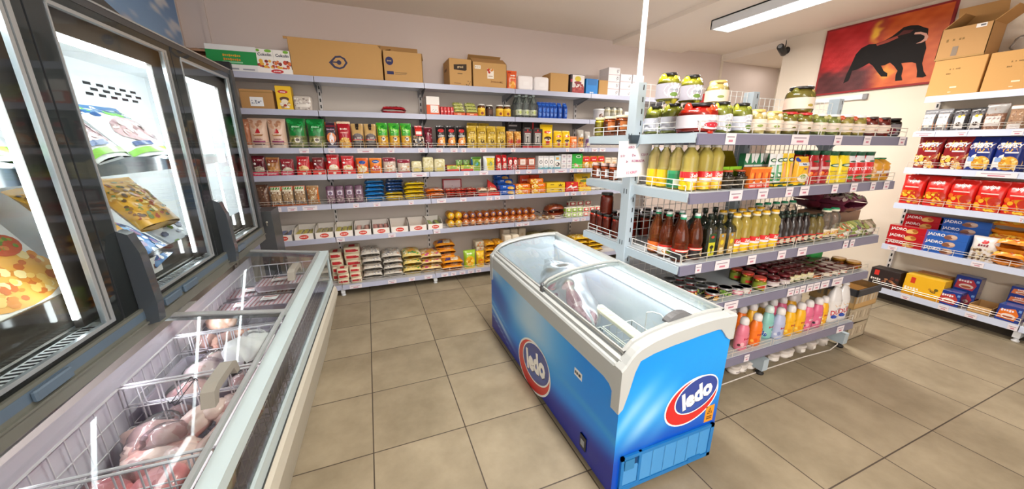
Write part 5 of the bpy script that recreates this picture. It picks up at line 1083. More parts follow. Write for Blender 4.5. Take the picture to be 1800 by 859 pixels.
grn = [('b', .42, 1, 0x15843a), ('s', .05, .5, .95, .95, [0x1fa04c, 0x0f6a2c, 0x38b764], 14, .12), ('t', '~Brasil', .5, .72, .07, 0xbfe8c8, .5), ('s', .06, .06, .94, .4, [0x8a8a5a, 0xb0a86a, 0x5a5f36, 0xd0c890], 40, .08), ('e', .5, .27, .15, .09, 0xe9e4d4), ('e', .5, .285, .11, .05, 0x4a3018), ('b', 0, .05, 0x4a5a36)]
R(4, 5, [(380, 534), (534, 690)], 83, 'green foil coffee bag with a cup picture', lambda w, h, d: bag(w, h, d, 0x7a8250, grn, 'coffee_bag', seed=7), 'coffee bag', .1)
R(4, 5, [(688, 778)], 110, 'purple and orange coffee pack with white figure', lambda w, h, d: bag(w, h, d, 0x3a2a3c, [('r', 0, .0, .08, 1, 0xdc6a22), ('r', .92, 0, 1, 1, 0xdc6a22), ('e', .5, .4, .42, .2, 0xe27a1e), ('e', .5, .34, .2, .22, 0xe9e4ea), ('e', .5, .55, .1, .05, 0xe9e4ea), ('t', '~SERIJA', .5, .72, .08, 0xcaa8c0, .7), ('b', .82, .88, 0x8a2a3a), ('b', 0, .12, 0x6a6a80)], 'coffee_pack', box=7), 'coffee pack', .08)
R(4, 5, [(782, 892)], 106, 'red snack bag with a gold heap picture', lambda w, h, d: bag(w, h, d, 0xb51d2c, [('b', .92, 1, 0xe8c9a0), ('t', '~Plazi', .5, .72, .09, 0xf4dcd0, .6), ('r', .18, .56, .82, .61, 0xd98a80), ('e', .5, .18, .42, .24, 0xd9a23a), ('s', .1, .04, .9, .36, [0xf0cf74, 0xc98a2a, 0xe6b84a], 28, .09)], 'snack_bag', seal=.1, seed=4), 'snack bag', .08)
gk = [('b', .0, .52, 0x2a1c18), ('b', .62, 1, 0xc9a468), ('r', .36, .75, .64, 1, 0x241a18), ('e', .5, .45, .40, .16, 0x3a1a16), ('t', 'grand', .5, .42, .11, 0xe9dcd2, .78, .06), ('b', .335, .37, 0xb52024), ('r', .2, .08, .8, .2, 0x4a3a30), ('r', .1, .3, .9, .32, 0xd0a860)]
R(4, 5, [(892, 996), (998, 1095)], 125, 'kraft and black ground coffee pack', lambda w, h, d: bag(w, h, d, 0xc9a468, gk, 'coffee_pack', box=7), 'coffee pack', .08)
R(4, 5, [(1098, 1188), (1190, 1284), (1286, 1376)], 118, 'green and yellow coffee bag', lambda w, h, d: bag(w, h, d, 0xd9a326, [('b', .5, 1, 0x3aa82c), ('s', .06, .55, .94, .95, [0x62cc3a, 0x1f8a2c, 0x8ae05a], 14, .1), ('t', '~Brazil', .5, .72, .07, 0xd8f0b0, .55), ('s', .05, .05, .95, .48, [0xe9b93a, 0xb87c1e, 0xf2d26a, 0x8a5a1a], 34, .09), ('e', .55, .36, .17, .08, 0xf0ece4), ('e', .55, .37, .12, .045, 0x3a2414), ('b', 0, .08, 0x7a3a1e)], 'coffee_bag', seed=9), 'coffee bag', .08)
R(4, 5, [(1382, 1478)], 140, 'white, red and black coffee pack', lambda w, h, d: bag(w, h, d, 0x2c2428, [('r', .2, .55, .8, 1, 0xd8342c), ('s', .05, .1, .95, .6, [0xefe6dc, 0xc9b090, 0xf6f2ea, 0x8a6a4a], 26, .1), ('r', .25, .62, .75, .75, 0xf0eae4), ('b', 0, .1, 0x302a2c)], 'coffee_pack', seed=2), 'coffee pack', .08)
R(4, 6, [(28, 98)], 150, 'dark red patterned coffee bag', lambda w, h, d: bag(w, h, d, 0x6a1226, [('s', .05, .05, .95, .9, [0x9a2a44, 0x46101c, 0xd0b8bc, 0x2a1418], 36, .1), ('e', .5, .5, .34, .2, 0x8a1a36)], 'coffee_bag', seed=11), 'coffee bag', .08)
R(4, 6, [(120, 204), (206, 284), (287, 364)], 140, 'black coffee pack with orange flame picture', lambda w, h, d: bag(w, h, d, 0x1e1a1c, [('e', .5, .78, .3, .08, 0xd0282c), ('t', 'CREMA', .5, .55, .075, 0xe9e4e0, .8), ('e', .5, .3, .42, .18, 0xe0801e), ('s', .1, .12, .9, .45, [0xf2b03a, 0xc8501a, 0xf6d88a, 0xd98020], 22, .1), ('e', .5, .28, .18, .09, 0xf6ead8), ('b', 0, .1, 0x24201e)], 'coffee_pack', seed=12), 'coffee pack', .08)
gold = [('s', .05, .05, .95, .95, [0xdcbc4a, 0xb08e24, 0xe8cf6e], 22, .11), ('r', .2, .66, .8, .76, 0x8a6a1c), ('t', '~Gold', .5, .7, .07, 0xf2e29a, .5), ('p', [(.05, .5), (.95, .58), (.95, .54), (.05, .45)], 0xf0e0a0), ('e', .5, .32, .2, .09, 0x4a3412), ('e', .5, .34, .1, .05, 0xd8b848), ('r', .2, .08, .8, .14, 0x8a6c20)]
R(4, 6, [(370, 448), (450, 526), (529, 604), (607, 678)], 143, 'golden foil coffee pack in the front row', lambda w, h, d: bag(w, h, d, 0xc9a636, gold, 'coffee_pack', box=6, seed=13), 'coffee pack', .08)
R(4, 6, [(375, 460), (462, 552)], 118, 'golden foil coffee pack in the back row', lambda w, h, d: bag(w, h, d, 0xc9a636, gold, 'coffee_pack', box=6, seed=14), 'coffee pack', .08, Y=4.09)
R(4, 6, [(686, 746), (750, 804)], 185, 'small brown nut coffee pack with red band', lambda w, h, d: bag(w, h, d, 0xd79a46, [('b', 0, .14, 0x8a4a24), ('s', .05, .4, .95, .95, [0xe9b866, 0xb06a2a, 0xf2d090], 16, .12), ('e', .5, .4, .42, .12, 0xb8291f), ('s', .1, .12, .9, .34, [0x7a3a1e, 0xc97a36], 10, .1)], 'coffee_pack', seed=15), 'coffee pack', .08)
R(4, 6, [(684, 798)], 112, 'black coffee box stacked high in the back row', lambda w, h, d: carton(w, h, d, 0x211c1f, [('r', .1, .84, .7, .9, 0xb9b0b0), ('r', .1, .66, .6, .72, 0x8a8486), ('b', .5, .53, 0x4a4246)], 'coffee_box'), 'coffee box', .08, Y=4.1)
kb_ = [('b', 0, .12, 0xb5232a), ('r', .2, .2, .8, .78, 0xc8c2bc), ('r', .25, .26, .75, .72, 0x4a4446), ('r', .30, .3, .7, .7, 0xb9b4ae), ('p', [(.38, .6), (.62, .6), (.53, .52), (.55, .3), (.45, .3), (.47, .52)], 0x2c2628), ('p', [(.4, .96), (.6, .96), (.5, .86)], 0xd6302c), ('r', .15, .82, .85, .85, 0xb5232a)]
R(4, 6, [(808, 886), (888, 966)], 165, 'black coffee box with a red base band and grey panel', lambda w, h, d: carton(w, h, d, 0x26201f, kb_, 'coffee_box'), 'coffee box', .08)
R(4, 6, [(805, 958)], 114, 'wide black coffee box with red stripe in the back row', lambda w, h, d: carton(w, h, d, 0x211c1f, [('r', .5, .5, .58, 1, 0xc8282c), ('r', .1, .7, .4, .8, 0xb9b0b0), ('r', .62, .7, .9, .8, 0x8a8486)], 'coffee_box'), 'coffee box', .08, Y=4.1)
yel = [('e', .5, .68, .3, .06, 0xd8402a), ('t', 'minas', .5, .68, .045, 0xffffff, .5), ('e', .5, .42, .3, .08, 0x3a2418), ('e', .5, .36, .22, .07, 0xf2e8d4), ('e', .5, .38, .14, .05, 0x5a3018), ('r', .36, .14, .64, .3, 0xb83a32), ('b', 0, .06, 0xc9961a)]
R(4, 6, [(956, 1060)], 130, 'large yellow coffee bag with a cup picture', lambda w, h, d: bag(w, h, d, 0xf2c81c, yel, 'coffee_bag', seed=16), 'coffee bag', .1)
R(4, 6, [(1062, 1128), (1130, 1190)], 180, 'small yellow coffee box with a brown cup picture', lambda w, h, d: bag(w, h, d, 0xf0c51a, yel, 'coffee_pack', box=7, seed=17), 'coffee pack', .08)
R(4, 6, [(1190, 1248)], 225, 'small orange snack pack beside the clear bags', lambda w, h, d: bag(w, h, d, 0xee7e36, [('r', .15, .5, .85, .75, 0xf6b088), ('s', .1, .1, .9, .45, [0xf4c08a, 0xd85a1e, 0xf8e0c0], 12, .12)], 'snack_pack', seed=18), 'snack bag', .07)
R(4, 6, [(1254, 1300)], 172, 'clear cookie bag with an orange label', lambda w, h, d: bag(w*1.1, h, d, 0xc9c2b8, [('b', .62, .98, 0xb8b2aa), ('r', .05, .05, .95, .58, 0xe2a23a), ('r', .1, .36, .9, .5, 0x5a2a22), ('s', .1, .08, .9, .34, [0xf0c87a, 0xb8702a], 12, .12)], 'cookie_bag', seed=19), 'cookie bag', .08)
R(4, 6, [(1312, 1352)], 186, 'clear cookie bag with a purple label', lambda w, h, d: bag(w*1.1, h, d, 0xc4bcb6, [('b', .6, .98, 0xb4aea8), ('r', .05, .05, .95, .56, 0x7a4a86), ('r', .1, .36, .9, .5, 0x4a2a4a), ('e', .5, .22, .3, .12, 0xe9d8b0)], 'cookie_bag', seed=20), 'cookie bag', .08)
# --- fourth shelf
def soup(base, pic, band=0xf0e6dc, top=None): return [('r', .08, .72, .92, .9, top or base), ('t', '~C soup', .5, .8, .1, band, .62), ('e', .5, .3, .4, .2, pic[0]), ('s', .16, .14, .84, .44, pic, 18, .08), ('e', .2, .62, .1, .06, 0xffffff)]
P_R = [0xe9c27a, 0xd98a4a, 0xf2e0b0, 0xb0602a]
R(3, 5, [(105, 214)], 380, 'maroon soup sachet at the left end', lambda w, h, d: bag(w, h, d, 0x5e1424, soup(0x7a1a2c, [0xb9b0a0, 0xd8ccba, 0x8a7a60]), 'soup_sachet', seed=1), 'soup sachet', .03)
R(3, 5, [(216, 328)], 392, 'brown soup sachet leaning over a pink tray', lambda w, h, d: bag(w, h, d, 0xb07a4a, soup(0x8a3a2a, [0xd09a5a, 0x9a5a2a, 0xe0bc84]), 'soup_sachet', seed=2), 'soup sachet', .03)
R(3, 5, [(330, 440)], 405, 'maroon and white soup sachet in a pink tray', lambda w, h, d: bag(w, h, d, 0x8c2430, soup(0x9a2432, [0xd9d4c0, 0xb9b49a, 0xe9e4d4]), 'soup_sachet', seed=3), 'soup sachet', .03)
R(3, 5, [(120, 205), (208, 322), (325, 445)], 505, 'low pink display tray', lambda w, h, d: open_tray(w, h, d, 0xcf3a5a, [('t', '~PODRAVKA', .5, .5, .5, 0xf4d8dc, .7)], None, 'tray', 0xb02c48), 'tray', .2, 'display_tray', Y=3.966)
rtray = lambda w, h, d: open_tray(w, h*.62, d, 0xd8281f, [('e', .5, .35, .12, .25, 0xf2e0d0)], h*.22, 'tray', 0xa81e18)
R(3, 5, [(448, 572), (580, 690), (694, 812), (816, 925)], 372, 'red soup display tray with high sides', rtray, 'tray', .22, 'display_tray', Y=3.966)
for i, (a, b_, yt, col, pc, ds) in enumerate(((460, 566, 384, 0xc8222c, P_R, 'red soup sachet in the leftmost red tray'), (586, 682, 392, 0x7a1c26, [0xb02a34, 0x5a1420, 0xd8b0a0], 'maroon soup sachet in the second red tray'), (698, 802, 370, 0xd0202a, [0xf2e8d0, 0xe9c86a, 0xf8f4e6], 'white and red noodle soup sachet in the third red tray'), (812, 918, 380, 0xd8262e, [0xf4e6c4, 0xe0b04a, 0xf8f0dc], 'red chicken soup sachet in the fourth red tray'))):
    R(3, 5, [(a, b_)], yt, ds, lambda w, h, d: bag(w, h, d, col, soup(col, pc), 'soup_sachet', seed=4+i), 'soup sachet', .03, Y=4.0, zb=.004)
R(3, 5, [(930, 1032)], 397, 'orange and white noodle pack with blue mark', lambda w, h, d: bag(w, h, d, 0xe4661e, [('e', .5, .72, .28, .12, 0x1f4f9e), ('s', .08, .1, .92, .55, [0xf2e4b0, 0xe9cc6a, 0xf6eeda], 26, .09), ('b', .0, .08, 0xe8b028)], 'noodle_pack', seed=9), 'noodle pack', .05)
R(3, 5, [(1036, 1140)], 398, 'orange pack with a red bowl picture and blue mark', lambda w, h, d: bag(w, h, d, 0xf0861e, [('e', .5, .78, .3, .1, 0x1f5fa8), ('t', '~Vitana', .5, .78, .07, 0xffffff, .5), ('e', .5, .32, .4, .2, 0xc8281e), ('s', .2, .2, .8, .44, [0xf2d8c0, 0xd84a2a, 0xf8eee0], 14, .08), ('b', 0, .06, 0xd8541a)], 'noodle_pack', seed=10), 'noodle pack', .05)
mw = lambda w, h, d: bag(w, h, d, 0xc9b6a6, [('b', .74, 1, 0x8c1c34), ('p', [(0, .75), (1, .9), (1, .62), (0, .45)], 0x8c1c34), ('t', '~Fini', .3, .86, .08, 0xf2dce0, .4), ('e', .58, .34, .34, .2, 0xe9dcc8), ('s', .2, .12, .9, .5, [0xf0e4d0, 0xd9a86a, 0xc8663a, 0xf8f4ec], 22, .08), ('b', 0, .07, 0xb8323a)], 'soup_sachet', seed=11)
R(3, 5, [(1144, 1252)], 393, 'maroon topped white soup sachet, tall', mw, 'soup sachet', .05)
R(3, 5, [(1258, 1366)], 408, 'maroon topped white soup sachet, short beside yellow pack', mw, 'soup sachet', .05)
by = lambda w, h, d: brick(w, h, d, 0xd9cf9e, [('s', .08, .08, .92, .92, [0xe6deb4, 0xc4b67a, 0xefe9cc], 24, .1), ('r', .2, .08, .8, .3, 0xe9d46a)], 'grain_pack', None, .3, 5)
R(3, 5, [(1370, 1456)], 420, 'small pale yellow grain pack', by, 'grain pack', .08)
R(3, 6, [(14, 102)], 388, 'tall pale yellow grain pack', by, 'grain pack', .08)
R(3, 6, [(104, 194)], 402, 'medium pale yellow grain pack', by, 'grain pack', .08)
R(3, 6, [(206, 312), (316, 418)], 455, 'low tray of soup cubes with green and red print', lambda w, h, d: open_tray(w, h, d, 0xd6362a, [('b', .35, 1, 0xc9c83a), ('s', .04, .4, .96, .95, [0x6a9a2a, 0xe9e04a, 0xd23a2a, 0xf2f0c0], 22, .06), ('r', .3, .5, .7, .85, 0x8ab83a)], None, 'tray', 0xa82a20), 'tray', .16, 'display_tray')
R(3, 6, [(280, 335), (338, 392)], 412, 'green herb sachet behind the soup cube trays', lambda w, h, d: bag(w, h, d, 0x6a9a3a, [('s', .05, .2, .95, .95, [0x3a7a2a, 0xa8c85a, 0xb0463a, 0xd8d8b0], 20, .1)], 'herb_sachet', seed=21), 'herb sachet', .03, Y=4.06)
R(3, 6, [(400, 486)], 388, 'green pudding sachet with blue edge', lambda w, h, d: bag(w, h, d, 0x8aa63a, [('r', 0, 0, .12, 1, 0x2d6fa8), ('r', .88, 0, 1, 1, 0xe9e4d8), ('e', .5, .55, .28, .22, 0x5a8a2a), ('e', .5, .5, .16, .12, 0x3a9ab0), ('b', .86, 1, 0x4a7a2a)], 'pudding_sachet', seed=22), 'sachet', .06)
R(3, 6, [(498, 594)], 382, 'white and yellow pudding sachet', lambda w, h, d: bag(w, h, d, 0xe9e6dc, [('r', .25, .05, 1, .95, 0xe6cf2a), ('e', .6, .5, .28, .2, 0xb8b02a), ('e', .6, .48, .14, .12, 0x4a8aa0), ('r', 0, 0, .2, 1, 0xdfe6ea), ('b', .88, 1, 0xe9e6e0)], 'pudding_sachet', seed=23), 'sachet', .06)
R(3, 6, [(600, 642), (645, 688)], 372, 'tall red pudding sachet', lambda w, h, d: bag(w, h, d, 0xcc1f24, [('e', .4, .72, .3, .1, 0xf0e0d8), ('e', .5, .3, .34, .18, 0xe8d4c4), ('s', .1, .12, .9, .9, [0xe84a44, 0x9a1418, 0xf4e4dc], 16, .12)], 'pudding_sachet', seed=24), 'sachet', .06)
R(3, 6, [(696, 732), (735, 770)], 392, 'short red and white pudding sachet', lambda w, h, d: bag(w, h, d, 0xc8242a, [('e', .5, .62, .36, .2, 0xf0e6e0), ('s', .1, .1, .9, .45, [0xe9cdc4, 0xd8463c, 0xf6eee8], 12, .13), ('b', 0, .1, 0x9a161a)], 'pudding_sachet', seed=25), 'sachet', .06)
R(3, 6, [(775, 842), (846, 910)], 395, 'terracotta spice jar pack with white label', lambda w, h, d: brick(w, h, d, 0xb04a30, [('r', .16, .42, .84, .92, 0xefe4dc), ('r', .3, .55, .7, .8, 0xe0c8bc), ('b', 0, .2, 0xc85a3c)], 'spice_pack', None, .2, 3, [('r', .1, .4, .9, .9, 0xd8b8a8)]), 'spice pack', .08)
wc = lambda ext: (lambda w, h, d: carton(w, h, d, 0xf0eeee, [('b', 0, .18, 0x5aa8b4), ('e', .5, .55, .3, .13, 0x2a2a30), ('e', .5, .55, .2, .085, 0xf0eeee), ('r', .2, .1, .8, .28, 0xcfe0e4), ('r', .1, .88, .9, .93, 0xc9ccd4)]+ext, 'milk_carton'))
R(3, 6, [(934, 972), (975, 1015), (1018, 1058)], 380, 'white milk carton with a black hexagon mark', wc([]), 'carton', .1, 'milk_carton')
R(3, 6, [(1062, 1110)], 378, 'white milk carton with a cow picture', lambda w, h, d: carton(w, h, d, 0xeceae6, [('b', .62, .95, 0xbcd8e4), ('r', .2, .7, .7, .88, 0xe0a84a), ('e', .5, .35, .36, .15, 0x4a4040), ('e', .4, .38, .14, .08, 0xf2eeea), ('b', 0, .12, 0x5aa8b4)], 'milk_carton'), 'carton', .1, 'milk_carton')
for i, (a, b_) in enumerate(((1116, 1156), (1159, 1200))):
    R(3, 6, [(a, b_)], 366, 'small white tea carton in the %s column' % ('left', 'right')[i], lambda w, h, d: carton(w, h, d, 0xece9ea, [('r', .15, .3, .85, .7, 0xd8d2d6), ('e', .5, .5, .2, .22, 0xb8a8b4), ('b', 0, .08, 0xa8b8c4)], 'tea_carton'), 'carton', .08, 'tea_carton', 3, group='small white tea cartons')
R(3, 6, [(1202, 1284)], 362, 'bright green baking carton', lambda w, h, d: carton(w, h, d, 0x2aa838, [('e', .6, .8, .26, .1, 0xe9f0e4), ('e', .6, .8, .18, .06, 0x2a8a3a), ('b', 0, .3, 0x62c24a), ('s', .1, .1, .9, .3, [0xf2e4d0, 0xd8b03a, 0xe84a2a], 10, .09)], 'carton'), 'carton', .08)
R(3, 6, [(1286, 1342), (1344, 1400), (1402, 1460)], 380, 'red and yellow pancake flour pack', lambda w, h, d: brick(w, h, d, 0xe2a52a, [('b', .55, 1, 0xcf2326), ('t', '~Klas', .5, .72, .14, 0xf6e8dc, .7), ('e', .5, .3, .3, .2, 0xf2ead8), ('s', .2, .1, .8, .45, [0xf6f0e2, 0xe9c45a], 8, .12)], 'flour_pack', None, .25, 7), 'flour pack', .08)
R(3, 6, [(1463, 1510), (1512, 1558)], 392, 'cream paper flour pack behind the notice', lambda w, h, d: brick(w, h, d, 0xe6d8c4, [('r', .2, .3, .8, .6, 0xd8b08a), ('b', .85, 1, 0xd0c0aa)], 'flour_pack', None, .25, 8), 'flour pack', .08)
# --- fifth shelf
bean = [('b', .78, 1, 0xc9622a), ('r', .1, .74, .9, .97, 0xe9e4d0), ('r', .15, .84, .85, .96, 0x4a9a3a), ('s', .06, .04, .94, .72, [0xd9c8a8, 0x9a7a5a, 0xe9dcc4, 0x6a4a34, 0xf0e8d8], 50, .06), ('p', [(.1, .3), (.9, .12), (.9, .06), (.1, .22)], 0x5a7a9a), ('b', 0, .05, 0xd8641e)]
bb = lambda w, h, d: bag(w, h, d, 0xb0926e, bean, 'bean_bag', seed=31, bseal=.04)
R(2, 5, [(243, 338), (336, 434), (432, 534)], 622, 'clear dried bean bag with green and white header', bb, 'bean bag', .07)
R(2, 5, [(536, 640)], 618, 'wide speckled bean bag without the white header', lambda w, h, d: bag(w, h, d, 0xb28a5e, [('r', .04, .1, .12, .9, 0xd8702a), ('s', .06, .04, .94, .92, [0xd8c4a0, 0xa06a3a, 0xe6d8bc, 0x8a5a34], 60, .06), ('r', .86, .1, .96, .9, 0xd8702a)], 'bean_bag', seed=32, bseal=.04), 'bean bag', .07)
R(2, 5, [(140, 240)], 612, 'dark bean bag at the far left behind the freezer end', lambda w, h, d: bag(w, h, d, 0x6a4a3a, [('s', .06, .04, .94, .9, [0x8a6a54, 0x4a3024, 0xb09a80], 40, .07)], 'bean_bag', seed=33), 'bean bag', .07)
pur = [('b', .82, 1, 0x5a3450), ('r', .2, .5, .8, .76, 0xcfc4d4), ('e', .5, .62, .2, .1, 0x6a4a6e), ('s', .05, .05, .95, .46, [0xb09aa0, 0x7a5a60, 0xc9b4b4], 30, .08)]
R(2, 5, [(693, 764), (768, 838), (844, 914), (918, 992)], 616, 'purple topped grain pack with white emblem', lambda w, h, d: brick(w, h, d, 0x7c5a6c, pur, 'grain_pack', None, .35, 34), 'grain pack', .08)
ric = lambda c, f: (lambda w, h, d: pillow(w, d, h*1.12, c, [('r', .15, .2, .85, .8, f)], 'rice_pack', None, 35, .004, [('r', .14, .25, .86, .85, f), ('s', .2, .3, .8, .8, [0xffffff, 0xd8e6f0], 8, .08)]))
R(2, 5, [(1000, 1160)], 580, 'blue and white rice pack in the tall pile', ric(0x2f8ad0, 0xeef2f4), 'rice pack', .2, 'rice_pack', 5, jit=.006)
def stack2(spans, yt, yb_, desc, build, n, cat, d, name, c=5, lv=2, Y=None, jit=.006):
    """a pile standing on top of another pile whose top is at photo row yb_"""
    a, b_ = spans[0]; q = span(lv, c, a, b_, yb_, Y or YI); return R(lv, c, spans, yt, desc, build, cat, d, name, n, zb=q[2], jit=jit, Y=Y)
yg = ric(0xe6c22a, 0xf0d85a)
R(2, 5, [(1168, 1312)], 672, 'yellow grain pack below the dark blue packs', yg, 'grain pack', .18, 'grain_pack', 2, jit=.006)
stack2([(1166, 1308)], 572, 672, 'dark blue and white rice pack on the yellow packs', ric(0x244e8e, 0xc9d6e2), 4, 'rice pack', .18, 'rice_pack')
R(2, 5, [(1316, 1482)], 594, 'yellow grain pack in the right pile', ric(0xeaca20, 0xe2b820), 'grain pack', .2, 'grain_pack', 4, jit=.008)
op = lambda c, cs: (lambda w, h, d: pillow(w, d, h*1.1, c, [('s', .08, .1, .92, .9, cs, 18, .09)], 'snack_pack', None, 36, .004, [('s', .08, .1, .92, .9, cs, 14, .09)]))
R(2, 6, [(44, 192)], 648, 'orange and white cereal pack lying flat', op(0xe2721e, [0xf2e8dc, 0xf0a23a, 0xd8501a, 0xf6f0ea]), 'snack pack', .2, 'snack_pack', 2, jit=.006)
R(2, 6, [(200, 282), (286, 366), (370, 450)], 646, 'red striped wafer pack lying flat', op(0xd23420, [0xf0d8b8, 0xe0602a, 0xb8241c, 0xf4e8dc]), 'snack pack', .2, 'snack_pack', 3, jit=.005)
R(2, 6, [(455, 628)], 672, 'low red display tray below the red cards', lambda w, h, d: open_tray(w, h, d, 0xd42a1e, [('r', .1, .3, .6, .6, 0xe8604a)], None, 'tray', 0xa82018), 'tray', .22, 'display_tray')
R(2, 6, [(460, 530), (532, 610)], 640, 'cream and red wafer pack inside the low red tray', op(0xe4ccb0, [0xd8402a, 0xf2e6d4, 0xc8a070]), 'snack pack', .16, 'snack_pack', Y=4.0, zb=.01)
R(2, 6, [(530, 622)], 565, 'red folded tray side leaning beside the blue biscuit pile', lambda w, h, d: [('tray', MB().prism([(-w/2, 0), (w/2, 0), (w*.2, h*.55), (-w/2, h)], -.012, .012, 0xcc2a24, 0, 'y').prism([(-w*.3, h*.2), (w*.05, h*.2), (-w*.3, h*.6)], -.014, .013, 0xe8c8a8, 0, 'y').mesh('tray', CARD()))], 'tray', .03, 'display_tray', Y=4.09)
def frm(w, h, d): return [('frame', MB().box(-w/2, -.006, 0, w/2, .006, h, 0xa8242e).mesh('frame', CARD())), ('card', MB().box(-w*.44, -.0075, h*.06, w*.44, -.006, h*.94, 0xddccd0).box(-w*.02, -.008, h*.3, w*.02, -.0075, h*.34, 0x8a5a62).box(-w*.02, -.008, h*.55, w*.02, -.0075, h*.59, 0x8a5a62).mesh('card', PAPER()))]
R(2, 6, [(170, 325)], 563, 'white card in a red border standing behind the red wafer packs', frm, 'sign', .012, 'sign_card', Y=4.24)
bis = lambda w, h, d: carton(w, h, d, 0x1f56b4, [('t', '~Bisk', .3, .7, .3, 0xcfe0f4, .4), ('e', .68, .45, .2, .3, 0xd9a44a), ('e', .8, .35, .12, .25, 0xe9c878), ('b', 0, .12, 0x16407e)], 'biscuit_pack', m=GLOSS(), bev=.012)
R(2, 6, [(626, 752)], 612, 'blue biscuit pack in the front pile', bis, 'biscuit pack', .1, 'biscuit_pack', 2, group='blue biscuit packs')
R(2, 6, [(608, 732)], 565, 'blue biscuit pack in the middle pile', bis, 'biscuit pack', .08, 'biscuit_pack', 3, Y=4.09, group='blue biscuit packs')
R(2, 6, [(582, 705)], 532, 'dark blue biscuit pack in the back pile', bis, 'biscuit pack', .08, 'biscuit_pack', 4, Y=4.18, group='blue biscuit packs')
tops = lambda w, h, d: carton(w, h, d, 0xe8741c, [('t', "TOP'S", .64, .64, .34, 0xf8ece0, .5), ('e', .26, .45, .22, .32, 0xe9b23a), ('s', .06, .1, .5, .8, [0xf2d06a, 0xc8541a, 0xf6e2a8], 10, .08), ('b', 0, .1, 0xf0c02a)], 'biscuit_pack', m=GLOSS(), bev=.012)
R(2, 6, [(752, 874), (878, 994)], 600, 'orange biscuit pack with white lettering', tops, 'biscuit pack', .12, 'biscuit_pack', 2, group='orange biscuit packs')
stack2([(866, 978)], 560, 600, 'orange biscuit pack lying on the right orange pile', tops, 1, 'biscuit pack', .11, 'biscuit_pack', 6)
R(2, 6, [(788, 860), (862, 940)], 532, 'red and orange biscuit pack high in the back row', lambda w, h, d: carton(w, h, d, 0xd4482a, [('t', '~Tops', .5, .72, .14, 0xf4dcd0, .7), ('s', .1, .1, .9, .6, [0xe8903a, 0xb83420, 0xf2c89a], 14, .1)], 'biscuit_pack', m=GLOSS()), 'biscuit pack', .08, 'biscuit_pack', Y=4.14)
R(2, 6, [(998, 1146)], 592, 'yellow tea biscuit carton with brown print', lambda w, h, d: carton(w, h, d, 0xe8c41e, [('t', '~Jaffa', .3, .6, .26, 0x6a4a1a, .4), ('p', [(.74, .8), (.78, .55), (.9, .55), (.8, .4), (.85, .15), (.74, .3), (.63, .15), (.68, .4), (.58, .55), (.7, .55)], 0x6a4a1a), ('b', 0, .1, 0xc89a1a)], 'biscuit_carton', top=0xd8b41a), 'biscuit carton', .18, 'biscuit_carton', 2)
R(2, 6, [(1152, 1250)], 588, 'red wafer carton with a white swirl', lambda w, h, d: carton(w, h, d, 0xcf2420, [('p', [(.1, .4), (.4, .7), (.6, .5), (.9, .6), (.9, .45), (.5, .3), (.3, .45), (.1, .3)], 0xf4ece8), ('e', .5, .85, .1, .06, 0xe8c02a), ('b', 0, .12, 0xa81a18)], 'wafer_carton'), 'wafer carton', .1)
R(2, 6, [(1226, 1362)], 522, 'yellow wafer bag with a green and brown picture', lambda w, h, d: bag(w, h, d, 0xf0c822, [('t', '~Jumbo', .6, .78, .14, 0x4a5a4a, .6), ('e', .5, .58, .24, .08, 0x6a8a3a), ('s', .2, .14, .9, .45, [0xd88a3a, 0xb05a24, 0xe8b05a], 14, .1), ('b', 0, .06, 0xd8a818)], 'wafer_bag', seed=38), 'wafer bag', .1, Y=4.05)
R(2, 6, [(1256, 1354)], 628, 'flat yellow wafer pack in front of the yellow bag', lambda w, h, d: carton(w, h, d, 0xf0d02a, [('b', .3, .5, 0xd8a020)], 'wafer_pack', m=GLOSS()), 'wafer pack', .05, Y=3.98)
R(2, 6, [(1362, 1396), (1398, 1432), (1434, 1468), (1470, 1504)], 632, 'small round white cheese tub', lambda w, h, d: [('tub', MB().lathe([(w*.4, 0), (w*.48, h*.7), (w*.5, h*.72)], 18, col=0xe8e4da).mesh('tub', CARD())), ('lid', MB().lathe([(w*.5, h*.72), (w*.5, h*.9), (w*.44, h)], 18, col=0xf4f2ec).mesh('lid', LID()))], 'tub', .07, 'cheese_tub')
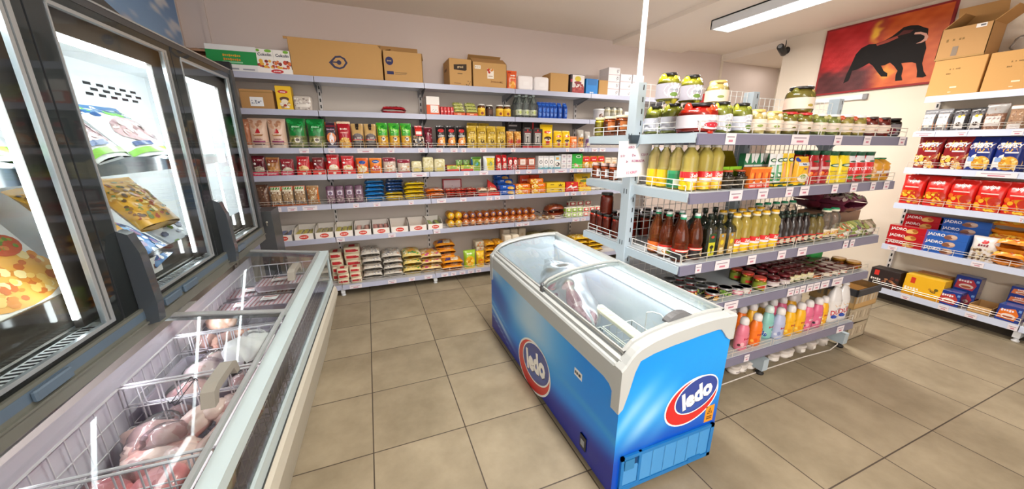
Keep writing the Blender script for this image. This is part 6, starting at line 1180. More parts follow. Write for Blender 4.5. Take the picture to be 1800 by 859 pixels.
# --- tray shelf
def ptray(w, h, d): return open_tray(w, h, d, 0xefe9e2, [('e', .5, .48, .24, .34, 0xd8402e), ('t', '~argeta', .5, .48, .26, 0xf4d8d0, .36)], h*.62, 'tray', 0xb9966a, 0xe9e2da)
SP7 = [(118, 262), (270, 440), (446, 606), (612, 770), (776, 922), (930, 1076), (1082, 1232), (1238, 1386), (1392, 1520)]
tins = [(0x5a6aa8, 0x8a9ac8), (0xd8c43a, 0xa8a82a), (0xc9b83a, 0x5a6a9a), (0xd8c82a, 0x9aa022), (0xd88a80, 0xe9c8b0), (0xc85a5a, 0xe8c4b4), (0xe0a890, 0xc87a6a), None, (0x6a9a3a, 0xd8d04a)]
nmt = ['blue', 'yellow and blue', 'yellow and purple', 'yellow', 'pink', 'red', 'few pink', '', 'green']
trays7 = []
for i, (a, b_) in enumerate(SP7):
    yt = 375-(375-215)*i/8; X0, X1, h = span(1, 7, a, b_, yt, 3.95); h = .105; w = (X1-X0)*.98
    inst(ptray(w, h, .30), 'display_tray', J('white pate display tray with a red oval', ('filled with %s tins' % nmt[i] if nmt[i] else 'standing almost empty'), nth(i, 9)), 'tray', ((X0+X1)/2, 3.95+.15, BACK_Z[1]+.0005), 0, 'white display trays with red ovals')
    if tins[i]:
        r_ = .026; tn = [('tin', MB().lathe([(r_*.9, 0), (r_, .003), (r_, .026), (r_*.95, .03)], 14, col=0xc9c4bc).mesh('tin', mat('tin_metal', None, .3, metal=.7))), ('foil_lid', MB().lathe([(r_*.98, .03), (r_*.9, .031)], 14, col=tins[i][0]).lathe([(r_*.55, .031), (r_*.4, .0315)], 12, col=tins[i][1]).mesh('foil_lid', LID()))]
        nx_ = max(1, int(w/.056)); n_r = 5 if i not in (6,) else 2
        for rr_ in range(n_r):
            for cc in range(nx_):
                inst(tn, 'pate_tin', J(nmt[i].replace('mixed ', '')+' lidded pate tin', '%s row, %s, in the %s white tray' % (['front', 'second', 'third', 'fourth', 'back'][rr_], nth(cc, nx_).split(' of')[0] or 'single', ORD[i])), 'tin', ((X0+X1)/2+(cc-(nx_-1)/2)*w*.96/nx_, 3.985+.053*rr_, BACK_Z[1]+.006+(.02 if n_r == 5 else .0)), 0, '%s pate tins in the %s tray' % (nmt[i], ORD[i]))
TN = [(220, 283), (285, 345), (345, 405), (403, 465), (465, 522), (522, 580), (580, 636), (636, 690), (690, 745), (745, 800), (800, 855), (855, 905), (905, 975)]
def sidetin(c1, c2, edge):
    def f(w, h, d):
        r = min(w*.56, h/2); m_ = MB(); m_.lathe([(r*.94, 0), (r, .004), (r, d-.004), (r*.95, d)], 22, col=edge); m_.xf(Matrix.Translation((0, -d/2, r)) @ Matrix.Rotation(-PI/2, 4, 'X'))
        l = MB(); S = lambda q, col, o, dz=0: l.lathe([(r*q, 0), (r*q, o)], 20, 0, 0, 0, col)
        l.lathe([(r*.93, 0), (r*.93, .002)], 22, col=c1); l.lathe([(r*.62, .002), (r*.62, .0028)], 20, col=c2, cy=-r*.1); l.lathe([(r*.34, .003), (r*.34, .0036)], 16, cy=-r*.32, cx=r*.1, col=0xd98a3a); l.lathe([(r*.22, .003), (r*.22, .0036)], 12, cy=r*.4, col=0xe9e4da)
        l.xf(Matrix.Translation((0, -d/2, r)) @ Matrix.Rotation(PI/2, 4, 'X')); return [('tin', m_.mesh('tin', mat('tin_metal', None, .3, metal=.7))), ('tin_end', l.mesh('tin_end', GLOSS()))]
    return f
for zb in (0, 1):
    h_t = .085
    R(1, 8, TN[:2], 250-15*0, 'yellow topped fish tin lying on edge' , sidetin(0xd8a41c, 0xe9c83a, 0xe0a020), 'tin', .15, 'fish_tin', zb=zb*h_t, hmax=h_t, Y=3.985+.03*zb, where='in %s tin row' % ('lower', 'upper')[zb], group='yellow fish tins')
    R(1, 8, TN[2:], 240, 'blue and orange fish tin lying on edge', sidetin(0x5a4a6e if zb else 0xa85a3a, 0xc98a4a, 0xe08428), 'tin', .15, 'fish_tin', zb=zb*h_t, hmax=h_t, Y=3.985+.03*zb, where='in %s tin row' % ('lower', 'upper')[zb], group='blue and orange fish tins')
R(1, 8, [(980, 1030), (1034, 1084), (1086, 1136)], 285, 'cream and brown tin beside the fish tins', sidetin(0xc9b080, 0x9a7a4a, 0xd8a05a), 'tin', .12, 'fish_tin', hmax=.085)
R(1, 8, [(980, 1030), (1034, 1084), (1086, 1136)], 250, 'pale striped upper tin beside the fish tins', sidetin(0xd8c8a0, 0xb09a6a, 0x4a3a34), 'tin', .12, 'fish_tin', zb=.085, hmax=.07)
R(1, 8, [(1068, 1212)], 195, 'pile of brown glossy bread bag on the tray shelf', lambda w, h, d: pillow(w, d, h, 0xa84a22, [('s', .1, .1, .9, .9, [0xc8703a, 0x7a2e14, 0xe8b08a], 16, .1)], 'bread_bag', None, 41, .008), 'bread bag', .16, 'bread_bag', Y=4.1, zb=.0)
yog = lambda c: (lambda w, h, d: brick(w, h, d, 0xe6e2d0, [('r', .08, .1, .92, .9, c), ('e', .5, .55, .25, .25, 0xf2f0e4), ('b', .0, .12, 0xf0ece0)], 'dessert_pack', None, .2, 42, [('r', .1, .2, .9, .8, c)]))
R(1, 8, [(1216, 1262), (1264, 1310), (1312, 1356)], 212, 'green dessert pack', yog(0x9ac43a), 'dessert pack', .07, 'dessert_pack', 2, group='green dessert packs')
R(1, 8, [(1360, 1408), (1410, 1458), (1460, 1508)], 206, 'red and white dessert pack', yog(0xd8504a), 'dessert pack', .07, 'dessert_pack', 2, group='red dessert packs')
R(1, 8, [(1240, 1300), (1304, 1364), (1368, 1430)], 158, 'red and grey dessert pack high in the back row', yog(0xb8484a), 'dessert pack', .07, 'dessert_pack', 3, Y=4.1, group='red and grey dessert packs')
# --- bottom shelf
fl = lambda w, h, d: brick(w, h*1.1, d, 0xe6d9bd, [('r', .1, .35, .75, .75, 0xc8262c), ('p', [(.55, .75), (.9, .6), (.9, .4), (.55, .4)], 0xb01e26), ('r', .1, .1, .5, .2, 0xd8c9a4)], 'flour_pack', CARD(), .3, 43, [('r', .2, .3, .7, .7, 0xd06060)], [('r', .3, .1, .7, .6, 0xc8262c)])
R(0, 7, [(580, 690)], 500, 'red and cream flour pack in the leftmost pile', fl, 'flour pack', .18, 'flour_pack', 4, Y=4.1, jit=.008, group='red and cream flour packs')
R(0, 7, [(702, 846)], 455, 'red and cream flour pack in the tall back pile', fl, 'flour pack', .18, 'flour_pack', 5, Y=4.1, jit=.008, group='red and cream flour packs')
R(0, 7, [(632, 738), (742, 836)], 630, 'red and cream flour pack in a front pile', fl, 'flour pack', .13, 'flour_pack', 3, Y=3.965, jit=.006, group='red and cream flour packs')
ri = lambda w, h, d: pillow(w, d, h*1.15, 0xd8d2c8, [('s', .06, .08, .94, .92, [0xefeae2, 0xb9b2ac, 0x8a8890, 0xf6f4ee, 0xd0a890], 40, .06)], 'rice_pack', None, 44, .006, [('s', .06, .05, .94, .95, [0xf0ece6, 0xa8a4a4, 0x6a6e80, 0xc9bdb0], 26, .06)])
R(0, 7, [(842, 1012)], 492, 'clear white rice pack in the left rice pile', ri, 'rice pack', .28, 'rice_pack', 4, jit=.01, group='clear white rice packs')
R(0, 7, [(1016, 1188)], 512, 'clear white rice pack in the right rice pile', ri, 'rice pack', .28, 'rice_pack', 4, jit=.01, group='clear white rice packs')
gr_ = lambda c1, c2, c3: (lambda w, h, d: pillow(w, d, h*1.15, c1, [('e', .5, .62, .2, .16, 0xe9a41e), ('s', .06, .08, .94, .92, [c2, c3, 0xf2e8c8], 26, .07), ('e', .5, .35, .2, .13, 0xe9a41e), ('e', .5, .85, .2, .1, 0xe9a41e)], 'grain_pack', None, 45, .006, [('r', .3, .3, .7, .7, c2), ('s', .06, .05, .94, .95, [c2, c3, 0xf2e8d0], 18, .07)]))
R(0, 7, [(1184, 1350)], 508, 'yellow and green polenta pack', gr_(0xe9d488, 0x2f9a5a, 0xf0c83a), 'grain pack', .3, 'grain_pack', 3, jit=.01)
R(0, 7, [(1334, 1518)], 514, 'yellow and pink polenta pack', gr_(0xecd09a, 0xd04a8a, 0xf0c02a), 'grain pack', .3, 'grain_pack', 3, jit=.01)
orr = lambda w, h, d: pillow(w, d, h*1.15, 0xe8961e, [('r', .45, .2, .8, .6, 0xf4ead0), ('r', .2, .3, .42, .55, 0x2d3f8e), ('s', .1, .6, .9, .9, [0xf2b63a, 0xd87a18], 10, .09)], 'flour_bag', None, 46, .006, [('r', .42, .2, .75, .9, 0xf4ead0), ('r', .12, .3, .38, .8, 0x2d3f8e)])
R(0, 8, [(130, 298)], 515, 'orange flour bag in the back pile', orr, 'flour bag', .2, 'flour_bag', 4, Y=4.08, jit=.008)
R(0, 8, [(182, 360)], 660, 'orange flour bag in the front pile', orr, 'flour bag', .2, 'flour_bag', 2, Y=3.965, jit=.006)
R(0, 8, [(362, 466)], 576, 'green and yellow pouch with a bowl picture', lambda w, h, d: bag(w, h, d, 0x9ac22a, [('t', '~Purra', .5, .82, .1, 0xf2f0d8, .6), ('e', .5, .4, .4, .3, 0xf0b020), ('s', .2, .15, .8, .55, [0xf6d23a, 0xd88a1a, 0xf8e68a], 14, .1), ('b', 0, .08, 0xe9c020)], 'pouch', seed=47), 'pouch', .09)
R(0, 8, [(468, 538)], 582, 'narrow yellow pouch right of the green pouch', lambda w, h, d: bag(w, h, d, 0xecbc1a, [('e', .5, .35, .36, .2, 0xe07a1a), ('s', .1, .1, .9, .9, [0xf6d84a, 0xd89a14], 14, .12)], 'pouch', seed=48), 'pouch', .08)
R(0, 8, [(462, 540)], 502, 'pale cream pack in the pile behind the pouches', lambda w, h, d: brick(w, h*1.1, d, 0xe0d4b8, [('s', .1, .1, .9, .9, [0xd88a5a, 0xefe6d0, 0xc9b890], 12, .1)], 'grain_pack', None, .3, 49), 'grain pack', .16, 'grain_pack', 4, Y=4.1, jit=.006)
R(0, 8, [(546, 622), (626, 704)], 512, 'orange yellow pasta pack', lambda w, h, d: pillow(w, d, h*1.15, 0xeaa41e, [('s', .08, .1, .92, .9, [0xf2bc4a, 0xd88414, 0xf6d488], 24, .09)], 'pasta_pack', None, 50, .006, [('s', .08, .1, .92, .9, [0xf2bc4a, 0xd88414], 12, .09)]), 'pasta pack', .24, 'pasta_pack', 4, Y=4.0, jit=.006)
R(0, 8, [(692, 754), (757, 820), (823, 884)], 396, 'cream paper flour pack in the back piles', lambda w, h, d: brick(w, h*1.05, d, 0xe4d6c0, [('r', .3, .3, .6, .6, 0xcfb99a)], 'flour_pack', CARD(), .3, 51), 'flour pack', .14, 'flour_pack', 3, Y=4.12, jit=.006, group='cream flour packs behind the blue freezer')
R(0, 8, [(705, 765), (768, 830)], 450, 'cream paper flour pack in a front pile', lambda w, h, d: brick(w, h*1.05, d, 0xe9dcc6, [('r', .3, .3, .6, .6, 0xd6c2a4)], 'flour_pack', CARD(), .3, 52), 'flour pack', .13, 'flour_pack', 3, Y=3.97, jit=.005, group='cream flour packs behind the blue freezer')
R(0, 8, [(1290, 1400), (1405, 1545)], 462, 'yellow polenta bag right of the blue freezer', lambda w, h, d: pillow(w, d, h*1.15, 0xe6bc2a, [('s', .08, .1, .92, .9, [0xf2dc8a, 0xd89c18, 0xf6ecc0], 22, .09)], 'grain_bag', None, 53, .006, [('s', .08, .1, .92, .9, [0xf2dc8a, 0xd89c18], 12, .09)]), 'grain bag', .24, 'grain_bag', 4, jit=.006)
R(0, 8, [(930, 1050), (1060, 1180)], 440, 'dull green and cream bag in the back corner pile', lambda w, h, d: pillow(w, d, h*1.15, 0xa89a6a, [('s', .08, .1, .92, .9, [0xc9c09a, 0x7a7a4a], 16, .09)], 'grain_bag', None, 54, .006), 'grain bag', .24, 'grain_bag', 3, jit=.006)
# ------------------------------------------------------------------ goods on the gondola
def gpos(lv, c, xa, xb, yt, Y=None, X=None, zb=0):
    """photo columns xa..xb, top row yt of a thing standing on gondola level lv at depth Y (or in the end row at X) -> x, y, width, height"""
    z = GZ[lv]+zb; pa, py = cp(c, xa, yt); pb, _ = cp(c, xb, yt); pm = (pa+pb)/2
    if Y is None:
        yy = py+40
        for _ in range(5): Y = on_x(pm, yy, X)[0]; yy = (py+proj(X, Y, z)[1])/2
    x, zt = on_y(pm, py, Y); ym = (py+proj(x, Y, z)[1])/2
    return on_y(pm, ym, Y)[0], Y, on_y(pb, ym, Y)[0]-on_y(pa, ym, Y)[0], zt-z
def G(lv, c, spans, yt, desc, build, cat, Y=1.43, X=None, zb=0, name=None, where='', group=None, rows=1, dy=.1, wmax=None, hfix=None, wsc=.97, rownames=None, rz=0):
    A = [gpos(lv, c, a, b_, yt, Y if X is None else None, X, zb) for a, b_ in spans]; n = len(A)
    w = sum(q[2] for q in A)/n*wsc; h = hfix or sum(q[3] for q in A)/n
    if wmax: w = min(w, wmax)
    parts = build(w, h)
    rn = rownames or (['front row', 'second row', 'third row', 'back row'] if rows > 1 else [''])
    for r_ in range(rows):
        for i, q in enumerate(A):
            inst(parts, name or parts[0][0], J(desc, ' '.join(x for x in (nth(i, n), where) if x), rn[r_]), cat, (min(q[0]+.012*r_, GX1-w/2+.01), q[1]+dy*r_, GZ[lv]+zb+.0005), rz, group or (desc+'s' if n*rows > 1 else None))
    return w, h
ovl = [('r', 0, 0, 1, 1, 0xb9bcc8), ('e', .5, .5, .2, .62, 0xe4e2e6), ('e', .5, .24, .08, .16, 0x6a8a3a), ('r', .42, .52, .58, .58, 0x9a98a4), ('r', .44, .64, .56, .69, 0x9a98a4)]
CUC = ([0xd0c432, 0xb0b030, 0xe2d040, 0x909a34], 46, .02, 1.6)
def cj(w, h): return jar(w/2, h, 0x98983c, 0x1c1c1e, (.1, .56, 0xb4b8c4, ovl, .12, .88), CUC, .62, .014, .62, .9)
def pep(w, h): return jar(w/2, h, 0xc01d12, 0x1c1c1e, (.14, .58, 0xc9c4cc, [('e', .5, .45, .2, .55, 0xf0e6ea), ('e', .5, .25, .1, .2, 0xc8283a), ('r', .44, .5, .56, .56, 0xa88a98)], .12, .88), ([0xd83018, 0xb8140e, 0xe8481e], 40, .024, 1.4), .72, .016, .62, .9)
def cau(w, h): return jar(w/2, h, 0xd8bf78, 0xd8b464, (.14, .6, 0xe9d8c4, [('e', .78, .5, .1, .4, 0x6a5a58), ('e', .4, .4, .06, .12, 0x8a9a4a)], .1, .9), ([0xf0dfa8, 0xe0c47a, 0xf4ead0], 36, .024, 1.0), .7, .014, .62, .92)
def mix(col, cols, lidc, lt=None): return lambda w, h: jar(w/2, h, col, lidc, (.16, .58, 0xe6d6c6, [('e', .84, .62, .07, .3, 0x5a4a58), ('e', .45, .3, .05, .12, cols[0])], .12, .9), (cols, 36, .02, 1.3), .76, .014, .66, .92)
TS = 'on the gondola top shelf'
w0, h0 = G(4, 'a', [(735, 1048)], 445, 'large jar of red peppers with a black lid', pep, 'jar', Y=1.43, name='pepper_jar', where=TS)
_, hc = G(4, 'a', [(1034, 1250), (1258, 1450)], 432, 'large jar of green cucumbers with a black lid', cj, 'jar', Y=1.43, name='pickle_jar', where='beside the red pepper jar', wmax=.112)
G(4, 'a', [(522, 720)], 440, 'large jar of green cucumbers', cj, 'jar', X=1.585, name='pickle_jar', where='behind the red pepper jar at the gondola end', wmax=.112, hfix=hc)
G(4, 'a', [(345, 520)], 480, 'large jar of green cucumbers', cj, 'jar', X=1.585, name='pickle_jar', where='nearest the corner post on the gondola end', wmax=.112, hfix=hc)
G(4, 'a', [(452, 712), (718, 938)], 128, 'gherkin jar with a white oval label', lambda w, h: jar(w/2, h, 0xa8a02e, 0x1c1c1e, (.06, .6, 0xb4b8c4, [('r', 0, 0, 1, 1, 0xa9a6b2), ('e', .45, .52, .17, .5, 0xf4f2f6), ('e', .45, .26, .07, .14, 0x6a8a3a), ('r', .38, .55, .52, .6, 0x8a98a4)], .1, .9), ([0xf0d42a, 0xdcc428, 0xf6e048, 0xb8b030], 44, .02, 1.3), .6, .014, .62, .9), 'jar', Y=1.52, zb=hc+.001, name='pickle_jar', where='stacked at the gondola end', wmax=.115)
G(4, 'a', [(968, 1228)], 290, 'jar of pale cauliflower stacked on other jars behind the cucumbers', cau, 'jar', Y=1.58, zb=hc+.001, name='vegetable_jar', wmax=.12, hfix=.13)
G(4, 'a', [(1444, 1612)], 508, 'cream cauliflower jar with a beige label', cau, 'jar', Y=1.42, name='vegetable_jar', where='right after the cucumber jars', wmax=.1)
G(4, 'b', [(24, 206)], 358, 'cream cauliflower jar with a yellow lid', cau, 'jar', Y=1.42, name='vegetable_jar', where='left of the red lidded jars', wmax=.1)
_, hr = G(4, 'b', [(204, 350), (358, 540)], 372, 'red lidded jar of mixed pickles', mix(0x8a7a2a, [0x6a6a22, 0xb0982e, 0x8a8a34], 0xc8262a), 'jar', Y=1.42, name='vegetable_jar', where=TS, wmax=.1)
G(4, 'b', [(550, 688), (694, 834)], 392, 'white lidded jar of green peppers', mix(0x8a9248, [0xa8a85a, 0x7a8a3e, 0xc0b878], 0xe9e6ea), 'jar', Y=1.42, name='vegetable_jar', where=TS, wmax=.1)
G(4, 'b', [(846, 982), (988, 1126)], 404, 'white lidded jar of yellow pickles with a red pepper strip', mix(0xb09a4a, [0xc8b060, 0xb84a22, 0xd0c080, 0x9a8a3a], 0xe9e6ea), 'jar', Y=1.42, name='vegetable_jar', where=TS, wmax=.1)
G(4, 'b', [(1132, 1262), (1268, 1398)], 425, 'dark lidded jar of red beetroot', mix(0x7a1e1a, [0xa83a2a, 0x8a241e, 0x5a1414], 0x3a2a2c), 'jar', Y=1.42, name='vegetable_jar', where=TS, wmax=.1)
G(4, 'b', [(1402, 1506), (1512, 1618)], 442, 'dark cherry jar with a grey label', lambda w, h: jar(w/2, h, 0x2a1216, 0x2c2628, (.06, .66, 0xa8a0a8, [('e', .3, .4, .1, .3, 0x8a1e3a), ('e', .65, .5, .14, .36, 0xe4dce0), ('e', .5, .3, .06, .2, 0x3a1a22)], .1, .9), None, .8, .014, .74, .9), 'jar', Y=1.42, name='cherry_jar', where='on gondola top shelf', wmax=.1)
_, _ = G(4, 'b', [(245, 585)], 135, 'large jar of layered vegetables with a black lid stacked on the red lidded jars', mix(0x8a7a34, [0xb09a44, 0x7a7a2e, 0xc84a22, 0xd8b868], 0x1c1c1e), 'jar', Y=1.48, zb=hr+.001, name='vegetable_jar', wmax=.15, hfix=.15)
for i, (x, nm, f, hh) in enumerate(((1.75, 'cucumbers behind the front cucumber jars, left one', cj, hc), (1.9, 'cucumbers behind the front cucumber jars, right one', cj, hc), (2.06, 'cauliflower in the second row', cau, .14), (2.22, 'mixed pickles under the stacked vegetable jar, left one', mix(0x8a7a2a, [0x6a6a22, 0xb0982e, 0x8a8a34], 0xc8262a), hr), (2.36, 'mixed pickles under the stacked vegetable jar, right one', mix(0x8a7a2a, [0x6a6a22, 0xb0982e, 0x8a8a34], 0xc8262a), hr))):
    inst(f(.108, hh), 'vegetable_jar', 'jar of '+nm, 'jar', (x, 1.58 if i < 3 else 1.55, GZ[4]+.0005))
inst(carton(.14, .08, .1, 0x9a2420, [('s', .1, .1, .9, .9, [0xd8432a, 0x3a2a1e, 0xe8b04a], 10, .12)]), 'carton', 'small red patterned carton behind the cauliflower jar at the wire panel', 'carton', (1.98, 1.73, GZ[4]+hc+.0005-.0))
inst(carton(.3, hc-.004, .1, 0xb08a5a, []), 'carton', 'kraft carton supporting the red patterned carton at the wire panel', 'carton', (1.98, 1.73, GZ[4]+.0005))
# second gondola shelf
def oilb(lab, laycol):
    def f(w, h):
        r = w/2; pr = [(r*.85, 0), (r*.98, .008), (r, .02), (r, h*.42), (r*.95, h*.44)]
        for k in range(7): z = h*(.46+.042*k); pr += [(r*.97, z), (r*.92, z+h*.025)]
        pr += [(r*.92, h*.75), (r*.7, h*.83), (r*.42, h*.9), (r*.36, h*.92), (r*.36, h*.95)]
        return bottle(pr, 0xf6e478, (r*.42, h*.055, 0xf0ece4), (r*1.015, h*.035, h*.42, lab, laycol), .46, tint=0xfffbe4)
    return f
sel = [('b', .66, 1, 0xd8262a), ('t', 'Selin', .5, .8, .22, 0xf6eee8, .3, 0, .2), ('r', .3, .48, .7, .64, 0xe9e6f0), ('e', .62, .2, .12, .3, 0xd89018), ('e', .62, .2, .06, .16, 0x5a3018), ('e', .36, .3, .1, .2, 0xf2cc20), ('t', 'Selin', .0, .8, .22, 0xf6eee8, .3)]
ob = oilb(0xf0c81e, sel); oy = oilb(0xf0c818, [('r', .2, .3, .4, .4, 0xd8a810)]); ogr = oilb(0x2a8a5a, [('r', .35, .2, .65, .5, 0xd8e4dc), ('b', .8, 1, 0x3aa06a)])
S2 = 'on the second gondola shelf'
wo, ho = G(3, 'c', [(1068, 1236), (1248, 1366), (1362, 1478)], 200, 'sunflower oil bottle with a red and yellow label', ob, 'bottle', Y=1.41, name='oil_bottle', where=S2, wmax=.085)
G(3, 'c', [(950, 1076)], 200, 'oil bottle with a green label', ogr, 'bottle', X=1.57, name='oil_bottle', where='behind the corner bottle of the second gondola shelf', wmax=.085, hfix=ho)
G(3, 'c', [(728, 838), (834, 946)], 200, 'oil bottle with a plain yellow label', oy, 'bottle', X=1.57, name='oil_bottle', where='next to the paper notice', wmax=.085, hfix=ho)
for i, x in enumerate((1.665, 1.755, 1.845)): inst(ob(wo, ho), 'oil_bottle', 'sunflower oil bottle in the second row behind the labelled ones, '+nth(i, 3), 'bottle', (x, 1.51, GZ[3]+.0005), 0, 'second row of sunflower oil bottles')
def olv(w, h): return [('cup', MB().lathe([(w*.36, .0), (w*.46, h*.5), (w*.47, h*.56)], 16, col=0x3a3428).mesh('cup', mat('wet_preserve', None, .25, coat=.3))), ('sleeve', MB().box(-w/2, -.028, h*.16, w/2, .028, h*.2, 0xd8d0c0).box(-w/2, .026, 0, w/2, .03, h, 0x8ac42a).mesh('sleeve', CARD())), ('olives', (lambda m: ([m.blob((random.uniform(-.3, .3)*w, random.uniform(-.02, .0), h*(.25+.5*random.random())), (.011, .011, .011), [0x2a221e, 0x4a3e34, 0x1e1a18][k % 3], 0, 7, 5) for k in range(26)], m)[1])(MB()).mesh('olives', mat('wet_preserve', None, .25, coat=.3))), ('lid', MB().lathe([(w*.3, h*.78), (w*.32, h*.86)], 14, col=0xc85a3a).mesh('lid', LID()))]
G(3, 'c', [(1476, 1598), (1602, 1738)], 440, 'tub of black olives in lime green sleeve', olv, 'olive tub', Y=1.41, name='olive_tub', where=S2)
inst([('tray', MB().prism([(-.05, 0), (.07, 0), (.07, .2), (.0, .2), (-.05, .1)], -.1, -.096, 0xb0a01e, 0, 'x').prism([(-.05, 0), (.07, 0), (.07, .2), (.0, .2), (-.05, .1)], .096, .1, 0xb0a01e, 0, 'x').box(-.1, .066, 0, .1, .07, .2, 0xb8a824).box(-.1, -.05, 0, .1, .07, .004, 0xb0a01e).box(-.1, -.05, 0, .1, -.046, .1, 0xc8b82a).mesh('tray', CARD()))], 'display_tray', 'yellow green open display tray behind the olive tubs', 'tray', (2.02, 1.60, GZ[3]+.0005))
tab = lambda w, h: carton(w, h, .05, 0xe8741e, [('e', .3, .6, .2, .14, 0xf09a3a), ('p', [(.6, .75), (.75, .75), (.8, .3), (.55, .3)], 0xb83a1a), ('e', .68, .2, .2, .12, 0xf0e6dc), ('b', 0, .24, 0xd83418), ('t', 'TABASCO', .5, .11, .13, 0xf8ece4, .9), ('b', .92, 1, 0xf0a84a)], 'sauce_box')
G(3, 'd', [(172, 240), (242, 308), (310, 376)], 358, 'orange hot sauce box with a red base band', tab, 'sauce box', Y=1.39, name='sauce_box', where=S2)
def tube(c1, lay, capc=0x1f5a40, top=False):
    def f(w, h):
        W, D = w/2, w*.3; mb = MB(); 
        def S(u, v, o): t = (u-.5)*PI; k = (1-.35*ss(.6, 1, v)) if top else 1-.85*ss(.15, 1, v); dd = D*k+.002+o; return (W*math.sin(t)*(1-(.25*ss(.8, 1, v) if top else .03*v)), -dd*math.cos(t), h*(.87*v if top else .12+.88*v))
        mb.grid(lambda u, v: S(u, v, 0), 14, 12, c1); mb.grid(lambda u, v: (-S(u, v, 0)[0], -S(u, v, 0)[1], S(u, v, 0)[2]), 14, 12, c1)
        paint(mb, S, w*1.3/h, lay, 0, .0012, 10); cpm = MB().lathe([(w*.34, 0), (w*.36, h*.1), (w*.38, h*.13)], 16, col=capc, sy=.75, cz=(h*.865 if top else 0))
        return [('tube', mb.mesh('tube', GLOSS())), ('cap', cpm.mesh('cap', mat('plastic_cap', None, .35)))]
    return f
gbk = lambda w, h: carton(w, h, .04, 0x2a7a50, [('p', [(0, 1), (.5, 1), (.3, .7), (0, .8)], 0xe9ecea), ('p', [(.6, 1), (1, 1), (1, .75), (.8, .7)], 0xe9ecea), ('b', .6, .66, 0xe9ecea)], 'sauce_box')
G(3, 'd', [(118, 205), (210, 290), (292, 384)], 222, 'green and white sauce box behind the orange boxes', gbk, 'sauce box', Y=1.47, name='sauce_box', where=S2)
ov = lambda bg, e: [('e', .5, .78, .32, .07, 0x1f5a40), ('e', .5, .78, .22, .04, 0xd8e4d0)]+e
G(3, 'd', [(388, 452), (456, 520)], 228, 'white and green horseradish tube with a striped label', tube(0xe6e8ea, [('r', .15, .05, .85, .62, 0x2a8a4a), ('s', .15, .06, .85, .35, [0xe8d02a, 0x3a9ad0, 0xf0f0e8, 0x1a5a34], 14, .1), ('r', .3, .36, .7, .6, 0xcfe0d4)]+ov(0, [])), 'sauce tube', Y=1.40, name='sauce_tube', where=S2)
G(3, 'd', [(505, 560), (565, 628)], 222, 'yellow mustard tube with a dark oval', tube(0xe9c41e, ov(0, [('p', [(.4, .65), (.6, .65), (.7, .1), (.3, .1)], 0xe8a868)])), 'sauce tube', Y=1.40, name='sauce_tube', where=S2)
G(3, 'd', [(362, 680)], 512, 'low yellow display tray with dark ovals under the tubes', lambda w, h: open_tray(w, h, .1, 0xf0c81e, [('e', .2, .5, .09, .3, 0x2a5a3a), ('e', .52, .5, .09, .3, 0x2a5a3a), ('e', .83, .5, .09, .3, 0x2a5a3a)]), 'tray', Y=1.41, name='display_tray')
G(3, 'd', [(636, 770)], 256, 'yellow mayonnaise pouch with a blue round mark', lambda w, h: bag(w, h, .06, 0xeeb41e, [('e', .16, .9, .14, .08, 0x2a48b0), ('r', .1, .68, .9, .8, 0xd8e0e8), ('t', '~MAJON', .5, .74, .08, 0x2a3a8a, .7), ('t', '~EZA', .5, .58, .09, 0x3a4a9a, .6), ('e', .5, .25, .4, .16, 0xf4ecd8), ('e', .4, .3, .2, .08, 0x8aa84a)], 'mayonnaise_pouch', seed=60), 'pouch', Y=1.40, name='mayonnaise_pouch')
ket = tube(0xa81420, [('e', .5, .78, .22, .035, 0x1f5a40), ('r', .2, .5, .8, .6, 0xd8b0b0), ('s', .15, .08, .9, .4, [0xd8461e, 0xe88a2a, 0x7a0c14], 10, .14)], top=True)
G(3, 'd', [(770, 868), (880, 978)], 195, 'dark red ketchup bottle with a green cap', lambda w, h: [p for p in ket(w, h)], 'ketchup bottle', Y=1.41, name='ketchup_bottle', where=S2, rows=2, dy=.09)
G(3, 'd', [(955, 1062), (1070, 1165)], 200, 'bright yellow mustard bottle with a green oval', tube(0xf2d41a, [('e', .5, .64, .3, .06, 0x1f5a40), ('e', .5, .64, .22, .035, 0xd8e4d0), ('t', '~Gorusica', .5, .42, .07, 0xb8a050, .7, 0, .3), ('r', .3, .33, .7, .345, 0xb8a050)], top=True), 'mustard bottle', Y=1.41, name='mustard_bottle', where=S2, rows=2, dy=.09)
G(3, 'd', [(1130, 1222), (1224, 1312), (1314, 1410)], 205, 'red ketchup bottle with a white top', tube(0xd81c22, [('b', .74, 1, 0xe4e2e6), ('e', .5, .78, .2, .035, 0x1f5a40), ('t', 'KETCHUP', .5, .5, .13, 0xf6eeee, .95), ('p', [(.2, .3), (.8, .3), (.6, .12), (.3, .15)], 0xe84a30), ('e', .5, .16, .25, .08, 0x3a8a3a), ('b', 0, .06, 0x9a1418)], top=True), 'ketchup bottle', Y=1.41, name='ketchup_bottle', where=S2, rows=2, dy=.09)
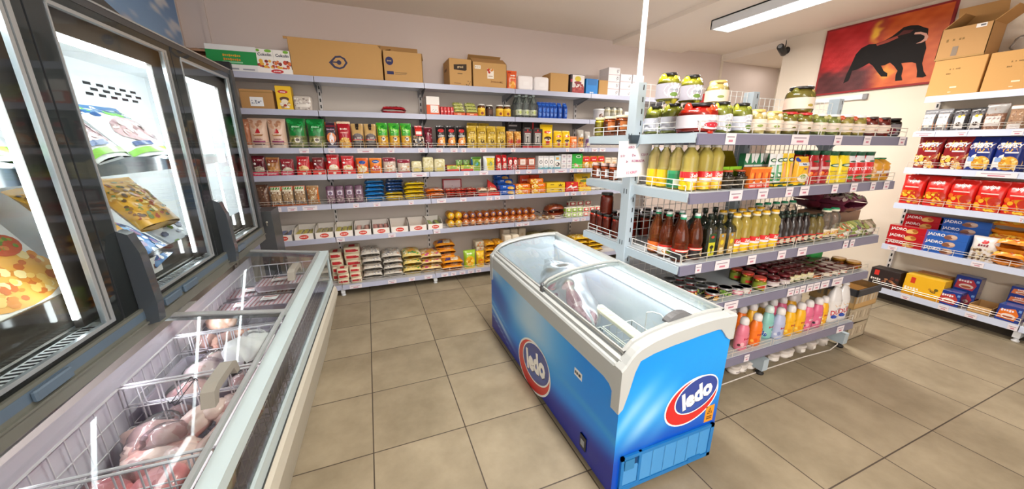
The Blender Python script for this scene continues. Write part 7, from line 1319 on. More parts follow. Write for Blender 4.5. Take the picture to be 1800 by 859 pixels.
# dark green caps line: upturned screw caps on the tall bottles of the second row
slim = lambda c1, cap, lab: (lambda w, h: bottle([(w*.46, 0), (w*.5, .01), (w*.5, h*.58), (w*.44, h*.66), (w*.5, h*.72), (w*.3, h*.84), (w*.18, h*.9), (w*.18, h*.95)], c1, (w*.22, h*.06, cap), (w*.505, h*.12, h*.5, lab, [('r', .4, .5, .6, .8, 0xe4e0e0), ('s', .3, .1, .7, .5, [0xe9c04a, 0x8a1a1a], 6, .05)]), .8, solid=True))
G(3, 'd', [(1370, 1466), (1510, 1590)], 262, 'yellow dressing bottle with a small green cap', slim(0xd89a2a, 0x2a7a4a, 0xc88a2a), 'bottle', Y=1.42, name='sauce_bottle', where='on second gondola shelf')
G(3, 'd', [(1452, 1520), (1590, 1656)], 282, 'dark red dressing bottle', slim(0xa81a1e, 0x8a1418, 0xb82226), 'bottle', Y=1.42, name='sauce_bottle', where='on second gondola shelf')
G(3, 'd', [(1470, 1540), (1542, 1610)], 245, 'red and blue box in the second row at the far end', lambda w, h: carton(w, h, .06, 0xb81a20, [('b', .84, 1, 0x2a3a9a), ('r', .2, .3, .8, .6, 0xd8d0d0)], 'sauce_box'), 'sauce box', Y=1.52, name='sauce_box')
# third gondola shelf
S3 = 'on the third gondola shelf'
def vin(w, h, body=0x9a4a2a, tint=0xeec49a, lab=0xd8583a, lay=None):
    r = w/2; pr = [(r*.85, 0), (r, .01), (r*.97, h*.12), (r, h*.24), (r*.93, h*.3), (r*1.0, h*.42), (r*.95, h*.5), (r*.86, h*.58), (r*.66, h*.7), (r*.42, h*.8), (r*.33, h*.86), (r*.33, h*.92)]
    return bottle(pr, body, (r*.34, h*.06, 0xf0f0ee), (r*1.02, h*.06, h*.27, lab, lay or [('b', .75, 1, 0xd8362e), ('b', 0, .72, 0x28262a), ('e', .62, .4, .12, .34, 0xd8c890), ('e', .62, .4, .08, .2, 0xc83a2a), ('r', .3, .8, .6, .92, 0xf0d8d0)]), .3, ring=0x1f9a6a, tint=tint)
vin2 = lambda w, h: vin(w, h, 0xb8642e, 0xf2c894, 0xe07a2a, [('b', .6, 1, 0xe8742a), ('r', .2, .2, .8, .5, 0xf0c08a)])
vin3 = lambda w, h: vin(w, h, 0x9a4a2a, 0xeec49a, 0xe9e4dc, [('b', .8, 1, 0xd8362e), ('e', .5, .4, .2, .3, 0xd88a3a), ('e', .5, .36, .12, .2, 0x6a9a3a)])
wv, hv = G(2, 'e', [(872, 1030), (1022, 1142)], 232, 'amber vinegar bottle with a black and red label', vin, 'bottle', Y=1.415, name='vinegar_bottle', where=S3, wmax=.088)
G(2, 'e', [(754, 890)], 200, 'amber vinegar bottle with a white fruit label', vin3, 'bottle', X=1.575, name='vinegar_bottle', where='second from the corner along the gondola end', wmax=.088, hfix=hv)
G(2, 'e', [(656, 786)], 200, 'amber vinegar bottle with an orange label', vin2, 'bottle', X=1.575, name='vinegar_bottle', where='third from the corner along the gondola end', wmax=.088, hfix=hv)
inst(vin(wv, hv), 'vinegar_bottle', 'amber vinegar bottle in the second row, partly hidden between the front ones', 'bottle', (1.68, 1.52, GZ[2]+.0005))
def olive(lab, lay):
    def f(w, h):
        b = MB(); k = w*.46; b.lathe([(k*1.15, 0), (k*1.25, .006), (k*1.25, h*.62), (k*1.1, h*.7), (k*.5, h*.78), (k*.36, h*.84), (k*.34, h*.95)], 4, col=0x1a2016); b.xf(Matrix.Rotation(PI/4, 4, 'Z'))
        l = MB(); y = -k*.885; l.box(-k*.72, y-.001, h*.04, k*.72, y, h*.56, lab); paint(l, lambda u, v, o: (-k*.72+1.44*k*u, y-.001-o, h*(.04+.52*v)), 1.44*k/(h*.52), lay, 0, .0005, 2)
        return [('bottle', b.mesh('bottle', mat('dark_green_glass', None, .12, coat=.6))), ('cap', MB().lathe([(k*.44, 0), (k*.46, h*.1), (k*.4, h*.11)], 14, cz=h*.88, col=0x1f2a22).mesh('cap', mat('plastic_cap', None, .35))), ('label', l.mesh('label', CARD()))]
    return f
G(2, 'e', [(1152, 1262)], 245, 'dark olive oil bottle with a yellow tree label', olive(0xc9c42a, [('b', .62, 1, 0x24482c), ('e', .5, .86, .26, .06, 0xb83a2e), ('e', .5, .42, .3, .08, 0x2a2a16), ('p', [(.44, .4), (.56, .4), (.62, .14), (.38, .14)], 0x2a2a16)]), 'bottle', Y=1.41, name='olive_oil_bottle', wmax=.075)
G(2, 'e', [(1254, 1346), (1340, 1436)], 248, 'dark olive oil bottle with a golden label', olive(0xa8863a, [('e', .5, .9, .16, .06, 0x8aa8c8), ('e', .5, .6, .26, .12, 0xd8c020), ('r', .2, .25, .8, .36, 0xe9dcae), ('r', .2, .12, .8, .18, 0xe9dcae)]), 'bottle', Y=1.41, name='olive_oil_bottle', where=S3, wmax=.075)
for i in range(3): inst(olive(0xa8863a, [])(.07, hv*.98), 'olive_oil_bottle', 'dark olive oil bottle in the second row, '+nth(i, 3), 'bottle', (1.78+.085*i, 1.52, GZ[2]+.0005), 0, 'second row of dark olive oil bottles')
sun = lambda cap: (lambda w, h: bottle([(w*.43, 0), (w*.5, .01), (w*.5, h*.32), (w*.46, h*.36), (w*.49, h*.5), (w*.43, h*.56), (w*.5, h*.68), (w*.46, h*.76), (w*.26, h*.85), (w*.2, h*.9), (w*.2, h*.94)], 0xf2da6a, (w*.26, h*.06, cap), (w*.51, h*.05, h*.38, 0xf0c61e, sel[:-1]), .48, ring=0xf2ecd8, tint=0xfdf4cc))
ws, hs_ = G(2, 'f', [(6, 112), (96, 208), (200, 306), (296, 396), (388, 488)], 232, 'yellow capped sunflower oil bottle', sun(0xf0b81e), 'bottle', Y=1.415, name='oil_bottle', where=S3, wmax=.08, rows=2, dy=.1)
dk = lambda w, h: bottle([(w*.44, 0), (w*.5, .01), (w*.5, h*.38), (w*.44, h*.5), (w*.5, h*.6), (w*.4, h*.72), (w*.2, h*.84), (w*.2, h*.92)], 0x1c1214, (w*.25, h*.08, 0x24362c), (w*.51, h*.06, h*.32, 0x2a2024, [('e', .5, .5, .12, .3, 0xd8c8b0), ('b', .8, 1, 0xb83a30), ('r', .25, .2, .4, .6, 0xc84a3a)]), .85, solid=True)
G(2, 'f', [(474, 552), (550, 600), (596, 668), (664, 722), (722, 790)], 258, 'slim dark balsamic bottle', dk, 'bottle', Y=1.41, name='vinegar_bottle', where=S3, rows=2, dy=.085)
lt = lambda w, h: bottle([(w*.44, 0), (w*.5, .01), (w*.5, h*.38), (w*.44, h*.5), (w*.5, h*.6), (w*.4, h*.72), (w*.2, h*.84), (w*.2, h*.92)], 0xa8965a, (w*.25, h*.08, 0x24362c), (w*.51, h*.06, h*.32, 0x3a4230, [('e', .5, .5, .14, .34, 0xe0d4a8), ('e', .5, .45, .08, .2, 0xc84a3a), ('b', .8, 1, 0xb83a30)]), .5, tint=0xe8dca8)
G(2, 'f', [(794, 858), (860, 932)], 262, 'slim pale vinegar bottle with a dark green cap', lt, 'bottle', Y=1.41, name='vinegar_bottle', where=S3)
clr = lambda w, h: bottle([(w*.44, 0), (w*.5, .01), (w*.49, h*.2), (w*.5, h*.4), (w*.47, h*.5), (w*.5, h*.6), (w*.48, h*.72), (w*.3, h*.84), (w*.22, h*.9), (w*.22, h*.94)], 0xd8ccc0, (w*.27, h*.06, 0x2a9a6a), (w*.51, h*.1, h*.34, 0xe6dcc8, [('e', .5, .5, .14, .34, 0xd8a860), ('e', .55, .5, .06, .16, 0xb83a2a), ('r', .2, .1, .4, .4, 0xd8c030)]), .18, ring=0xf2ecd8, tint=0xf0e8e0)
G(2, 'f', [(924, 1000), (1002, 1080)], 200, 'clear alcohol vinegar bottle with a green cap', clr, 'bottle', Y=1.42, name='vinegar_bottle', where=S3)
for i in range(5): inst(clr(.075, hs_*1.02), 'vinegar_bottle', 'green capped bottle behind the dark bottles, '+nth(i, 5), 'bottle', (2.46+.09*i, 1.60, GZ[2]+.0005), 0, 'green capped bottles in the back row')
sal = lambda c, cs: (lambda w, h: bag(w, h, .1, c, [('s', .05, .05, .95, .95, cs, 44, .09), ('e', .4, .4, .22, .14, 0xe4e4dc)], 'salad_bag', seed=70))
G(2, 'f', [(1056, 1172)], 352, 'clear bag of pickled salad with an orange corner', sal(0x9a9a6a, [0xe0541e, 0xc8c08a, 0x6a8a4a, 0xe8e0c0]), 'salad bag', Y=1.40, name='salad_bag')
G(2, 'f', [(1172, 1312)], 332, 'clear bag of green pickled salad next to the orange cornered bag', sal(0x8a9a4a, [0xa8b05a, 0x5a7a3a, 0xd8d0a0, 0x7a4a6a]), 'salad bag', Y=1.40, name='salad_bag')
G(2, 'f', [(1314, 1458)], 322, 'clear bag of red and green salad at the far end of the third shelf', sal(0x8a7a5a, [0x7a2a4a, 0x9aa05a, 0xc8b8a0, 0x5a6a3a]), 'salad bag', Y=1.40, name='salad_bag')
G(2, 'f', [(1064, 1300)], 150, 'bag of purple red cabbage stacked on the salad bags', lambda w, h: pillow(w, .2, .13, 0x6a2a3e, [('s', .05, .05, .95, .95, [0x8a3a54, 0x4a1a2e, 0xb07a84, 0x7a8a4a, 0xc8b0a8], 50, .08)], 'salad_bag', None, 71, .01, [('s', .05, .05, .95, .95, [0x8a3a54, 0x7a8a4a, 0xc8b0a8], 20, .08)]), 'salad bag', Y=1.55, zb=.15, name='salad_bag')
G(2, 'f', [(876, 1140)], 112, 'dark red cabbage bag at the back of the third gondola shelf', lambda w, h: pillow(w, .18, .14, 0x5a1a2a, [('s', .05, .05, .95, .95, [0x7a2a3a, 0x3a1018, 0xa06a70], 40, .08)], 'salad_bag', None, 72, .01), 'salad bag', Y=1.68, zb=.16, name='salad_bag')
G(2, 'f', [(1064, 1300)], 300, 'low carton carrying the purple cabbage bags', lambda w, h: carton(w*1.3, .15, .2, 0x8a6a54), 'carton', Y=1.6, name='carton', hfix=.15)
# fourth gondola shelf: cans and jars in rows
S4 = 'on the fourth gondola shelf'
cn = lambda c, lay: (lambda w, h: can(w/2, h, c, lay))
chick = cn(0x2a2a2e, [('b', .82, 1, 0xb8262a), ('s', .2, .1, .8, .7, [0xe0a84a, 0xc88a3a, 0xf0c878], 30, .03)]); peas = cn(0x2a2e26, [('s', .2, .05, .8, .75, [0x8ab04a, 0x5a8a2a, 0xb8cc7a], 34, .03), ('r', .56, .5, .78, .8, 0xe8d8dc), ('t', 'DEI', .67, .66, .2, 0xc8283a, .2)])
wc_, hc_ = G(1, 'g', [(196, 290)], 282, 'chickpea can with a black and red label', chick, 'can', Y=1.40, name='food_can', where=S4, wmax=.08)
G(1, 'g', [(280, 368)], 240, 'green pea can with a black label', peas, 'can', Y=1.42, name='food_can', where=S4, wmax=.08, hfix=hc_)
G(1, 'g', [(362, 428)], 256, 'small pink labelled can', cn(0xd87a92, [('r', .3, .3, .7, .7, 0xf0d8dc), ('b', .85, 1, 0xe8e0e0)]), 'can', Y=1.395, name='food_can', wmax=.07)
G(1, 'g', [(402, 482)], 250, 'white labelled can with a red drawing', cn(0xe6e0dc, [('s', .3, .1, .7, .6, [0xc8404a, 0x8a5a5a], 8, .03), ('b', .86, 1, 0xd0c8c4)]), 'can', Y=1.395, name='food_can', wmax=.075)
k = 0
CANS = [(x, y) for y in (1.49, 1.575, 1.66) for x in (1.62, 1.71, 1.80, 1.89, 1.98)]
CANS += [(1.56, 1.40), (1.64, 1.40)]
cv = chick(.078, hc_); pv = peas(.078, hc_)
for i, (x, y) in enumerate(CANS):
    rn = 'front row, '+('first', 'second')[i-15]+' from left' if i > 14 else '%s row, %s from left' % (('second', 'third', 'back')[i//5], ORD[i % 5])
    inst(cv if i % 3 else pv, 'food_can', 'dark labelled food can on the fourth gondola shelf, '+rn, 'can', (x, y, GZ[1]+.0005), 0, 'dark food cans')
jc = lambda fill, lid, lab, lay=(), bits=None: (lambda w, h: jar(w/2, h, fill, lid, (.14, .66, lab, list(lay), .2, .8), bits, .86, .014, .78, .9))
JR = [((486, 574), 'g', 195, 'yellow pickle jar with a red lid', jc(0x9a8a24, 0xc8402c, 0x8a9a2e, [('r', .2, .2, .8, .6, 0xd83a2a)], ([0xb8a82e, 0x8a8a24, 0xc8662a], 24, .016, 1.2)))]
G(1, 'g', [(486, 574)], 195, 'yellow pickle jar with a red lid', JR[0][4], 'jar', Y=1.40, name='pickle_jar', where=S4, rows=3, dy=.09, wmax=.08)
dj = jc(0x4a1018, 0x6a1a22, 0xd8c8cc, [('r', .2, .1, .8, .5, 0xe8e0e0), ('b', .8, 1, 0x5a1a20)])
dj2 = jc(0x5a1412, 0x5a1a1e, 0xd0c89a, [('e', .5, .5, .3, .4, 0xe4dcc0), ('b', 0, .2, 0x4a5a2a)])
G(1, 'g', [(582, 644), (648, 704)], 182, 'dark red jam jar with a grey label', dj, 'jar', Y=1.40, name='jam_jar', where=S4, rows=4, dy=.085, wmax=.075)
G(1, 'h', [(0, 40), (42, 82), (84, 124), (126, 165)], 160, 'dark red spread jar with an oval label', dj2, 'jar', Y=1.40, name='spread_jar', where=S4, rows=4, dy=.085, wmax=.075)
G(1, 'h', [(168, 222)], 180, 'orange spread jar with a picture label', jc(0xc8501e, 0x5a2a22, 0xd87a3a, [('e', .5, .4, .3, .3, 0xe8d8c8), ('e', .5, .4, .18, .18, 0x4a3a3a)]), 'jar', Y=1.40, name='spread_jar', where=S4, rows=3, dy=.085, wmax=.09)
G(1, 'h', [(224, 286), (288, 330), (332, 372)], 150, 'bright red ajvar jar with a white label', jc(0xb8281a, 0x5a1a1c, 0xe8dcc8, [('r', .3, .2, .7, .7, 0xf0e8dc), ('e', .5, .4, .1, .2, 0xb83a2a)]), 'jar', Y=1.40, name='ajvar_jar', where=S4, rows=4, dy=.085, wmax=.09)
G(1, 'h', [(374, 402), (404, 432)], 132, 'brown red spread jar', jc(0x6a2418, 0x4a1a1a, 0x8a5a3a), 'jar', Y=1.42, name='spread_jar', where=S4, rows=3, dy=.085, wmax=.08)
G(1, 'h', [(434, 480), (482, 530)], 100, 'orange vegetable jar with a yellow lid', jc(0xc8682a, 0xd8a038, 0xb8702e, [('s', .1, .1, .9, .9, [0x8a9a2e, 0xd8541e, 0xe8b04a], 10, .06)]), 'jar', Y=1.42, name='vegetable_jar', where='on fourth gondola shelf', rows=2, dy=.09, wmax=.1)
inst(carton(.2, .19, .012, 0x2aa04a, [('r', .2, .2, .8, .8, 0x3ab85a)]), 'green_card', 'green display card standing behind the orange vegetable jars', 'card', (3.32, 1.64, GZ[1]+.0005))
# bottom gondola shelf: detergents
S5 = 'on the bottom gondola shelf'
def soft(col, lay, cap=0xeae6e6):
    def f(w, h):
        r = w/2; pr = [(r*.9, 0), (r, .012), (r, h*.3), (r*.96, h*.5), (r*.86, h*.66), (r*.62, h*.76), (r*.5, h*.8)]
        return bottle(pr, col, (r*.5, h*.2, cap), (r*1.012, h*.08, h*.5, col, lay), .9, [(r*.52, 0), (r*.56, .004), (r*.52, h*.14), (r*.36, h*.2)], solid=True, sy=.72)
    return f
dl = lambda c, d2: [('t', '~Dixi', .5, .7, .18, c, .2, .2), ('s', .3, .05, .7, .5, d2, 10, .05), ('t', '~Dixi', .95, .7, .18, c, .2)]
X0s = 0
wd_, hd_ = G(0, 'g', [(386, 472)], 440, 'pink softener bottle with a pattern of faces', soft(0xe07a92, dl(0xb8203a, [0x5a2a34, 0xf0b8c0, 0xb84a64])), 'detergent bottle', Y=1.40, name='softener_bottle', where=S5, wmax=.1)
G(0, 'g', [(458, 556)], 430, 'orange softener bottle', soft(0xf0781e, dl(0xb81a22, [0xf8b84a, 0xe85a1a, 0xf8e0b0])), 'detergent bottle', Y=1.405, name='softener_bottle', where=S5+' right of the pink one', wmax=.1, hfix=hd_)
G(0, 'g', [(534, 622)], 382, 'pale teal softener bottle', soft(0x8ac8c0, dl(0xb82a3a, [0xe4f0ec, 0x2a5aa0, 0x6ab0a8]), 0xd8e6e2), 'detergent bottle', Y=1.44, name='softener_bottle', where=S5, wmax=.1, hfix=hd_*1.06)
G(0, 'g', [(596, 690)], 425, 'lavender softener bottle', soft(0xb4bcdc, dl(0xa82a5a, [0xe0e4f4, 0x8a94c0, 0xd0a8cc])), 'detergent bottle', Y=1.405, name='softener_bottle', where=S5, wmax=.1, hfix=hd_)
ysf = soft(0xf0b41c, dl(0xb81a22, [0xf8d85a, 0xe89a14, 0xf8ecb0])); psf = soft(0xe06a90, dl(0xf0d8e0, [0x2a2430, 0xf0a8c0, 0xb8406a]))
G(0, 'g', [(660, 752)], 405, 'yellow softener bottle', ysf, 'detergent bottle', Y=1.405, name='softener_bottle', where=S5+' next to the lavender one', wmax=.1, hfix=hd_)
G(0, 'h', [(48, 128)], 410, 'yellow softener bottle', ysf, 'detergent bottle', Y=1.405, name='softener_bottle', where=S5+' left of the pink pair', wmax=.1, hfix=hd_)
G(0, 'h', [(100, 184), (166, 240)], 372, 'deep pink softener bottle with a grey band', psf, 'detergent bottle', Y=1.41, name='softener_bottle', where=S5, wmax=.1, hfix=hd_)
G(0, 'h', [(204, 282)], 360, 'slim yellow softener bottle', ysf, 'detergent bottle', Y=1.41, name='softener_bottle', where='left of the white detergent jugs', wmax=.09, hfix=hd_)
for i, x in enumerate((1.95, 2.06, 2.17, 2.28, 2.39, 2.5, 2.61, 2.72, 2.83, 2.94)):
    inst((ysf, soft(0xf0781e, dl(0xb81a22, [0xf8b84a, 0xe85a1a])), psf, soft(0x8ac8c0, dl(0xb82a3a, [0xe4f0ec, 0x2a5aa0])))[(0, 1, 3, 0, 1, 0, 0, 2, 2, 0)[i]](wd_, hd_), 'softener_bottle', J(('yellow', 'orange', 'teal', 'yellow', 'orange', 'yellow', 'yellow', 'pink', 'pink', 'yellow')[i]+' softener bottle in the second row of the bottom gondola shelf', nth(i, 10)), 'detergent bottle', (x, 1.525, GZ[0]+.0005), 0, 'second row of softener bottles')
def jug(w, h):
    b = MB(); r = w/2; pr = [(r*.92, 0), (r, .015), (r, h*.5), (r*.94, h*.62), (r*.7, h*.78), (r*.34, h*.88), (r*.28, h*.92), (r*.28, h*.95)]; b.lathe(pr, 22, col=0xe2e0e0, sy=.62)
    hd_m = MB(); hd_m.wire([(r*.3, 0, h*.86), (r*.75, 0, h*.82), (r*.98, 0, h*.62), (r*.95, 0, h*.42)], r*.14, 0xe2e0e0, n=8)
    lb = wraplabel(r*1.01, h*.08, h*.5, 0xe4e2e2, [('t', 'DUEL', .5, .42, .26, 0xc81e2a, .3, .12), ('p', [(.4, .84), (.6, .84), (.56, .7), (.44, .7)], 0xe0a83a), ('e', .42, .18, .05, .1, 0x2a4aa8), ('e', .46, .16, .04, .08, 0x3a5ab8), ('r', .52, .16, .64, .19, 0xc83a4a), ('t', '~cool', .5, .6, .08, 0x9a9aa4, .16)], 28, .0, 1)
    for v in lb[1].vertices: v.co.y *= .62
    return [('jug', b.mesh('jug', mat('opaque_bottle', None, .3, coat=.3))), ('handle', hd_m.mesh('handle', mat('opaque_bottle', None, .3, coat=.3))), ('cap', MB().lathe([(r*.33, 0), (r*.34, h*.05), (r*.28, h*.07)], 16, cz=h*.93, col=0xf2f0f0).mesh('cap', mat('plastic_cap', None, .35))), lb]
G(0, 'h', [(252, 372), (358, 468)], 278, 'large white detergent jug with red lettering', jug, 'detergent jug', Y=1.42, name='detergent_jug', where='on bottom gondola shelf', hfix=.31, wmax=.14)
inst(jug(.14, .31), 'detergent_jug', 'third white detergent jug standing behind the left jug', 'detergent jug', (3.06, 1.58, GZ[0]+.0005))
# things on the floor under and beside the gondola
cup = [('cup', MB().lathe([(.035, 0), (.045, .05), (.047, .055)], 18, col=0xe6ded6).mesh('cup', CARD())), ('lid', MB().lathe([(.048, .055), (.048, .062), (.03, .064)], 18, col=0xd8cfc8).mesh('lid', LID())), wraplabel(.043, .014, .026, 0xf2ece6, [('r', .4, .3, .7, .6, 0x9a9090)], 20, .1, .9)]
CU = [('g', 400, 770), ('g', 462, 770), ('g', 500, 745), ('g', 630, 690), ('g', 736, 690), ('h', 64, 735), ('h', 128, 700), ('h', 190, 675), ('h', 254, 645)]
for i, (c, x, y) in enumerate(CU):
    px, py = cp(c, x, y); X, Y_ = on_z(px, py, .02); inst(cup, 'cup', 'white tub on the floor under the gondola, '+nth(i, len(CU)), 'tub', (X, 1.46, 0), .3*i, 'white tubs under the gondola')
cb2 = MB(); cb2.wire([(1.9, 1.38, .006), (2.5, 1.39, .006), (3.0, 1.385, .006), (3.3, 1.37, .006), (3.42, 1.385, .02), (3.46, 1.42, .12), (3.45, 1.44, .2)], .004, 0xe4ded8, n=6); tag(cb2.build('cable', mat('white_cable', 0xe4ded8, .5)), 'thin white cable running along the floor below the gondola front', 'cable')
def crate(w, h, d, base, rim=None, sd=1):
    mb = MB(); r = random.Random(sd); t = .006; mb.box(-w/2, -d/2, 0, w/2, d/2, t, base)
    for a, b_, c, d_ in ((-w/2, -d/2, w/2, -d/2+t), (-w/2, d/2-t, w/2, d/2), (-w/2, -d/2, -w/2+t, d/2), (w/2-t, -d/2, w/2, d/2)): mb.box(a, b_, 0, c, d_, h, base)
    for fx in (-1, 1): 
        for q in range(7): y = -d/2+d*q/7; mb.box(fx*w/2-(.004 if fx > 0 else 0), y+.008, h*.3, fx*w/2+(.004 if fx < 0 else .0)+fx*.003, y+d/7-.008, h*.75, [0xb8aa92, 0xa89a84, 0xcabca4][q % 3])
    for q in range(8): x = -w/2+w*q/8; mb.box(x+.008, -d/2-.003, h*.3, x+w/8-.008, -d/2, h*.75, [0xb8aa92, 0xa89a84, 0xcabca4][q % 3])
    out = [('crate', mb.mesh('crate', CARD()))]
    if rim:
        rm = MB(); e = .008
        for a, b_, c, d_ in ((-w/2-e, -d/2-e, w/2+e, -d/2+t), (-w/2-e, d/2-t, w/2+e, d/2+e), (-w/2-e, -d/2-e, -w/2+t, d/2+e), (w/2-t, -d/2-e, w/2+e, d/2+e)): rm.box(a, b_, h-.055, c, d_, h, 0x3a3a3e)
        out.append(('dark_rim', rm.mesh('dark_rim', CARD())))
    return out
c1 = crate(.30, .145, .30, 0xb5a78f)
inst(c1, 'fruit_crate', 'grey brown cardboard fruit crate at the bottom of the stack beside the gondola', 'crate', (3.71, 1.56, 0), .04, 'cardboard crates'); inst(c1, 'fruit_crate', 'grey brown cardboard fruit crate in the middle of the stack beside the gondola', 'crate', (3.72, 1.57, .146), -.03, 'cardboard crates')
inst(crate(.34, .17, .32, 0xc09a62, True, 3), 'fruit_crate', 'open cardboard crate with a dark rim on top of the stack beside the gondola', 'crate', (3.73, 1.57, .292), .02, 'cardboard crates')
# back side of the gondola seen past the corner post
hj = lambda fill, lid, wh: (lambda w, h: jar(w/2, h, fill, lid, (.3, .7, wh, [('r', .2, .3, .8, .6, 0xc8a890)], .35, .65) if wh else None, None, .88, .016, .8, .92))
G(4, 'c', [(158, 254)], 5, 'yellow honey jar behind the corner post', hj(0xd8c23a, 0xd8cca0, None), 'jar', X=1.57, name='honey_jar', hfix=.125, wmax=.1)
G(4, 'c', [(256, 362), (368, 500)], 5, 'amber honey jar with a patterned lid behind the corner post', hj(0xa84a14, 0xe4cdb0, 0xb86a30), 'jar', X=1.57, name='honey_jar', hfix=.125, wmax=.1)
G(3, 'c', [(138, 212), (218, 306), (308, 400)], 400, 'orange jar with a striped lid and white label behind the notice', lambda w, h: jar(w/2, h, 0xc8541e, 0xe0c0b8, (.12, .62, 0xe6e2e4, [('r', .3, .3, .7, .5, 0xa89aa8)], .4, .62), None, .9, .02, .82, .92), 'jar', X=1.57, name='preserve_jar', wmax=.095)
rp = lambda w, h: jar(w/2, h, 0xa02a12, 0x24241f, (.1, .6, 0x4a3a3c, [('r', .1, .2, .9, .7, 0x6a5a5e)], .56, .8), ([0xd8461e, 0xb82a14, 0xe8a03a, 0xc83a1a], 40, .018, 1.2), .86, .016, .76, .92)
wr_, hr_ = G(2, 'e', [(96, 166), (154, 228), (214, 296), (298, 388)], 280, 'red pepper jar with a black lid left of the corner post', rp, 'jar', X=1.575, name='pepper_jar', wmax=.1, hfix=.15)
G(2, 'e', [(198, 300)], 85, 'red pepper jar stacked on the others left of the corner post', rp, 'jar', X=1.575, zb=hr_+.001, name='pepper_jar', wmax=.1, hfix=.15)
for r_ in range(3):
    for i in range(5): inst(rp(wr_, .15), 'pepper_jar', 'red pepper jar behind the wire panel, %s row, %s' % (('near', 'middle', 'far')[r_], nth(i, 5)), 'jar', (1.69+.11*i, 2.17-.11*r_, GZ[2]+.0005), 0, 'red pepper jars behind the wire panel')
# ------------------------------------------------------------------ goods on the right wall shelving (fronts face the left)
RN = ['bottom shelf', 'fifth shelf', 'fourth shelf', 'third shelf', 'second shelf', 'top shelf']
XI = 4.905
def rspan(lv, c, x0, x1, yt, X=None, zb=0):
    X = X or XI; z = RZ[lv]+zb; pa, py = cp(c, x0, yt); pb, _ = cp(c, x1, yt); pm = (pa+pb)/2
    Ym, zt = on_x(pm, py, X); ym = (py+proj(X, Ym, z)[1])/2
    for _ in range(3): Ym = on_x(pm, ym, X)[0]; ym = (py+proj(X, Ym, z)[1])/2
    zt = on_x(pm, py, X)[1]; return on_x(pa, ym, X)[0], on_x(pb, ym, X)[0], zt-z
def W(lv, c, spans, yt, desc, build, cat, d=.08, name=None, stack=1, X=None, zb=0, wsc=.97, group=None, hmax=None, rows=1, jit=0):
    X = X or XI; A = [rspan(lv, c, a, b_, yt if not isinstance(yt, list) else yt[i], X, zb) for i, (a, b_) in enumerate(spans)]; n = len(A)
    w = sum(a-b_ for a, b_, _ in A)/n*wsc; h = sum(q[2] for q in A)/n; h = min(h, hmax) if hmax else h; parts = build(w, h/stack, d); r = random.Random(n+lv)
    for rw in range(rows):
        for i, (a, b_, _) in enumerate(A):
            for k in range(stack):
                inst(parts, name or parts[0][0], J(desc, (nth(i, n)+' ' if n > 1 else '')+'on right wall '+RN[lv], lvl_of(k, stack), 'second row' if rw else ''), cat, (X+d/2+rw*(d+.005)+(r.uniform(0, jit) if stack > 1 else 0), (a+b_)/2, RZ[lv]+zb+k*h/stack+.0005), -PI/2, group or (desc+'s' if n*stack*rows > 1 else None))
    return parts
def topbox(w, h, d): return kraft(w, h, d, [('r', .45, .2, .58, .24, 0xe6d6b8), ('t', '~A x 500', .45, .72, .05, 0x8a6a3a, .4, .1), ('t', '~TAP', .35, .6, .05, 0x8a6a3a, .3, .1), ('r', .44, .08, .5, .1, 0xe6d6b8)], base=0xc9995a)
def opbox(w, h, d):
    return kraft(w, h, d, [('t', '~A x 50', .34, .62, .12, 0x8a6a3a, .4, .1), ('r', .32, .1, .44, .4, 0x8a7a6a), ('r', .68, .88, .88, 1.0, 0xe9e4e0), ('r', .76, .92, .86, .97, 0x6a6a70), ('b', 0, .06, 0xb08850)], [('l', 2.35, .15), ('b', 1.95, .2), ('r', .75, .14), ('f', 3.0, .03)], 0xb98d58)
for i, (y0, y1, zb, f, lb, d, x) in enumerate(((1.86, 1.55, .0, topbox, 'kraft carton at the far end of the right wall top shelf under the open carton', .24, 4.89), (1.535, 1.2, .0, topbox, 'kraft carton second from the far end of the right wall top shelf', .26, 4.89), (1.185, .8, .0, topbox, 'kraft carton at the right edge of the view on the right wall top shelf', .26, 4.9), (1.87, 1.58, .305, opbox, 'open kraft carton with raised flaps on the right wall top shelf', .24, 4.89))):
    hh = .303 if zb == 0 else .25; inst(f(y0-y1, hh, d), 'cardboard_box', lb, 'cardboard box', (x+d/2, (y0+y1)/2, RZ[5]+zb+.0005), -PI/2)
pbag = thing('plastic_bag', 'crumpled clear plastic bag behind the open carton on the right wall top shelf', 'plastic bag', (5.14, 1.42, RZ[5]+.304)); MB().blob((0, 0, .075), (.045, .1, .075), 0xffffff, 0, 12, 9, None, .2, 4).build('film', see_through('crumpled_film', 0xf0eeec, body=.25, rough=.2, bodycol=0xf0ece8), pbag)
nut = lambda base, cs, lab: (lambda w, h, d: bag(w, h, d, base, [('s', .04, .04, .96, .9, cs, 60, .055)]+lab, 'snack_bag', seed=80, seal=.12))
W(4, 'p', [(425, 556), (552, 690)], 282, 'clear snack bag with orange and white label', nut(0x8a8a8e, [0xb8b8ba, 0x6a6a6e, 0x9a7a5a], [('r', .1, .3, .9, .78, 0xe8e2e0), ('p', [(.05, .12), (.95, .12), (.95, .4), (.5, .3), (.05, .4)], 0xe8862a), ('r', .3, .18, .7, .32, 0xf2ece4), ('r', .25, .6, .75, .68, 0x9aa0a8)]), 'snack bag', .07, rows=2)
W(4, 'p', [(700, 852), (858, 1012)], 272, 'clear snack bag with white and yellow label', nut(0x5a585c, [0x8a888c, 0x3a383c, 0x9a9698], [('b', .86, 1, 0x2a2628), ('r', .3, .1, .9, .66, 0xe8e4e2), ('p', [(.4, .62), (.5, .72), (.62, .68), (.8, .74), (.84, .56)], 0xd8b82a), ('e', .6, .3, .18, .09, 0x4a3a34)]), 'snack bag', .07, rows=2)
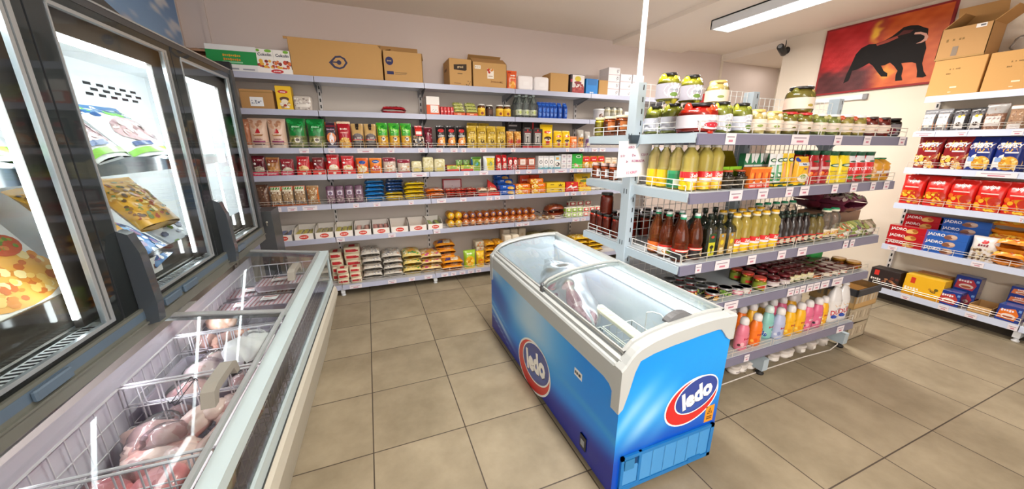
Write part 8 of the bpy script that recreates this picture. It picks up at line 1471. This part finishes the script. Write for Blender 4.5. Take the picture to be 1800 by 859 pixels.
W(4, 'p', [(1000, 1220)], 225, 'clear nut bag with white label leaning left', nut(0x9a7460, [0xb89078, 0x7a5444, 0xc8a890], [('b', .62, .98, 0xa8a4a2), ('r', .15, .14, .85, .52, 0xe4dcd8), ('r', .2, .4, .8, .46, 0xb09a98)]), 'nut bag', .08)
W(4, 'p', [(1228, 1420)], 238, 'clear nut bag with brown nuts showing above the label', nut(0xa88468, [0xc09a7a, 0x8a6450, 0xd0b498], [('b', .84, .98, 0xd8d4d0), ('r', .15, .04, .85, .24, 0xe4dcd8)]), 'nut bag', .08)
star = [(.5+(.46 if k % 2 else .3)*math.cos(k*PI/11), .72+(.17 if k % 2 else .11)*math.sin(k*PI/11)) for k in range(22)]
def chips(base, low):
    return lambda w, h, d: bag(w, h, d, base, [('p', star, 0xe8a828), ('t', 'CHIPSY', .5, .73, .13, 0x1c2258, .94, .06, .2), ('t', 'CHIPSY', .49, .735, .125, 0xf4f0f4, .92, .06, .2), ('r', .4, .53, .85, .57, 0xe4dce4)]+low, 'crisps_bag', seed=82, seal=.05, box=4)
W(3, 'p', [(345, 622), (610, 872)], 535, 'red crisps bag with a toast picture', chips(0x8a1a20, [('p', [(.02, .45), (.98, .5), (.98, .3), (.02, .22)], 0xe9a838), ('s', .05, .04, .95, .4, [0xe8c88a, 0xc87a3a, 0xf2e4c8, 0xa83a2a, 0xf0b84a], 34, .09), ('p', [(.55, .38), (.95, .46), (.95, .34), (.6, .2)], 0xb87a4a)]), 'crisps bag', .09, rows=2)
W(3, 'p', [(838, 1122), (1088, 1400)], 540, 'blue crisps bag with golden chips', chips(0x1c2f7e, [('p', [(.05, .4), (.4, .5), (.45, .05), (.05, .05)], 0xe4e0e2), ('e', .62, .24, .32, .2, 0xe0a430), ('s', .35, .08, .9, .4, [0xf0c45a, 0xd08a20, 0xf6d88a], 30, .06), ('r', .12, .28, .36, .4, 0x8aa8d8)]), 'crisps bag', .09, rows=2)
inst(chips(0x1c2f7e, [('e', .62, .24, .32, .2, 0xe0a430), ('s', .35, .08, .9, .4, [0xf0c45a, 0xd08a20, 0xf6d88a], 30, .06)])(.2, .26, .09), 'crisps_bag', 'blue crisps bag cut off by the right edge of the view', 'crisps bag', (XI+.045, .93, RZ[3]+.0005), -PI/2)
vipa = lambda low: (lambda w, h, d: bag(w, h, d, 0xd42018, [('t', 'vipa', .52, .8, .16, 0xf8f0ee, .8, .05, .25), ('r', .2, .58, .8, .62, 0xf0c8c0), ('p', [(0, .5), (.3, .46), (.7, .5), (1, .42), (1, .02), (0, .02)], 0xe8a01c), ('s', .04, .05, .96, .45, low, 22, .1), ('e', .72, .36, .22, .14, 0xb8301c)], 'crisps_bag', seed=84, seal=.05, box=4))
W(2, 'q', [(172, 360), (345, 556)], [118, 130], 'red and yellow pepper crisps bag', vipa([0xf2b82a, 0xd8781a, 0xf6d04a, 0xc83a1a]), 'crisps bag', .1, rows=2)
W(2, 'q', [(520, 762), (722, 990), (950, 1210)], [150, 165, 185], 'red and orange crisps bag', vipa([0xf2a82a, 0xe0641a, 0xf6c83a, 0xd84a1a]), 'crisps bag', .1, rows=2)
jad = lambda c, pic: (lambda w, h, d: carton(w, h, d, c, [('t', 'JADRO', .26, .5, .52, 0xf4f0f0, .42), ('e', .62, .42, .14, .36, pic[0]), ('e', .55, .34, .1, .26, pic[1]), ('e', .68, .52, .07, .2, pic[2])], 'wafer_box', top=c, side=c, m=GLOSS()))
jr = jad(0xb8141e, [0xd89a4a, 0xe8bc74, 0xb0682a]); jb = jad(0x2f62b8, [0xc8a08a, 0x8a5a44, 0xd8bca8])
WB = ' with white lettering'
W(1, 'q', [(75, 392)], 508, 'red wafer box'+WB+' in the front pile', jr, 'wafer box', .1, 'wafer_box', 3, X=4.90)
W(1, 'q', [(180, 490)], 420, 'red wafer box'+WB+' in the back pile', jr, 'wafer box', .08, 'wafer_box', 5, X=5.02)
W(1, 'q', [(345, 696)], 550, 'blue wafer box'+WB+' in the front pile', jb, 'wafer box', .1, 'wafer_box', 3, X=4.90)
W(1, 'q', [(440, 850)], 455, 'blue wafer box'+WB+' in the back pile', jb, 'wafer box', .08, 'wafer_box', 5, X=5.02)
W(1, 'q', [(688, 918)], 585, 'white muesli bag with a red mark', lambda w, h, d: bag(w, h, d, 0xe4dcd8, [('e', .5, .8, .14, .08, 0xc8282e), ('t', '~Tooc', .5, .66, .12, 0x7a2a3a, .5), ('s', .06, .06, .94, .5, [0x8a6a4a, 0xc8b088, 0x5a4030, 0xe0d0b0], 50, .07)], 'muesli_bag', seed=86), 'muesli bag', .08, 'muesli_bag', X=4.895)
orb = lambda w, h, d: pillow(w, d, h*1.1, 0xe88a18, [('s', .08, .1, .92, .9, [0xf0b03a, 0xd86a14, 0xf6cc5a], 26, .09)], 'snack_bag', None, 88, .007, [('r', .4, .35, .7, .7, 0xf4dcc0), ('s', .06, .05, .94, .95, [0xf0b03a, 0xd85a14, 0xf6c84a], 18, .1)])
W(1, 'q', [(862, 1150)], 612, 'orange snack bag lying in the front pile', orb, 'snack bag', .13, 'snack_bag', 2, X=4.90)
W(1, 'q', [(800, 1150)], 475, 'orange snack bag lying in the back pile', orb, 'snack bag', .1, 'snack_bag', 3, X=5.04)
# bottom shelf
W(0, 'r', [(125, 395)], 160, 'dark brown chocolate box with a red square', lambda w, h, d: carton(w, h, d, 0x2c2020, [('r', .14, .62, .3, .9, 0xd83028), ('t', '~Domac', .24, .4, .16, 0xe6dcd4, .36), ('s', .45, .1, .95, .6, [0x8a4a34, 0x5a2a20, 0xb07a54], 14, .06), ('b', .0, .1, 0x46302c)], 'chocolate_box', top=0x241a1a), 'chocolate box', .14, 'chocolate_box')
W(0, 'r', [(405, 770)], 222, 'yellow biscuit box with a red square', lambda w, h, d: carton(w, h, d, 0xf0b81c, [('r', .16, .6, .28, .88, 0xd83a20), ('t', '~Domac', .24, .34, .16, 0xf8f0d8, .4), ('s', .6, .4, .85, .6, [0x6a5a1a, 0xc88a1a], 6, .05), ('b', 0, .1, 0xd89a14)], 'biscuit_box', top=0xf0c23a), 'biscuit box', .14, 'biscuit_box')
W(0, 'r', [(500, 800)], 200, 'tan biscuit box behind the yellow box', lambda w, h, d: carton(w, h, d, 0xc88a4a, [], 'biscuit_box', top=0xb87a3e), 'biscuit box', .1, 'biscuit_box', X=5.06)
chb = lambda c2: (lambda w, h, d: carton(w, h, d, 0x1f3a8e, [('p', [(.05, .15), (.8, .1), (.9, .5), (.7, .85), (.1, .7)], c2), ('t', '~Munch', .42, .68, .2, 0xf2e8ee, .55), ('e', .5, .34, .3, .16, 0xe8d4c8), ('e', .5, .3, .22, .08, 0xb05a3a), ('r', .84, .7, .96, .85, 0x6a9ad8)], 'biscuit_box', top=0x3a5aa8, side=0x4a2a5a, m=GLOSS()))
W(0, 'r', [(705, 905)], 338, 'blue croissant box with red picture in the front', chb(0xb83a3a), 'biscuit box', .12, 'croissant_box')
W(0, 'r', [(820, 1050)], 215, 'blue croissant box with red picture in the back pile', chb(0xb83a4a), 'biscuit box', .1, 'croissant_box', 2, X=5.03)
W(0, 'r', [(950, 1175)], 440, 'empty open kraft tray between the blue boxes', lambda w, h, d: open_tray(w, .07, d, 0xc8a06a, [], None, 'tray', 0xb08a54), 'tray', .24, 'display_tray')
W(0, 'r', [(1190, 1425)], 462, 'blue croissant box with orange picture in the front', chb(0xe0701e), 'biscuit box', .12, 'croissant_box')
W(0, 'r', [(1270, 1520)], 310, 'purple croissant box with orange picture in the back pile', chb(0xd8784a), 'biscuit box', .1, 'croissant_box', 4, X=5.03)
# ------------------------------------------------------------------ walls: painting, camera, cable duct
pt = thing('bull_painting', 'unframed oil painting of a black bull on red and orange ground on the right wall', 'painting', (0, 0, 0))
PY0, PY1, PZ0, PZ1 = 2.965, 1.93, 2.172, 2.885
MB().box(XR-.025, PY1, PZ0, XR, PY0, PZ1).build('canvas_edge', mat('canvas_red_edge', 0x8e2024, .7), pt)
def pcol(u, v):
    n = math.sin(u*23+v*11)*.5+math.sin(u*47-v*37)*.3+math.sin(v*71+u*13)*.2
    red, dk_, org, ylw = (.72, .10, .12), (.32, .11, .12), (.78, .34, .10), (.93, .72, .22)
    c_ = mixc(red, org, ss(.42, .58, u+.04*n)); c_ = mixc(c_, dk_, ss(.42, .22, v+.05*n-.1*u)*ss(.62, .4, u)); c_ = mixc(c_, (.45, .12, .12), ss(.35, .5, u)*ss(.6, .45, u)*ss(.5, .9, v)*.7)
    c_ = mixc(c_, ylw, ss(.15, .04, math.hypot((u-.46)*2.2+.03*n, (v-.84)*.7)+.05*n)); c_ = mixc(c_, ylw, ss(.12, .03, abs(u-.62)+abs(v-.2)*.8+.03*n)*.6); return tuple(max(0, min(1, x+.05*n)) for x in c_)
E_ = .018
link('painted_canvas', art_grid(lambda u, v: (XR-.026, PY0-E_-(PY0-PY1-2*E_)*u, PZ0+E_+(PZ1-PZ0-2*E_)*v), 110, 76, pcol, mat('oil_paint', None, .5, bump=.15, bscale=60), 'painted_canvas'), pt)
from mathutils.geometry import tessellate_polygon
def pshape(name, pts, col, x):
    P = [Vector((*on_x(*cp('s', a, b_), XR-.026), 0)) for a, b_ in pts]; tr_ = tessellate_polygon([P]); m_ = MB()
    m_.add([(x, p.x, p.y) for p in P], [tuple(t) for t in tr_], col); m_.build(name, mat('oil_paint_figure', None, .85, bump=.15, bscale=60), pt)
bull = [(370,660),(395,590),(430,520),(470,430),(515,380),(575,350),(640,345),(700,320),(760,285),(800,255),(850,215),(910,200),(965,198),(1010,215),(1045,225),(1040,280),(1020,330),(1028,380),(1010,440),(995,500),(1005,560),(1028,600),(1000,612),(950,612),(955,560),(945,500),(915,492),(860,495),(830,500),(845,540),(830,600),(838,635),(780,640),(785,590),(800,560),(770,520),(740,495),(700,515),(670,520),(690,560),(720,580),(718,605),(670,605),(640,570),(605,520),(575,500),(530,525),(480,550),(440,560),(425,610),(410,640)]
pshape('bull_figure', bull, 0x141011, XR-.0275)
pshape('horn', [(932,272),(940,256),(985,252),(1030,262),(1046,290),(1030,318),(985,340),(945,345),(985,328),(1012,306),(1016,284),(985,270)], 0xd8a494, XR-.0282)
pshape('back_stroke', [(630,352),(700,322),(800,282),(806,300),(720,338),(640,362)], 0x9a4438, XR-.0282); pshape('shoulder_stroke', [(790,290),(850,240),(930,235),(900,260),(840,275)], 0x5a2a28, XR-.0282)
cc = thing('security_camera', 'small black security camera on the right wall corner near the alcove', 'camera', (XR-.03, 3.41, 2.775)); m_ = MB(); m_.lathe([(.024, -.075), (.027, -.07), (.027, .05), (.02, .06)], 16); m_.xf(Matrix.Translation((-.06, -.01, 0)) @ Matrix.Rotation(-1.3, 4, 'Y') @ Matrix.Rotation(.3, 4, 'X')); m_.build('camera_body', mat('black_camera', 0x1d1d1f, .35), cc)
m_ = MB(); m_.lathe([(.017, 0), (.014, .003)], 14); m_.xf(Matrix.Translation((-.06, -.01, 0)) @ Matrix.Rotation(-1.3, 4, 'Y') @ Matrix.Rotation(.3, 4, 'X') @ Matrix.Translation((0, 0, .06))); m_.build('lens', mat('camera_lens', 0x8a9098, .1, coat=1), cc)
m_ = MB(); m_.lathe([(.03, 0), (.03, .012), (.018, .02), (.018, .03)], 14); m_.xf(Matrix.Translation((.03, 0, 0)) @ Matrix.Rotation(-PI/2, 4, 'Y')); m_.build('mount', mat('black_camera', 0x1d1d1f, .35), cc)
cc.scale = (1.5, 1.5, 1.5)
MB().wire([(.0, .005, .02), (.02, .015, .06), (.025, .02, .1), (.02, .03, .14)], .004, n=6).build('cable', mat('black_camera', 0x1d1d1f, .35), cc)
dt = thing('cable_duct', 'white plastic cable duct with grey end below the bull painting', 'cable duct', (0, 0, 0)); MB().box(XR-.03, 2.47, 2.085, XR, 2.95, 2.135).build('duct', WHITE_METAL(), dt); MB().box(XR-.033, 2.43, 2.082, XR, 2.47, 2.138).build('end_cap', mat('grey_end_cap', 0x8a8a8c, .5), dt)

def skyc(u, v):
    n = math.sin(u*13+v*5)*.4+math.sin(u*29-v*17)*.3+math.sin(v*31+u*7)*.2+math.sin(u*53+v*43)*.15
    c_ = mixc((.42, .58, .80), (.60, .74, .90), 1-v); c_ = mixc(c_, (.86, .88, .93), ss(.1, .7, n)); return mixc(c_, (.50, .46, .58), ss(.3, .0, v)*ss(-.2, .5, n)*.8)
sm = MB().box(XL, 2.3, 2.28, XL+.006, 4.31, 2.9).build('poster_board', WHITE_METAL()); tag(sm, 'blue sky and cloud poster high on the left wall above the glass door freezer', 'poster'); sm.name = 'sky_poster'
link('printed_sky', art_grid(lambda u, v: (XL+.0066, 2.31+1.99*u, 2.29+.6*v), 110, 40, skyc, mat('printed_card', None, .55), 'printed_sky'), sm)
